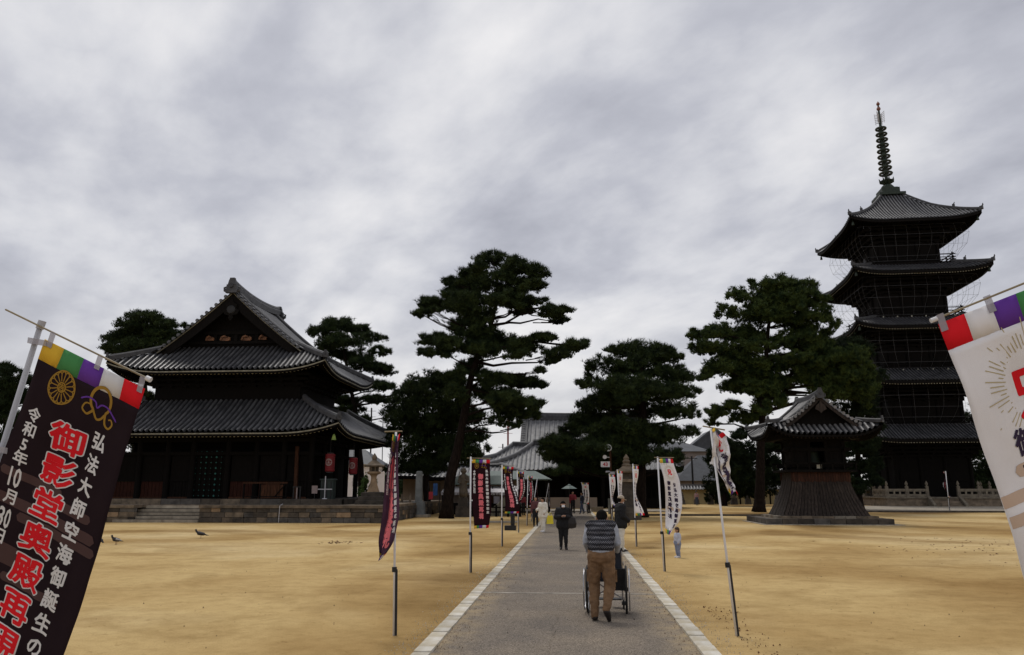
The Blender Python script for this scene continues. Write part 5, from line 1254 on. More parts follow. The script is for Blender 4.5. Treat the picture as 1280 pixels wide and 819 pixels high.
for i, x in enumerate((13.0, 14.6, 16.2, 17.6, 18.9, 20.5, 22.2, 23.8, 25.4, 27.0)):
    t = thing('stone_figure', ('small grey stone figure standing before the boundary wall' if i != 4 else 'tallest pale stone figure before the boundary wall'), 'statue', (x, 91.3, 0), 0, 'row of stone figures before the boundary wall' if i != 4 else None)
    s_ = 1.25 if i == 4 else .9 + .1 * (i % 3); m = 'granite_white' if i == 4 else 'stone_grey'
    MB().box((0, 0, .3 * s_), (.62 * s_, .5 * s_, .6 * s_), taper=.85).build('pedestal', 'stone_grey', t)
    MB().lathe([(.22 * s_, .6 * s_), (.24 * s_, .75 * s_), (.16 * s_, 1.05 * s_), (.17 * s_, 1.2 * s_), (.07 * s_, 1.3 * s_), (.11 * s_, 1.38 * s_), (.11 * s_, 1.5 * s_), (.03 * s_, 1.6 * s_)], 9).build('figure', m, t)
# houses beyond the wall
def house(label, x, y, wx, wy, z0, z1, wall, roofm, ax='x', name='house', win=True):
    t = thing(name, label, 'house', (x, y, 0)); hx, hy = wx / 2, wy / 2
    MB().box((0, 0, z0 / 2), (wx, wy, z0)).build('wall', wall, t); o_ = .6
    b = MB()
    if ax == 'x': v = [(-hx - o_, -hy - o_, z0 - .1), (hx + o_, -hy - o_, z0 - .1), (hx + o_, hy + o_, z0 - .1), (-hx - o_, hy + o_, z0 - .1), (-hx * .45, 0, z1), (hx * .45, 0, z1)]; f = [(0, 1, 5, 4), (1, 2, 5), (2, 3, 4, 5), (3, 0, 4), (3, 2, 1, 0)]
    else: v = [(-hx - o_, -hy - o_, z0 - .15), (hx + o_, -hy - o_, z0 - .15), (hx + o_, hy + o_, z0 - .15), (-hx - o_, hy + o_, z0 - .15), (0, -hy - o_, z1), (0, hy + o_, z1)]; f = [(0, 4, 5, 3), (4, 1, 2, 5), (3, 2, 1, 0), (0, 1, 4), (2, 3, 5)]
    b.add(v, f).build('roof', roofm, t)
    if ax != 'x':
        for sg in (-1, 1): MB().bar((sg * (hx + o_), -hy - o_ - .05, z0 - .05), (0, -hy - o_ - .05, z1 + .1), .2, .35).build('verge', 'slate', t)
        MB().add([(-hx, -hy - .02, z0 - .1), (hx, -hy - .02, z0 - .1), (0, -hy - .02, z1 - .5)], [(0, 1, 2)]).build('gable_wall', wall, t)
    if win:
        for k in range(2): w_ = MB().box((-hx * .4 + hx * .9 * k, -hy - .03, z0 * .55), (1.3, .08, 1.0)).build('window', 'slate', t); MB().box((-hx * .4 + hx * .9 * k, -hy - .09, z0 * .55), (1.5, .05, .07)).build('frame', 'pole_grey', w_)
    return t
house('beige house with plain facade behind the white banners', 15.2, 121, 11, 9, 7.4, 9.0, 'plaster_grey', 'slate')
house('gabled house with steep dark verge right of the beige house', 23.0, 128, 10, 9, 7.0, 11.2, 'plaster_grey', 'slate', 'y')
house('dark low hipped roof house just behind the boundary wall', 19.5, 104, 11.0, 7, 2.9, 6.2, 'plaster_grey', 'slate')
house('pale house glimpsed between belfry and pagoda', 52, 118, 9, 8, 5.0, 7.5, 'plaster_grey', 'slate')
house('white walled building glimpsed behind the stone lantern right of the hall', -25.5, 88, 6, 6, 4.6, 6.3, 'awning', 'slate')
house('low dark storehouse far behind the left of the court', -48, 100, 22, 8, 3.4, 6.0, 'plaster_tan', 'slate')
t = thing('wire_pole', 'utility pole behind the dark hipped roof', 'utility pole', (at(866, 600, 99).x, 99, 0)); MB().tube([(0, 0, 0), (0, 0, 5.9)], [.14, .11], 8).build('pole', 'iron', t); MB().bar((-.7, 0, 5.6), (.7, 0, 5.6), .08, .08).build('crossarm', 'iron', t)
# distant tree belt closing the horizon
rs = np.random.RandomState(5); P = []
for i in range(260):
    a = rs.uniform(-1.15, 1.05); d = rs.uniform(135, 160); hh = rs.uniform(2.2, 4.6)
    if -.04 < a < .0: hh *= .8
    P.append(((math.sin(a) * d, math.cos(a) * d, hh * .45), 4.5, 3.0, hh * .6))
V, F = tufts(P, 3.2, 1.3, .5, 9, nb=8); NTRI[0] += len(F)
o = mesh_np('distant_trees', V, F, 'needles_dark', None, 'stuff'); tag(o, 'dark belt of distant trees along the horizon', 'trees')

# ================================================================ LAMP POST, UMBRELLA, LANTERN RIGHT
p = gp(761, 650)
t = thing('lamp_post', 'reddish lamp post with round lamp loudspeaker and 43 plate right of the path end', 'lamp post', (2.45, 47.5, 0))
MB().tube([(0, 0, 0), (0, 0, 4.25)], [.085, .06], 8).build('post', 'wood_brown', t)
lp = MB().lathe([(.21, -.03), (.21, .03)], 18).build('lamp', 'bin_green', t, loc=(-.12, -.12, 4.28), rot=(PI / 2, 0, 0))
b = MB(); b.tube([(.19 * math.cos(k * PI / 9), .19 * math.sin(k * PI / 9), .06) for k in range(19)], .03, 6, cap=False); b.lathe([(.08, .03), (.08, .08), (.04, .1)], 10); b.box((0, 0, .05), (.07, .34, .04)); b.build('lamp_ring', 'light_glass', lp)
MB().tube([(0, 0, 3.7), (-.35, -.05, 3.72), (-.35, -.22, 3.72)], [.03, .03, .13], 8).build('loudspeaker', 'sign_white', t)
pl = MB().box((-.32, -.08, 3.28), (.56, .04, .34)).build('number_plate', 'sign_white', t)
MB().tube([(0, 0, 2.85), (-.3, -.1, 2.82)], [.03, .07], 6).build('bracket', 'pole_grey', t); MB().box((.1, -.1, 2.75), (.3, .16, .16)).build('junction_box', 'pole_grey', t)
vs, fs = glyph_mesh('43', .04, 40); vs = [(x * .30, y * .30) for x, y in vs]
MB().add([(-.32 + x, -.105, 3.28 + y) for x, y in vs], fs).build('number', 'sign_red', pl)
# umbrella shaped canopy in front of the gate
p = at(712, 638, 60)
t = thing('parasol', 'pale green square parasol with small top vent standing before the gate', 'parasol', (p.x, 61, 0))
MB().lathe([(.62, 1.80), (.24, 2.02), (.20, 2.03)], 8).build('canopy', 'copper_roof', t); MB().lathe([(.17, 2.06), (.03, 2.16)], 8).build('vent', 'copper_roof', t); MB().tube([(0, 0, 0), (0, 0, 2.15)], .03, 6).build('pole', 'iron', t)
# tall stone lantern by the thick trunk
t = thing('stone_lantern', 'tall tiered stone lantern shrine just left of the thick pine trunk', 'stone lantern', (3.35, 46.4, 0))
MB().box((0, 0, .2), (1.5, 1.3, .4)).build('base', 'stone_dark', t); MB().box((0, 0, .55), (1.15, 1.0, .35)).build('base_step', 'stone_dark', t)
MB().box((0, 0, 1.45), (.72, .62, 1.5), taper=.9).build('shaft', 'stone_dark', t); MB().box((0, 0, 2.28), (.95, .85, .18)).build('platform', 'stone', t)
MB().box((0, 0, 2.55), (.55, .5, .4)).build('fire_box', 'stone_dark', t)
b = MB(); b.lathe([(.62, 2.74), (.66, 2.84), (.40, 3.0), (.26, 3.12)], 4, sq=True, rot=0); b.build('cap', 'stone', t)
MB().lathe([(.26, 3.1), (.30, 3.2), (.18, 3.3), (.24, 3.42), (.15, 3.52), (.18, 3.62), (.02, 3.85)], 10).build('finial', 'stone', t)
# low things at the path end
tag(MB().box((2.0, 60.5, .26), (.95, .4, .3)).build('bench', 'granite_white'), 'small low white bench at the right end of the path', 'bench')
tag(MB().box((3.15 - .35, 56.5, .55), (.28, .2, 1.1), taper=.9).build('marker_post', 'stele'), 'short pale stone marker post left of the lamp post', 'post')
tag(MB().lathe([(.22, 0), (.22, .55), (.17, .62)], 10, c=(.98, 60.2, .1)).build('water_can', 'sign_white'), 'pale upright can standing beneath the far white banner', 'can')
tag(MB().box((-3.9, 42.0, .03), (1.9, .9, .06)).build('stepping_slab', 'stone_light'), 'pale flat slab left of the path beside the banner poles', 'slab')
t = thing('pole_stand', 'thick black stand with block foot beside the fourth black banner', 'stand', (-2.62, 34.3, 0)); MB().lathe([(.09, .1), (.10, .8), (.06, 1.0)], 8).build('sleeve', 'iron', t); MB().box((-.1, 0, .1), (.5, .4, .2)).build('foot', 'iron', t)
# ================================================================ BANNERS
RES = [44]
def glyphs(items, sx=1.0, sy=1.0):
    """items: (char, x, y, size, swell) on the cloth, y down from the top -> [(verts, faces)]"""
    out = []
    for ch, x, y, s, off in items:
        vs, fs = glyph_mesh(ch, off / s, RES[0]); k = .72 if len(ch) > 1 else 1.0; out.append(([(x + a * s * k * sx, y - b * s * (1 / k if len(ch) > 1 else 1) * sy) for a, b in vs], fs))
    return out
def smooth(pts, n=6):
    out = []
    for i in range(len(pts) - 1):
        p0, p1, p2, p3 = pts[max(i - 1, 0)], pts[i], pts[i + 1], pts[min(i + 2, len(pts) - 1)]
        for k in range(n):
            t = k / n; out.append(tuple(.5 * ((2 * p1[d]) + (-p0[d] + p2[d]) * t + (2 * p0[d] - 5 * p1[d] + 4 * p2[d] - p3[d]) * t * t + (-p0[d] + 3 * p1[d] - 3 * p2[d] + p3[d]) * t ** 3) for d in (0, 1)))
    return out + [pts[-1]]
def ring(cx, cy, rx, ry, wd, n=28, a0=0, a1=2 * PI):
    vs = []; 
    for i in range(n + 1):
        a = a0 + (a1 - a0) * i / n; vs += [(cx + (rx - wd / 2) * math.cos(a), cy + (ry - wd / 2) * math.sin(a)), (cx + (rx + wd / 2) * math.cos(a), cy + (ry + wd / 2) * math.sin(a))]
    return vs, [(2 * i, 2 * i + 1, 2 * i + 3, 2 * i + 2) for i in range(n)]
def stroke(pts, wd):
    vs = []; n = len(pts)
    for i, p in enumerate(pts):
        a = pts[max(i - 1, 0)]; b = pts[min(i + 1, n - 1)]; dx, dy = b[0] - a[0], b[1] - a[1]; L = math.hypot(dx, dy) or 1
        w_ = wd[i] if isinstance(wd, (list, tuple)) else wd
        vs += [(p[0] - dy / L * w_ / 2, p[1] + dx / L * w_ / 2), (p[0] + dy / L * w_ / 2, p[1] - dx / L * w_ / 2)]
    return vs, [(2 * i, 2 * i + 1, 2 * i + 3, 2 * i + 2) for i in range(n - 1)]
def band(x0, x1, y0, y1, n=36, rnd=True):
    """horizontal cloud bar with rounded ends, gridded so it can bend with the cloth"""
    r = (y1 - y0) / 2; vs = []; 
    for i in range(n + 1):
        x = x0 + (x1 - x0) * i / n; e = min(x - x0, x1 - x); h = r if (not rnd or e >= r) else math.sqrt(max(0, r * r - (r - e) ** 2))
        vs += [(x, (y0 + y1) / 2 - h), (x, (y0 + y1) / 2 + h)]
    return vs, [(2 * i, 2 * i + 1, 2 * i + 3, 2 * i + 2) for i in range(n)]
def vtext(txt, x, y0, pitch, s, off=0.0):
    return [(c, x, y0 + pitch * i, s, off) for i, c in enumerate(txt)]
class Banner:
    def __init__(s, root, P, W, H): s.root, s.P, s.W, s.H = root, P, W, H
    def put(s, shapes, name, m, lift):
        b = MB()
        for vs, fs in shapes:
            b.add([s.P(x, y, lift) for x, y in vs], fs)
        if b.v: return b.build(name, m, s.root)
    def grid(s, name, m, x0, x1, y0, y1, nx, ny, lift=0.0, thick=.002):
        b = MB(); vs = []
        for side in (lift, lift - thick):
            for j in range(ny + 1):
                for i in range(nx + 1): vs.append(s.P(x0 + (x1 - x0) * i / nx, y0 + (y1 - y0) * j / ny, side))
        o = (nx + 1) * (ny + 1); fs = []
        for j in range(ny):
            for i in range(nx):
                a = j * (nx + 1) + i; q = (a, a + 1, a + nx + 2, a + nx + 1); fs.append(q); fs.append(tuple(o + k for k in reversed(q)))
        for i in range(nx): fs.append((i, o + i, o + i + 1, i + 1)); a = ny * (nx + 1) + i; fs.append((a, a + 1, o + a + 1, o + a))
        for j in range(ny): a = j * (nx + 1); fs.append((a, a + nx + 1, o + a + nx + 1, o + a)); a += nx; fs.append((a, o + a, o + a + nx + 1, a + nx + 1))
        return b.add(vs, fs).build(name, m, s.root, smooth=True)
COLS = ['print_yellow', 'print_green', 'print_purple', 'print_white', 'print_red']
RCOL = '弘法大師空海御誕生の記念'; MCOL = '御影堂奥殿再現'; LCOL = ['令', '和', '5', '年', '10', '月', '30', '日']
def black_design(B, e=.002, far=False, pink=False, cm=None):
    W, H = B.W, B.H; nx, ny = (24, 60) if not far else (6, 24); RES[0] = 44 if not far else 18
    top = .052 * H; SW = .0016 if not far else .003
    B.grid('cloth', cm or ('cloth_black' if not far else 'cloth_maroon'), 0, W, top, H - top * .8, nx, ny)
    for k in range(5):
        B.grid('colour_band', COLS[k], W * k / 5, W * (k + 1) / 5, 0, top, 3, 2)
        if far: B.grid('colour_band', COLS[k], W * k / 5, W * (k + 1) / 5, H - top * .8, H, 2, 2)
    bars = [band(W * .02, W * .55, H * .315, H * .335), band(W * .30, W * .86, H * .338, H * .360), band(0, W * .95, H * .375, H * .40), band(W * .25, W * .98, H * .403, H * .425), band(0, W * .38, H * .485, H * .53), band(W * .25, W * .8, H * .545, H * .565), band(0, W * .5, H * .70, H * .73)]
    if not far:
        for q in bars: B.put([q], 'cloud_print', 'cloth_mauve', e)
    # round wheel crest and looped emblem
    cx, cy, r = W * .27, H * .092, W * .108
    if not far: cx, cy = W * .305, H * .088
    sh = [ring(cx, cy, r, r * 1.22, W * .011), ring(cx, cy, r * .30, r * .34, W * .011)]
    for i in range(16):
        a = 2 * PI * i / 16; a2 = a + PI / 16
        q = [(.36, a), (.86, a - .10), (.97, a2 - .02), (.86, a + .10 + PI / 8 - .2 + .0), ]
        sh.append(stroke(smooth([(cx + k * r * math.cos(t), cy + k * r * 1.22 * math.sin(t)) for k, t in ((.36, a), (.80, a), (.92, a + .10), (.94, a2), (.92, a + PI / 8 - .10), (.80, a + PI / 8))], 3), W * .008))
    B.put(sh, 'wheel_crest', 'print_gold', e)
    B.put(glyphs([('吉', cx, cy, W * .06, .001)]), 'crest_character', 'print_gold', e * 1.2)
    cx, cy = W * .655, H * .086
    a = W * .15
    arc = [(cx + a * .60 * math.cos(R(t)), cy - a * .18 + a * .74 * math.sin(R(t))) for t in range(128, 413, 20)]
    loop = smooth([(cx - a * .50, cy + a * .18), (cx - a * .82, cy + a * .22), (cx - a * .95, cy + a * .55), (cx - a * .68, cy + a * .74), (cx - a * .48, cy + a * .58)] + arc + [(cx + a * .50, cy + a * .85), (cx + a * .78, cy + a * .98), (cx + a * .95, cy + a * .72), (cx + a * .82, cy + a * .50), (cx + a * .66, cy + a * .56)], 5)
    n_ = len(loop); wd = [W * (.010 + .016 * math.sin(PI * i / (n_ - 1))) for i in range(n_)]
    base = smooth([(cx - a * .36, cy + a * .40), (cx - a * .10, cy + a * .78), (cx + a * .18, cy + a * .70), (cx + a * .36, cy + a * .42)], 5)
    B.put([stroke(loop, wd), stroke(base, W * .018)], 'looped_emblem', 'print_gold', e)
    B.put([stroke(smooth([(cx - a * 1.15, cy + a * .10), (cx - a * .75, cy - a * .12), (cx - a * .30, cy - a * .05), (cx - a * .15, cy + a * .22), (cx + a * .10, cy - a * .02), (cx + a * .55, cy + a * .02), (cx + a * 1.15, cy + a * .48)], 5), [W * k for k in [.004] + [.013] * 29 + [.003]][:31])], 'wave_line', 'print_purple', e * 1.6)
    B.put(glyphs(vtext(RCOL, W * (.73 if not far else .82), H * .170, H * .0545, W * (.145 if not far else .13), SW * 1.4)), 'white_lettering', 'print_white', e * 1.3)
    ly = (0, .037, .075, .108, .156, .203, .254, .297)
    B.put(glyphs([(c, W * .155, H * (.178 + ly[i]), W * (.118 if len(c) < 2 else .150), SW) for i, c in enumerate(LCOL)]), 'date_lettering', 'print_white', e * 1.3)
    if pink or far:
        B.put(glyphs(vtext(MCOL, W * .48, H * .25, H * .096, W * (.27 if not cm else .52), .008)), 'red_lettering', 'print_pink', e * 1.6)
    else:
        B.put(glyphs(vtext(MCOL, W * .462, H * .198, H * .0815, W * .235, .0085), 1.22, 1.0), 'lettering_outline', 'print_white', e * 1.5)
        B.put(glyphs(vtext(MCOL, W * .462, H * .198, H * .0815, W * .235, .0036), 1.22, 1.0), 'red_lettering', 'print_red', e * 2.4)
def white_design(B, e=.002, far=False):
    W, H = B.W, B.H; nx, ny = (24, 60) if not far else (6, 24); RES[0] = 44 if not far else 18; top = .062 * H; rev = COLS if far else COLS[::-1]
    B.grid('cloth', 'cloth_white', 0, W, top, H - (top * .8 if far else 0), nx, ny)
    for k in range(5):
        B.grid('colour_band', rev[k] if rev[k] != 'print_white' else 'cloth_white', W * k / 5, W * (k + 1) / 5, 0, top * (1 if far else 1.0), 3, 2)
        if far: B.grid('colour_band', rev[k] if rev[k] != 'print_white' else 'cloth_white', W * k / 5, W * (k + 1) / 5, H - top * .8, H, 2, 2)
    cx, cy = W * (.5 if far else .53), H * .192
    sh = []; r = random.Random(3)
    for i in range(64):
        a = 2 * PI * i / 64; r0, r1 = W * (.225 if i % 2 else .24), W * (.375 if i % 2 else .315) * (1 + .12 * math.sin(i * 1.7))
        sh.append(stroke([(cx + r0 * math.cos(a), cy + r0 * 1.1 * math.sin(a)), (cx + r1 * math.cos(a), cy + r1 * 1.1 * math.sin(a))], W * .007))
    B.put(sh, 'ray_print', 'print_goldpale', e)
    B.put(glyphs([('兄', cx - (0 if far else W * .0), cy + (0 if far else H * .016), W * (.37 if not far else .30), .006 if not far else .007)]), 'red_character', 'print_red', e * 1.5)
    if not far:
        for q in (band(W * .17, W * .9, H * .338, H * .364), band(W * .0, W, H * .385, H * .41, rnd=False), band(W * .01, W, H * .428, H * .452, rnd=False), band(0, W * .7, H * .66, H * .69)): B.put([q], 'cloud_print', 'cloth_tan', e)
    else: B.put([band(0, W * .9, H * .66, H * .70)], 'cloud_print', 'cloth_tan', e)
    B.put(glyphs(vtext('弘法大師空海御誕生', W * .68, H * .36, H * .066, W * .20, .004)), 'ink_lettering', 'print_ink', e * 1.5)
    B.put(glyphs(vtext('御影堂奥殿再現', W * (.32 if not far else .30), H * (.298 if not far else .345), H * .072, W * (.22 if far else .19), .005 if far else .003)), 'ink_lettering', 'print_ink', e * 1.5)

# ---- near left banner: leans towards the path, crossbar sloping down to the right
Lc = Vector((-1.55 - 1.0, 3.2, 0))
tl = at(56, 424, 3.2); tr = at(181, 486, 3.2); U = (tr - tl); WL = U.length; U.normalize()
rootL = thing('banner', 'large black banner with red and white lettering leaning in at the left edge', 'banner', (at(52, 404, 3.2).x - .50, 3.2, 0))
VL = Vector((-.215, 0.03, -.975)).normalized()
def PL(x, y, lift):
    s_ = y / 1.8
    q = tl + U * x + VL * y - rootL.location
    sag = .012 * math.sin(PI * x / WL) * math.exp(-y / .15) if False else 0
    wv = .012 * math.sin(4.2 * y + 5 * x) * min(1, y * 4) + .012 * math.sin(11 * x + 1.5 * y) * min(1, y * 3) + .02 * s_ + (.032 * pnoise((x * 5 + y * 2, y * 2.2, 1.3)) + .013 * pnoise((x * 16, y * 5 - x * 6, 4.1))) * min(1, y * 5)
    return (q.x + .020 * math.sin(2.6 * y) * s_ * (1.4 if x > WL * .5 else .6), q.y - wv - lift, q.z)
BL_ = Banner(rootL, PL, WL, 1.80); black_design(BL_, .0015)
top = at(51, 406, 3.22) - rootL.location
MB().tube([(top.x - .193 * top.z, .05, 0), (top.x - .193 * .9, .04, .9)], .019, 10).build('pole_socket', 'pole_black', rootL)
MB().tube([(top.x - .193 * top.z, .05, 0), tuple(top)], .0125, 12).build('pole', 'pole_grey', rootL, smooth=True)
MB().tube([tuple(top + Vector((-.004, 0, -.02))), tuple(top + Vector((.006, 0, .018)))], .017, 12).build('pole_cap', 'pole_grey', rootL)
a = at(7, 387, 3.2) - rootL.location; c = at(186, 474, 3.2) - rootL.location
MB().tube([tuple(a), tuple(c)], .0042, 8).build('crossbar', 'bamboo', rootL)
MB().tube([tuple(c + Vector((-.012, 0, .006))), tuple(c + Vector((.010, 0, -.004)))], .012, 10).build('crossbar_cap', 'pole_white', rootL)
for (x, y, w_, h_) in ((.02, -.015, .028, .07), (.285, -.012, .028, .06), (WL - .035, -.015, .028, .07)):
    vs = []
    for (i, j) in ((0, 0), (1, 0), (1, 1), (0, 1)): vs.append(PL(x + w_ * i, y + h_ * j - .03, .004))
    MB().add(vs + [(v[0], v[1] + .0015, v[2]) for v in vs], [(0, 1, 2, 3), (7, 6, 5, 4), (0, 4, 5, 1), (1, 5, 6, 2), (2, 6, 7, 3), (3, 7, 4, 0)]).build('loop', 'tape', rootL)
for yy in (.02, .52, 1.05, 1.55):
    q = PL(0, yy, .003); s_ = top.x - .193 * (top.z - q[2])
    MB().add([(s_ - .016, q[1] - .004, q[2] + .028), (q[0] + .018, q[1] - .002, q[2] + .012), (q[0] + .018, q[1] - .002, q[2] - .014), (s_ - .016, q[1] - .004, q[2] + .002), (s_ - .016, q[1] + .03, q[2] + .028), (q[0] + .018, q[1] + .001, q[2] + .012), (q[0] + .018, q[1] + .001, q[2] - .014), (s_ - .016, q[1] + .03, q[2] + .002)], [(3, 2, 1, 0), (4, 5, 6, 7), (0, 1, 5, 4), (1, 2, 6, 5), (2, 3, 7, 6), (3, 0, 4, 7)]).build('loop', 'tape', rootL)

# ---- near right banner
tlr = at(1173, 405, 3.05); trr = at(1283, 362, 3.05); UR = (trr - tlr).normalized(); WR = .555
rootR = thing('banner', 'large white banner with gold rays and red character leaning in at the right edge', 'banner', (2.75, 3.05, 0))
VR = Vector((.205, .02, -.978)).normalized()
def PR(x, y, lift):
    q = tlr + UR * x + VR * y - rootR.location; s_ = y / 1.8
    wv = .012 * math.sin(3.8 * y + 4 * x + 1) * min(1, y * 4) + .010 * math.sin(12 * x + y) * min(1, y * 3) + (.032 * pnoise((x * 5 - y * 2, y * 2.2, 7.3)) + .013 * pnoise((x * 16, y * 5 + x * 6, 9.1))) * min(1, y * 5)
    return (q.x + .016 * math.sin(2.4 * y) * s_, q.y - wv - lift, q.z)
BR_ = Banner(rootR, PR, WR, 1.80); white_design(BR_, .0015)
a = Vector(PR(-.01, -.022, 0)); c = Vector(PR(WR + .12, -.03, 0))
MB().tube([tuple(a), tuple(c)], .0042, 8).build('crossbar', 'bamboo', rootR)
MB().tube([tuple(a + Vector((-.014, 0, -.005))), tuple(a + Vector((.010, 0, .004)))], .010, 10).build('crossbar_cap', 'pole_white', rootR)
MB().tube([(c.x - .05 + .24 * c.z, .05, 0), (c.x - .05, .02, c.z + .03)], .0125, 12).build('pole', 'pole_grey', rootR, smooth=True)
MB().tube([(c.x - .05 + .24 * c.z, .05, 0), (c.x - .05 + .24 * (c.z - .9), .04, .9)], .019, 10).build('pole_socket', 'pole_black', rootR)
for x in (.0, .205, .43):
    vs = [PR(x + .030 * i, -.035 + .07 * j, .004) for (i, j) in ((0, 0), (1, 0), (1, 1), (0, 1))]
    MB().add(vs + [(v[0], v[1] + .0015, v[2]) for v in vs], [(0, 1, 2, 3), (7, 6, 5, 4), (0, 4, 5, 1), (1, 5, 6, 2), (2, 6, 7, 3), (3, 7, 4, 0)]).build('loop', 'tape', rootR)

# ---- rows of banners along the path
def row_banner(label, base, topp, design, P, W, H, group, sock=.33, bar=None, rad=.022, cat='banner'):
    """base, topp: foot and head of the pole"""
    root = thing('banner', label, cat, base, 0, group); T = Vector(topp) - Vector(base)
    MB().tube([(0, 0, 0), tuple(T)], rad * .8, 8).build('pole', 'pole_white', root, smooth=True)
    sck = MB().tube([tuple(Vector((.02, .01, 0))), tuple(T * sock + Vector((.02, .01, 0)))], rad * 1.15, 8).build('pole_socket', 'pole_black', root)
    MB().tube([tuple(T * (sock - .012)), tuple(T * (sock + .012))], rad * 1.8, 8).build('clamp', 'pole_black', root)
    B = Banner(root, lambda x, y, l: P(x, y, l, T), W, H); design(B)
    a = Vector(P(0, 0, 0, T)); c = Vector(P(W, 0, 0, T)); d = (c - a).normalized()
    MB().tube([tuple(a - d * .12 + Vector((0, 0, .03))), tuple(c + d * .03 + Vector((0, 0, .03)))], .010, 6).build('crossbar', 'bamboo', root)
    for k in range(4):
        yy = .02 + (H - .06) * k / 3.3; q = Vector(P(0, yy, 0, T)); pz = T * max(0, min(1, q.z / T.z))
        if (q - pz).length < .08: MB().bar(pz, q + (q - pz).normalized() * .02 if (q - pz).length > 1e-4 else q + Vector((.02, 0, 0)), .012, .03).build('loop', 'pole_white', root)
    return root
def hang(phi, amp, seed, curl=0.0, k=3.2, narrow=0.0, dir_=None):
    """cloth hanging from the crossbar; phi = heading of the crossbar; amp ripple; curl gathers and lifts the foot"""
    r = random.Random(seed); p1, p2 = r.uniform(0, 6), r.uniform(0, 6)
    def P(x, y, lift, T):
        y = max(y, 0); f = min(1, y / 1.2); ph = phi + amp * 2.2 * math.sin(k * y + p1) * f
        w_ = x * (1 - narrow * f); ux, uy = math.cos(ph), math.sin(ph)
        rip = amp * .09 * math.sin(16 * x + 2.2 * y + p2) * (.3 + f)
        sw = amp * .45 * math.sin(k * .9 * y + p2) * f
        cl = curl * max(0, y - .75) ** 1.6
        nx_, ny_ = -uy, ux
        if ny_ > 0: nx_, ny_ = -nx_, -ny_
        return (T.x + .03 * ux + ux * w_ + nx_ * (rip + lift) + (sw + cl) * math.cos(phi), T.y + .03 * uy + uy * w_ + ny_ * (rip + lift) + (sw + cl) * math.sin(phi) * .5, T.z - .06 - y + abs(cl) * .35)
    return P
BK = 'black banners on poles left of the path'; WT = 'white banners on poles right of the path'
bd = lambda B: black_design(B, .006, far=True); wdn = lambda B: white_design(B, .006, far=True)
S_ = .84
# first black banner, wound round its pole and blown to the left at the foot
def interp(x, pts):
    for (a, va), (b, vb) in zip(pts, pts[1:]):
        if x <= b: return va + (vb - va) * (max(x, a) - a) / (b - a)
    return pts[-1][1]
def P1(x, y, lift, T):
    # hangs in a narrow fold from the top of the pole and drifts left toward its foot
    y = max(y, 0); u = x / .5
    wd = interp(y, [(0, .10), (.2, .085), (.6, .15), (1.0, .20), (1.3, .20), (1.42, .12), (1.5, .03)])
    rt_ = interp(y, [(0, .08), (.2, .05), (.6, .05), (1.0, .06), (1.3, .0), (1.42, -.07), (1.5, -.16)])
    pole = T.x * (1 - y / 2.55)
    return (pole + rt_ - wd + wd * u, -.04 - .08 * math.sin(2.8 * PI * u + 2.5 * y) * (.5 + .3 * y) + .03 * pnoise((u * 4, y * 3, 2)) - lift, T.z - .04 - y * 1.05 - .03 * math.sin(PI * u))
row_banner('black banner with pink lettering wound round the nearest left pole', (-2.25, 9.85, 0), tuple(at(495, 539, 9.9)), lambda B: black_design(B, .006, far=True, pink=True, cm='cloth_plum'), P1, .50, 1.50, BK, sock=.31, rad=.018)
row_banner('second black banner from the camera hanging open toward the path', (-2.25, 17.1, 0), tuple(at(588.5, 571, 17.1)), bd, hang(.62, .16, 5, k=2.3), .47, 1.52, BK)
row_banner('third black banner from the camera with its foot curling up', (-2.25, 24.8, 0), tuple(at(627.5, 581, 24.8)), bd, hang(.85, .22, 8, curl=.12, k=2.6), .50, 1.52, BK)
row_banner('fourth black banner from the camera turned half edge on', (-2.25, 32.5, 0), tuple(at(646.5, 588, 32.5)), bd, hang(1.05, .22, 9, curl=-.10), .50, 1.50, BK)
row_banner('fifth black banner from the camera turned edge on', (-2.25, 38.6, 0), tuple(at(660, 594, 38.6)), bd, hang(1.15, .12, 12), .48, 1.50, BK)
row_banner('narrow pole with furled red and white banner leaning at the left path end', (-2.28, 43.5, 0), tuple(at(671.5, 598, 43.5)), bd, hang(1.62, .16, 14), .34, 1.5, BK)
row_banner('farthest left pole with a furled pale banner before the gate', (-1.95, 52.5, 0), tuple(at(686, 604, 52.5)), wdn, hang(1.5, .10, 15), .2, 1.5, BK)
# crumpled white banner on the nearest right pole
def PW(x, y, lift, T):
    # bunched and crumpled, blown round the pole
    y = max(y, 0); u = x / .5
    wd = interp(y, [(0, .15), (.15, .21), (.35, .23), (.55, .20), (.72, .13), (.86, .10)]); lf = interp(y, [(0, 0), (.3, -.05), (.45, -.03), (.6, .02), (.74, .08), (.86, .10)])
    px_ = T.x * (1 - y / 2.6) + .02 * math.sin(8 * y)
    return (px_ + lf + wd * u + .03 * pnoise((u * 3, y * 9, 5)), T.y * (1 - y / 2.6) - .05 - .13 * pnoise((u * 3.2, y * 7, 3.3)) - .05 * math.sin(2 * PI * u + 9 * y) - lift, T.z - .02 - y * .92 + .04 * math.sin(7 * u + 3 * y) - .05 * u)
def P2(x, y, lift, T):
    # bows out to the right of its pole and narrows to the foot
    y = max(y, 0); f = y / 1.62; u = x / .44
    wd = interp(f, [(0, .31), (.3, .37), (.6, .36), (.85, .28), (1, .12)]); lf = .03 + .06 * math.sin(PI * min(1, f * 1.02)) ** .8 * (1 if f > .25 else f / .25) + .05 * f
    return (T.x * (1 - f * .65) + lf + wd * u, T.y * (1 - f * .65) - .06 - .10 * math.sin(4 * u + 3.5 * y) - .05 * f * pnoise((u * 4, y * 4, 1)) - lift, T.z - .05 - y + .05 * math.sin(3 * u + 2 * y) * f)
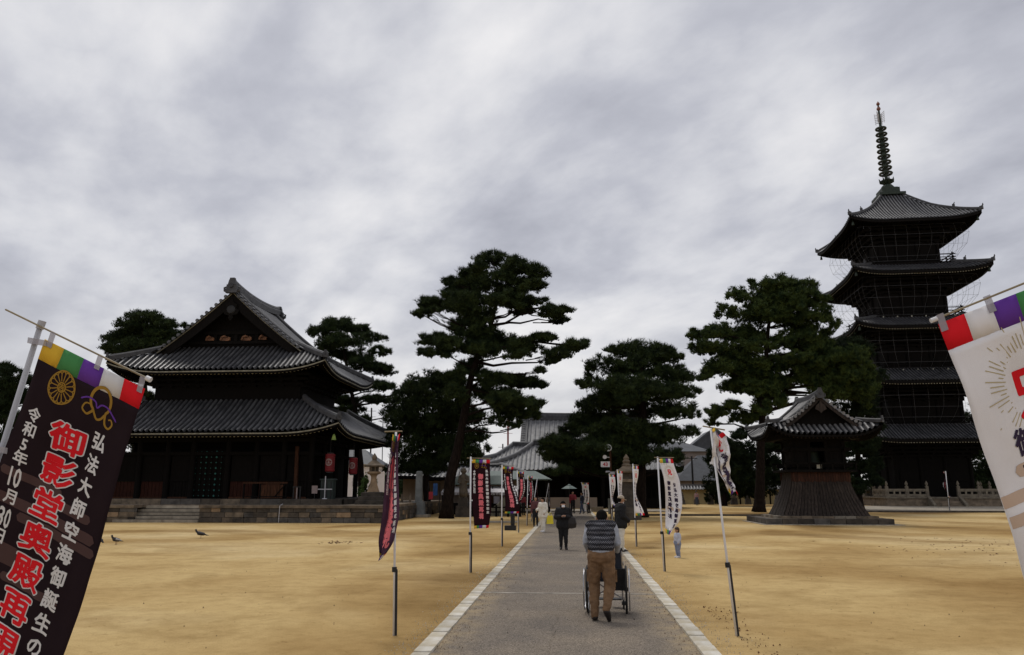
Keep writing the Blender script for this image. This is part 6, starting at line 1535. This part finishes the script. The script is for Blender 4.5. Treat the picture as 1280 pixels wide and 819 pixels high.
row_banner('crumpled white banner bunched at the top of the nearest right pole', (2.03, 10.15, 0), tuple(at(888.5, 536, 10.15)), wdn, PW, .5, .86, WT, sock=.33, rad=.018)
row_banner('second white banner from the camera bowing out to the right with red foot', (2.03, 17.65, 0), tuple(at(822, 571, 17.65)), wdn, P2, .44, 1.62, WT)
row_banner('third white banner from the camera with pink curled foot', (2.03, 25.0, 0), tuple(at(791, 580, 25.0)), wdn, hang(1.15, .14, 22, curl=.15), .48, 1.62, WT)
row_banner('fourth white banner from the camera hanging straight behind the capped person', (2.03, 32.5, 0), tuple(at(771.5, 587, 32.5)), wdn, hang(1.1, .08, 23), .5, 1.6, WT)
row_banner('fifth white banner from the camera with a red tipped foot by the lamp post', (2.03, 38.8, 0), tuple(at(761.5, 592, 38.8)), wdn, hang(1.0, .16, 24, curl=.18), .5, 1.6, WT)
row_banner('plain white banner hanging before the dark gate', (1.15, 57.0, 0), tuple(at(727, 603, 57.0)), lambda B: white_design(B, .006, far=True), hang(.35, .05, 25), .52, 1.5, WT)
p = gp(1187, 640); row_banner('small red and white banner on a pole before the pagoda steps', (p.x, p.y, .07), tuple(at(1182, 589, p.y)), lambda B: black_design(B, .006, far=True, pink=True), hang(1.35, .2, 26, narrow=.4), .8, 2.0, None, rad=.04)
# ================================================================ PEOPLE
def _capsule(bm_v, bm_f, a, b, ra, rb, n=12, m=4):
    a = Vector(a); b = Vector(b); t = b - a; L = t.length
    if L < 1e-5: t = Vector((0, 0, 1)); L = 0
    else: t = t / L
    ref = Vector((1, 0, 0)) if abs(t.x) < .8 else Vector((0, 1, 0)); u = t.cross(ref).normalized(); v = t.cross(u)
    o = len(bm_v); rings = []
    for i in range(1, m + 1): q = PI / 2 * i / m; rings.append((a - t * (ra * math.cos(q)), ra * math.sin(q)))
    for i in range(m): q = PI / 2 * i / m; rings.append((b + t * (rb * math.sin(q)), rb * math.cos(q)))
    bm_v.append(a - t * ra)
    for c, r in rings:
        for k in range(n): w_ = 2 * PI * k / n; bm_v.append(c + (u * math.cos(w_) + v * math.sin(w_)) * r)
    bm_v.append(b + t * rb); R_ = len(rings)
    for k in range(n): bm_f.append((o, o + 1 + (k + 1) % n, o + 1 + k))
    for i in range(R_ - 1):
        for k in range(n): p = o + 1 + i * n; bm_f.append((p + k, p + (k + 1) % n, p + n + (k + 1) % n, p + n + k))
    e = o + 1 + R_ * n; p = o + 1 + (R_ - 1) * n
    for k in range(n): bm_f.append((p + k, p + (k + 1) % n, e))
_DG = []
FOLD = bpy.data.textures.new('folds', 'CLOUDS'); FOLD.noise_scale = .075; FOLD.noise_depth = 2
def fused(name, prims, m, parent, vox, inflate=0.0, flat=None, smooth_it=2, fold=0.0):
    """capsules fused into one continuous skin by voxel remeshing"""
    V = []; F = []
    for a, b, ra, rb in prims: _capsule(V, F, a, b, ra + inflate, rb + inflate)
    me = bpy.data.meshes.new(name); me.from_pydata([tuple(v) for v in V], [], F); me.materials.append(M[m])
    o = bpy.data.objects.new(name, me); COL.objects.link(o); o.parent = parent
    r = o.modifiers.new('r', 'REMESH'); r.mode = 'VOXEL'; r.voxel_size = vox; r.use_smooth_shade = True
    s_ = o.modifiers.new('s', 'SMOOTH'); s_.iterations = smooth_it; s_.factor = .5
    if fold:
        d_ = o.modifiers.new('d', 'DISPLACE'); d_.texture = FOLD; d_.texture_coords = 'LOCAL'; d_.strength = fold; d_.mid_level = .5
    _DG.append(o); return o
def bake_fused():
    bpy.context.view_layer.update(); dg = bpy.context.evaluated_depsgraph_get()
    res = [(o, bpy.data.meshes.new_from_object(o.evaluated_get(dg))) for o in _DG]
    for o, me in res:
        old = o.data; mt = old.materials[0]; o.modifiers.clear(); o.data = me; me.name = o.name
        if not me.materials: me.materials.append(mt)
        bpy.data.meshes.remove(old)
    _DG.clear()
def person(label, loc, rz, h, J, clothes, vox=.012, hair=('hair_black', 1.0), extra=None, group=None, girth=1.0, glove=None):
    """faces local -Y; +x is the viewer's right when facing the camera. J: joint overrides in units of body height"""
    j = dict(pelvis=(0, 0, .525), belly=(0, 0, .61), chest=(0, 0, .73), neck=(0, .005, .825), head=(0, -.005, .915),
             shR=(.105, 0, .800), elR=(.135, .02, .635), wrR=(.140, -.02, .49), shL=(-.105, 0, .800), elL=(-.135, .02, .635), wrL=(-.140, -.02, .49),
             hpR=(.052, 0, .50), knR=(.056, -.01, .28), anR=(.056, .015, .045), hpL=(-.052, 0, .50), knL=(-.056, -.01, .28), anL=(-.056, .015, .045),
             toeR=(.062, -.095, .014), toeL=(-.062, -.095, .014), look=(0, -1, 0), hdR=(0, -.3, -1), hdL=(0, -.3, -1))
    j.update(J); V3 = lambda k: Vector(j[k]) * h
    P = {k: V3(k) for k in j if k not in ('look', 'hdR', 'hdL')}; look = Vector(j['look']).normalized()
    root = thing('person', label, 'person', loc, rz, group); g = girth; S = {}
    w_ = P['shR'] - P['shL']; sw = w_.normalized(); hw = (P['hpR'] - P['hpL']).normalized()
    S['chest'] = [(P['shL'] + sw * .035 * h + Vector((0, 0, -.015 * h)), P['shR'] - sw * .035 * h + Vector((0, 0, -.015 * h)), .050 * h * g, .050 * h * g),
                  (P['chest'] - sw * .055 * h, P['chest'] + sw * .055 * h, .066 * h * g, .066 * h * g), (P['chest'] + (P['neck'] - P['chest']) * .2 - sw * .05 * h, P['chest'] + (P['neck'] - P['chest']) * .2 + sw * .05 * h, .062 * h * g, .062 * h * g), (P['chest'] + Vector((0, 0, .03 * h)), P['neck'] - Vector((0, 0, .012 * h)), .062 * h * g, .036 * h)]
    for sg in (-1, 1): S['chest'].append((P['chest'] + sw * sg * .055 * h, P['belly'] + hw * sg * .045 * h, .062 * h * g, .060 * h * g))
    S['hips'] = [(P['pelvis'] - hw * .045 * h, P['pelvis'] + hw * .045 * h, .066 * h * g, .066 * h * g)] + [(P['belly'] + hw * sg * .04 * h, P['pelvis'] + hw * sg * .045 * h, .060 * h * g, .066 * h * g) for sg in (-1, 1)]
    S['neck'] = [(P['neck'] - Vector((0, 0, .02 * h)), P['head'] - Vector((0, 0, .03 * h)), .030 * h, .030 * h)]
    up = Vector((0, 0, 1)) - look * look.z; up.normalize(); rt = look.cross(up)
    hd = P['head']
    S['head'] = [(hd + up * .018 * h + look * -.012 * h, hd + up * .018 * h + look * .006 * h, .050 * h, .049 * h), (hd - up * .012 * h + look * .012 * h, hd - up * .034 * h + look * .022 * h, .038 * h, .024 * h),
                 (hd + up * .004 * h + look * .050 * h, hd - up * .010 * h + look * .062 * h, .006 * h, .009 * h)] + [(hd + rt * sg * .050 * h + up * .008 * h, hd + rt * sg * .050 * h - up * .008 * h, .008 * h, .006 * h) for sg in (-1, 1)]
    for s_, k in (('R', 1), ('L', -1)):
        S['arm' + s_] = [(P['sh' + s_], P['el' + s_], .036 * h, .027 * h)]; S['fore' + s_] = [(P['el' + s_], P['wr' + s_], .027 * h, .018 * h)]
        S['leg' + s_] = [(P['hp' + s_], P['kn' + s_], .056 * h * g, .036 * h)]; S['shin' + s_] = [(P['kn' + s_], P['kn' + s_].lerp(P['an' + s_], .35), .035 * h, .034 * h), (P['kn' + s_].lerp(P['an' + s_], .35), P['an' + s_], .034 * h, .021 * h)]
        an, toe = P['an' + s_], P['toe' + s_]; heel = an + (an - toe).normalized() * .012 * h; heel.z = an.z - .022 * h
        S['foot' + s_] = [(an - Vector((0, 0, .018 * h)) if True else heel, an.lerp(toe, .55), .024 * h, .022 * h), (an.lerp(toe, .5), toe, .021 * h, .013 * h)]
        d = Vector(j['hd' + s_]).normalized(); wr = P['wr' + s_]; side = d.cross(Vector((0, 1, .3))).normalized(); nrm = side.cross(d)
        hand = [(wr, wr + d * .042 * h, .015 * h, .018 * h)]
        for q in range(5):
            if q < 4:
                base = wr + d * .045 * h + side * (q - 1.5) * .0105 * h; L = (.036, .043, .040, .031)[q] * h; mid = base + d * L * .55 + nrm * .004 * h; tip = mid + d * L * .4 + nrm * (.012 + .002 * q) * h
                hand += [(base, mid, .0058 * h, .0052 * h), (mid, tip, .0052 * h, .0045 * h)]
            else:
                base = wr + d * .018 * h - side * .014 * h; mid = base + d * .018 * h - side * .014 * h; hand += [(base, mid, .0068 * h, .0058 * h), (mid, mid + d * .018 * h + nrm * .004 * h, .0058 * h, .005 * h)]
        S['hand' + s_] = hand
    allp = [p for k in S for p in S[k]]
    body = fused('body', allp, 'skin', root, min(vox, .011) if vox < .015 else vox, inflate=-.001 * h)
    for nm, mt, keys, inf in clothes:
        pr = [p for k in keys.split() for p in (S[k] if k in S else [])]
        if extra and nm in extra: pr = pr + [(Vector(a) * h, Vector(b) * h, ra * h, rb * h) for a, b, ra, rb in extra[nm]]
        fused(nm, pr, mt, root, vox, inflate=inf * h, fold=(0.0 if nm == 'shoes' else .028 * h / 1.5))
    if hair:
        hm, L = hair; c = hd + up * .022 * h - look * .012 * h
        pr = [(c - look * .004 * h, c + up * .010 * h + look * .008 * h, .053 * h, .050 * h), (c - look * .010 * h, c - up * .035 * h * L - look * .014 * h, .050 * h, .040 * h)]
        if L > 1.2: pr += [(c + rt * sg * .036 * h - look * .004 * h, c + rt * sg * .040 * h - up * .05 * h * L, .022 * h, .018 * h) for sg in (-1, 1)]
        fused('hair', pr, hm, root, vox)
    if vox < .016:
        for sg in (-1, 1):
            MB().lathe([(.001, -.004 * h), (.0045 * h, 0), (.001, .004 * h)], 6, c=tuple(hd + rt * sg * .019 * h + up * .012 * h + look * .0535 * h)).build('eye', 'hair_black', root)
        MB().bar(hd - rt * .014 * h - up * .030 * h + look * .0455 * h, hd + rt * .014 * h - up * .030 * h + look * .0455 * h, .005 * h, .005 * h).build('mouth', 'maroon_cloth', root)
    return root, P, h
TOP = 'chest belly armL armR foreL foreR'; LEGS = 'hips legL legR shinL shinR'; SH = 'footL footR'
# --- elderly man pushing the wheelchair, seen from behind, bent forward, mid stride
mp_ = (.41, 11.15, 0)
man, MPt, mh = person('man in patterned knit vest and tan trousers pushing a wheelchair up the path', mp_, PI - R(4), 1.66,
    dict(pelvis=(0, .015, .515), belly=(0, -.02, .60), chest=(-.0, -.080, .70), neck=(-.004, -.140, .775), head=(-.006, -.205, .822), look=(.05, -1, -.75),
         shR=(.100, -.120, .762), elR=(.132, -.10, .635), wrR=(.125, -.20, .555), shL=(-.104, -.115, .755), elL=(-.138, -.085, .625), wrL=(-.135, -.20, .553),
         hpR=(.054, .012, .495), knR=(.066, -.030, .275), anR=(.064, .035, .050), toeR=(.072, -.065, .014),
         hpL=(-.054, .012, .495), knL=(-.066, .005, .272), anL=(-.038, .125, .110), toeL=(-.056, .060, .016), hdR=(-.1, -1, -.15), hdL=(.1, -1, -.15)),
    [('shirt', 'shirt_grey', 'chest armL armR foreL foreR', .006), ('vest', 'vest_knit', 'chest', .010), ('trousers', 'khaki', LEGS, .012), ('shoes', 'leather', SH, .006)], vox=.010, hair=('hair_black', 1.0), girth=.96,
    extra=dict(vest=[((-.035, .005, .60), (.035, .005, .60), .070, .070), ((-.085, -.11, .765), (.085, -.11, .765), .042, .042)], shirt=[((-.035, .006, .565), (.035, .006, .565), .067, .067)]))
MB().box((0, 0, 0), (.10, .035, .16)).build('pocket', 'khaki', man, loc=(.098 * mh, -.005 * mh, .36 * mh))
MB().box((0, 0, 0), (.10, .035, .16)).build('pocket', 'khaki', man, loc=(-.100 * mh, .0 * mh, .36 * mh))
# --- wheelchair
def wheelchair(loc, rz):
    t = thing('wheelchair', 'black and chrome wheelchair pushed by the man in the knit vest', 'wheelchair', loc, rz)
    def wheel(x, y, r, wd, nm):
        w = MB(); w.tube([(0, r * math.cos(2 * PI * k / 30), r * math.sin(2 * PI * k / 30)) for k in range(31)], wd, 8, cap=False)
        o = w.build(nm, 'rubber', t, loc=(x, y, r + wd), smooth=True)
        rm = MB(); rm.tube([(0, (r - wd * 1.6) * math.cos(2 * PI * k / 30), (r - wd * 1.6) * math.sin(2 * PI * k / 30)) for k in range(31)], wd * .55, 6, cap=False); rm.build('rim', 'chrome', o)
        sp = MB()
        for k in range(16 if r > .2 else 5): a = 2 * PI * k / (16 if r > .2 else 5); sp.tube([(0, 0, 0), (0, (r - wd) * math.cos(a), (r - wd) * math.sin(a))], .003 if r > .2 else .008, 4)
        sp.build('spokes', 'chrome', o); MB().tube([(-.03, 0, 0), (.03, 0, 0)], .03, 10).build('hub', 'iron', o)
        if r > .2:
            s_ = 1 if x > 0 else -1; hr = MB(); hr.tube([(s_ * .045, (r - .035) * math.cos(2 * PI * k / 30), (r - .035) * math.sin(2 * PI * k / 30)) for k in range(31)], .010, 6, cap=False); hr.build('hand_rim', 'chrome', o)
    for x in (-.285, .285): wheel(x, 0, .325, .016, 'wheel')
    for x in (-.24, .24): wheel(x, .42, .075, .014, 'caster')
    MB().box((0, .12, .48), (.44, .44, .05)).build('seat', 'vinyl', t); MB().box((0, -.09, .70), (.44, .035, .42)).build('backrest', 'vinyl', t)
    for s_ in (-1, 1):
        MB().tube([(s_ * .23, -.26, .93), (s_ * .23, -.16, .93), (s_ * .23, -.10, .88), (s_ * .23, -.07, .45), (s_ * .23, -.02, .20), (s_ * .23, .35, .17)], .013, 8).build('frame', 'chrome' if s_ > 0 else 'iron', t)
        MB().tube([(s_ * .23, -.29, .93), (s_ * .23, -.18, .93)], .019, 8).build('handgrip', 'rubber', t)
        MB().tube([(s_ * .23, -.07, .68), (s_ * .23, .22, .68), (s_ * .23, .30, .62), (s_ * .23, .36, .45), (s_ * .23, .48, .18)], .012, 8).build('arm_frame', 'chrome', t)
        MB().box((s_ * .23, .08, .70), (.05, .28, .03)).build('armrest', 'vinyl', t); MB().box((s_ * .13, .56, .13), (.16, .18, .015)).build('footrest', 'iron', t)
        MB().tube([(s_ * .23, -.20, .90), (s_ * .24, -.26, .84)], .006, 5).build('brake_lever', 'chrome', t)
        MB().bar((s_ * .23, .48, .18), (s_ * .14, .52, .13), .02, .02).build('footrest_arm', 'chrome', t)
    MB().bar((-.22, .1, .2), (.22, .1, .46), .02, .02).build('cross_brace', 'chrome', t); MB().bar((.22, .1, .2), (-.22, .1, .46), .02, .02).build('cross_brace', 'chrome', t)
    MB().box((.16, -.16, .50), (.26, .12, .30), taper=.9).build('rear_pocket', 'black_cloth', t); MB().box((.05, .12, .56), (.38, .34, .12), taper=.85).build('cushion', 'navy_cloth', t)
    MB().tube([(0, .08, .66), (0, .05, .86)], [.16, .12], 10).build('folded_blanket', 'navy_cloth', t)
    return t
wheelchair((.505, 11.78, 0), -R(4))
# --- woman in black looking at her phone
wl_, WP, wh = person('woman all in black with white mask looking down at her phone', (-.26, 23.6, 0), R(4), 1.46,
    dict(head=(0, -.03, .905), look=(0, -1, -.55), shR=(.108, 0, .795), elR=(.150, -.01, .65), wrR=(.062, -.135, .665), shL=(-.108, 0, .795), elL=(-.150, -.01, .65), wrL=(-.062, -.135, .665),
         knR=(.05, -.02, .28), anR=(.052, -.01, .045), toeR=(.068, -.10, .014), knL=(-.05, .0, .28), anL=(-.05, .03, .045), toeL=(-.065, -.06, .014), hdR=(-.8, -.5, .2), hdL=(.8, -.5, .2)),
    [('coat', 'black_cloth', TOP, .022), ('trousers', 'black_cloth', LEGS, .010), ('shoes', 'leather', SH, .006)], vox=.013, hair=('hair_black', 1.7), girth=1.1,
    extra=dict(coat=[((-.04, 0, .62), (-.05, .0, .49), .075, .082), ((.04, 0, .62), (.05, 0, .49), .075, .082)]))
MB().box((0, 0, 0), (.10, .03, .07), taper=.9).build('mask', 'sign_white', wl_, loc=(0, -.103 * wh, .878 * wh), rot=(-R(25), 0, 0))
MB().box((0, -.155 * wh, .675 * wh), (.075, .012, .14), mat4=Matrix.Rotation(R(-50), 4, 'X')).build('phone', 'iron', wl_)
t = thing('shoulder_bag', 'black shoulder bag on the arm of the woman in black', 'bag', (-.26 + .24, 23.55, .62)); MB().lathe([(.04, 0), (.15, .03), (.17, .15), (.12, .33), (.03, .36)], 12).build('body', 'leather', t); o = t.children[0]; o.scale = (1, .5, 1)
MB().tube([(-.06, 0, .33), (-.12, .02, .62), (-.02, .0, .60), (.06, 0, .33)], .012, 6).build('strap', 'leather', t)
# --- pilgrim in white with yellow bag
pg, PP, ph_ = person('person in loose white clothes walking on the left side of the path', (-1.22, 32.9, 0), -R(35), 1.44,
    dict(look=(-.5, -1, -.25), elR=(.150, -.02, .65), wrR=(.115, -.08, .56), elL=(-.145, .0, .66), wrL=(-.13, -.13, .64), knR=(.05, -.03, .28), anR=(.05, -.02, .045), toeR=(.055, -.12, .014), knL=(-.05, .01, .28), anL=(-.05, .05, .05), toeL=(-.055, -.04, .014)),
    [('jacket', 'white_cloth', TOP, .022), ('trousers', 'white_cloth', LEGS, .018), ('shoes', 'sign_white', SH, .008)], vox=.015, hair=('hair_black', 1.1), girth=1.1,
    extra=dict(jacket=[((-.04, 0, .60), (-.055, .0, .47), .075, .085), ((.04, 0, .60), (.055, 0, .47), .075, .085)]))
t = thing('carrier_bag', 'bright yellow carrier bag held by the person in white', 'bag', (-1.22 + .30, 32.85, .34)); MB().box((0, 0, .17), (.30, .12, .34), taper=.8).build('body', 'yellow_plastic', t); MB().tube([(-.07, 0, .33), (-.03, 0, .46), (.03, 0, .46), (.07, 0, .33)], .012, 6).build('handle', 'yellow_plastic', t)
# --- person in black jacket with tan cap
cp, CPt, ch_ = person('person in black jacket tan cap and white trousers at the right kerb', (1.42, 22.6, 0), PI * .62, 1.62,
    dict(look=(-.2, -1, -.35), head=(0, -.02, .91), elR=(.14, .01, .64), wrR=(.10, -.10, .53), elL=(-.13, .02, .64), wrL=(-.10, -.10, .55), knR=(.05, -.03, .28), anR=(.05, -.04, .045), toeR=(.055, -.14, .014), knL=(-.05, .02, .28), anL=(-.05, .07, .05), toeL=(-.055, -.02, .014)),
    [('jacket', 'black_cloth', TOP, .020), ('trousers', 'white_cloth', LEGS, .012), ('shoes', 'iron', SH, .006)], vox=.013, hair=('hair_black', .9), girth=1.08,
    extra=dict(jacket=[((-.035, 0, .62), (-.045, .0, .49), .075, .080), ((.035, 0, .62), (.045, 0, .49), .075, .080)]))
cap = MB(); cap.lathe([(.098, 0), (.100, .03), (.085, .075), (.05, .10), (.01, .108)], 16); cap.build('cap', 'cap_tan', cp, loc=(0, -.012 * ch_, .935 * ch_), smooth=True, rot=(R(12), 0, 0))
MB().box((0, -.12, .012), (.13, .09, .012)).build('cap_brim', 'cap_tan', cp, loc=(0, -.012 * ch_, .935 * ch_), rot=(R(18), 0, 0))
# --- toddler
kd, KP, kh = person('toddler in pale blue clothes standing on the sand right of the path', (2.82, 21.1, 0), -R(70), .80,
    dict(neck=(0, .005, .77), head=(0, -.01, .885), shR=(.11, 0, .745), shL=(-.11, 0, .745), elR=(.15, .01, .61), wrR=(.14, -.05, .49), elL=(-.15, .01, .61), wrL=(-.14, -.05, .49), chest=(0, 0, .67), belly=(0, -.01, .55), pelvis=(0, 0, .45), hpR=(.055, 0, .43), hpL=(-.055, 0, .43), knR=(.055, -.01, .24), knL=(-.055, -.01, .24), look=(0, -1, -.2)),
    [('top', 'child_top', TOP, .020), ('trousers', 'child_trousers', LEGS, .018), ('shoes', 'sign_white', SH, .014)], vox=.009, hair=None, girth=1.22)
hd = KP['head']
fused('hair', [(hd + Vector((0, .012, .030)), hd + Vector((0, -.004, .036)), .062, .056), (hd + Vector((0, .018, .02)), hd + Vector((0, .03, -.02)), .058, .045)], 'hair_brown', kd, .009)
fused('head_volume', [(hd + Vector((0, 0, .008)), hd + Vector((0, -.012, .0)), .056, .050)], 'skin', kd, .009)
# --- people in the distance
def far_person(label, loc, rz, h, top, leg, J={}, hair=('hair_black', 1.0)):
    return person(label, loc, rz, h, J, [('top', top, TOP, .014), ('trousers', leg, LEGS, .010), ('shoes', 'leather', SH, .006)], vox=.022, hair=hair)
far_person('person in dark red top standing under the pale green parasol', (.10, 58.0, 0), R(20), 1.62, 'red_cloth', 'black_cloth', dict(elR=(.15, -.05, .66), wrR=(.06, -.15, .66)))
far_person('person in dark top and blue jeans striding right of the parasol', (.78, 57.0, 0), -R(70), 1.55, 'navy_cloth', 'denim', dict(knR=(.05, -.08, .28), anR=(.05, -.10, .05), toeR=(.05, -.18, .02), knL=(-.05, .03, .28), anL=(-.05, .12, .07), toeL=(-.05, .05, .02)))
far_person('person with reddish hair in dark clothes behind the person in white', (-1.75, 37.5, 0), R(10), 1.42, 'maroon_cloth', 'black_cloth', {}, ('hair_brown', 1.5))
far_person('person in dark coat passing beneath the far white banner', (1.25, 58.5, 0), R(80), 1.5, 'black_cloth', 'black_cloth', dict(knR=(.05, -.06, .28), anR=(.05, -.08, .05), toeR=(.05, -.16, .02)))
far_person('person in pink top resting before the far boundary wall', (at(871, 625, 86).x, 86, 0), 0, 1.5, 'pink_cloth', 'denim')
far_person('person in pale blue shirt behind the stone lantern by the hall', (at(481, 612, 46).x, 47.5, .92), R(30), 1.35, 'child_top', 'navy_cloth')
far_person('person in red top crouching among stalls behind the third banner', (-3.35, 53.5, 0), R(40), 1.45, 'red_cloth', 'black_cloth')
# --- bronze monk on the pedestal
x, y, z = STAT
st_ = bpy.data.objects['statue']; h = 2.0; zz = 1.2
pr = [((0, 0, .35), (0, 0, .85), .24, .17), ((0, 0, .85), (0, 0, 1.35), .18, .20), ((-.16, 0, 1.38), (.16, 0, 1.38), .11, .11), ((0, 0, 1.4), (0, -.02, 1.58), .08, .07), ((0, -.02, 1.66), (0, -.03, 1.74), .115, .105),
      ((-.22, 0, 1.36), (-.30, -.05, 1.05), .09, .08), ((-.30, -.05, 1.05), (-.22, -.22, 1.0), .08, .05), ((.22, 0, 1.36), (.30, -.04, 1.08), .09, .09), ((.30, -.04, 1.08), (.16, -.20, 1.12), .085, .05), ((-.10, 0, .05), (-.10, 0, .4), .09, .14), ((.10, 0, .05), (.10, 0, .4), .09, .14)]
fused('figure', [((a[0], a[1], a[2] + zz), (b[0], b[1], b[2] + zz), ra * 1.28, rb * 1.28) for a, b, ra, rb in pr], 'statue', st_, .025)
MB().tube([(-.24, -.24, zz), (-.24, -.24, zz + 1.7)], .02, 6).build('staff', 'statue', st_)
fused('hat', [((0, -.02, zz + 1.78), (0, -.02, zz + 1.80), .22, .17)], 'statue', st_, .025)
# --- pigeons on the sand
def pigeon(label, px, py, rz, s=1.0, white=False, peck=False):
    p = gp(px, py); t = thing('pigeon', label, 'bird', (p.x, p.y, 0), rz, 'pigeons on the left court')
    m = 'bird_white' if white else 'bird_dark'; hz_ = .10 if peck else .27
    pr = [((0, .07, .13), (0, -.07, .16), .05, .062), ((0, .07, .13), (0, .17, .10), .035, .012), ((0, .15, .10), (0, .24, .085), .018, .010), ((0, -.10, .18), (0, -.15, .22 if not peck else .12), .04, .028), ((0, -.15, .22 if not peck else .12), (0, -.165, hz_), .028, .027)]
    fused('body', [((a[0], a[1] * s, a[2] * s), (b[0], b[1] * s, b[2] * s), ra * s, rb * s) for a, b, ra, rb in pr], 'bird_dark', t, .012)
    for sg in (-1, 1):
        fused('wing', [((sg * .048 * s, -.05 * s, .165 * s), (sg * .035 * s, .14 * s, .12 * s), .03 * s, .012 * s)], m, t, .010)
        MB().tube([(sg * .022 * s, .0, .10 * s), (sg * .022 * s, .0, .01), (sg * .022 * s, -.03 * s, .004)], .006 * s, 5).build('leg', 'copper_red', t)
    MB().tube([(0, -.185 * s, hz_ * s), (0, -.215 * s, (hz_ - .012) * s)], [.008 * s, .002], 5).build('beak', 'iron', t)
pigeon('dark pigeon standing apart nearest the middle of the left court', 251, 673, -R(60), 1.15)
pigeon('pigeon with pale wings right of its dark neighbour by the black banner', 145, 681, -R(20), 1.1, True)
pigeon('dark pigeon pecking at the edge of the large black banner', 123, 682, R(80), 1.0, False, True)
bake_fused()
for o in (brd,): pass

print('foliage triangles', NTRI[0])
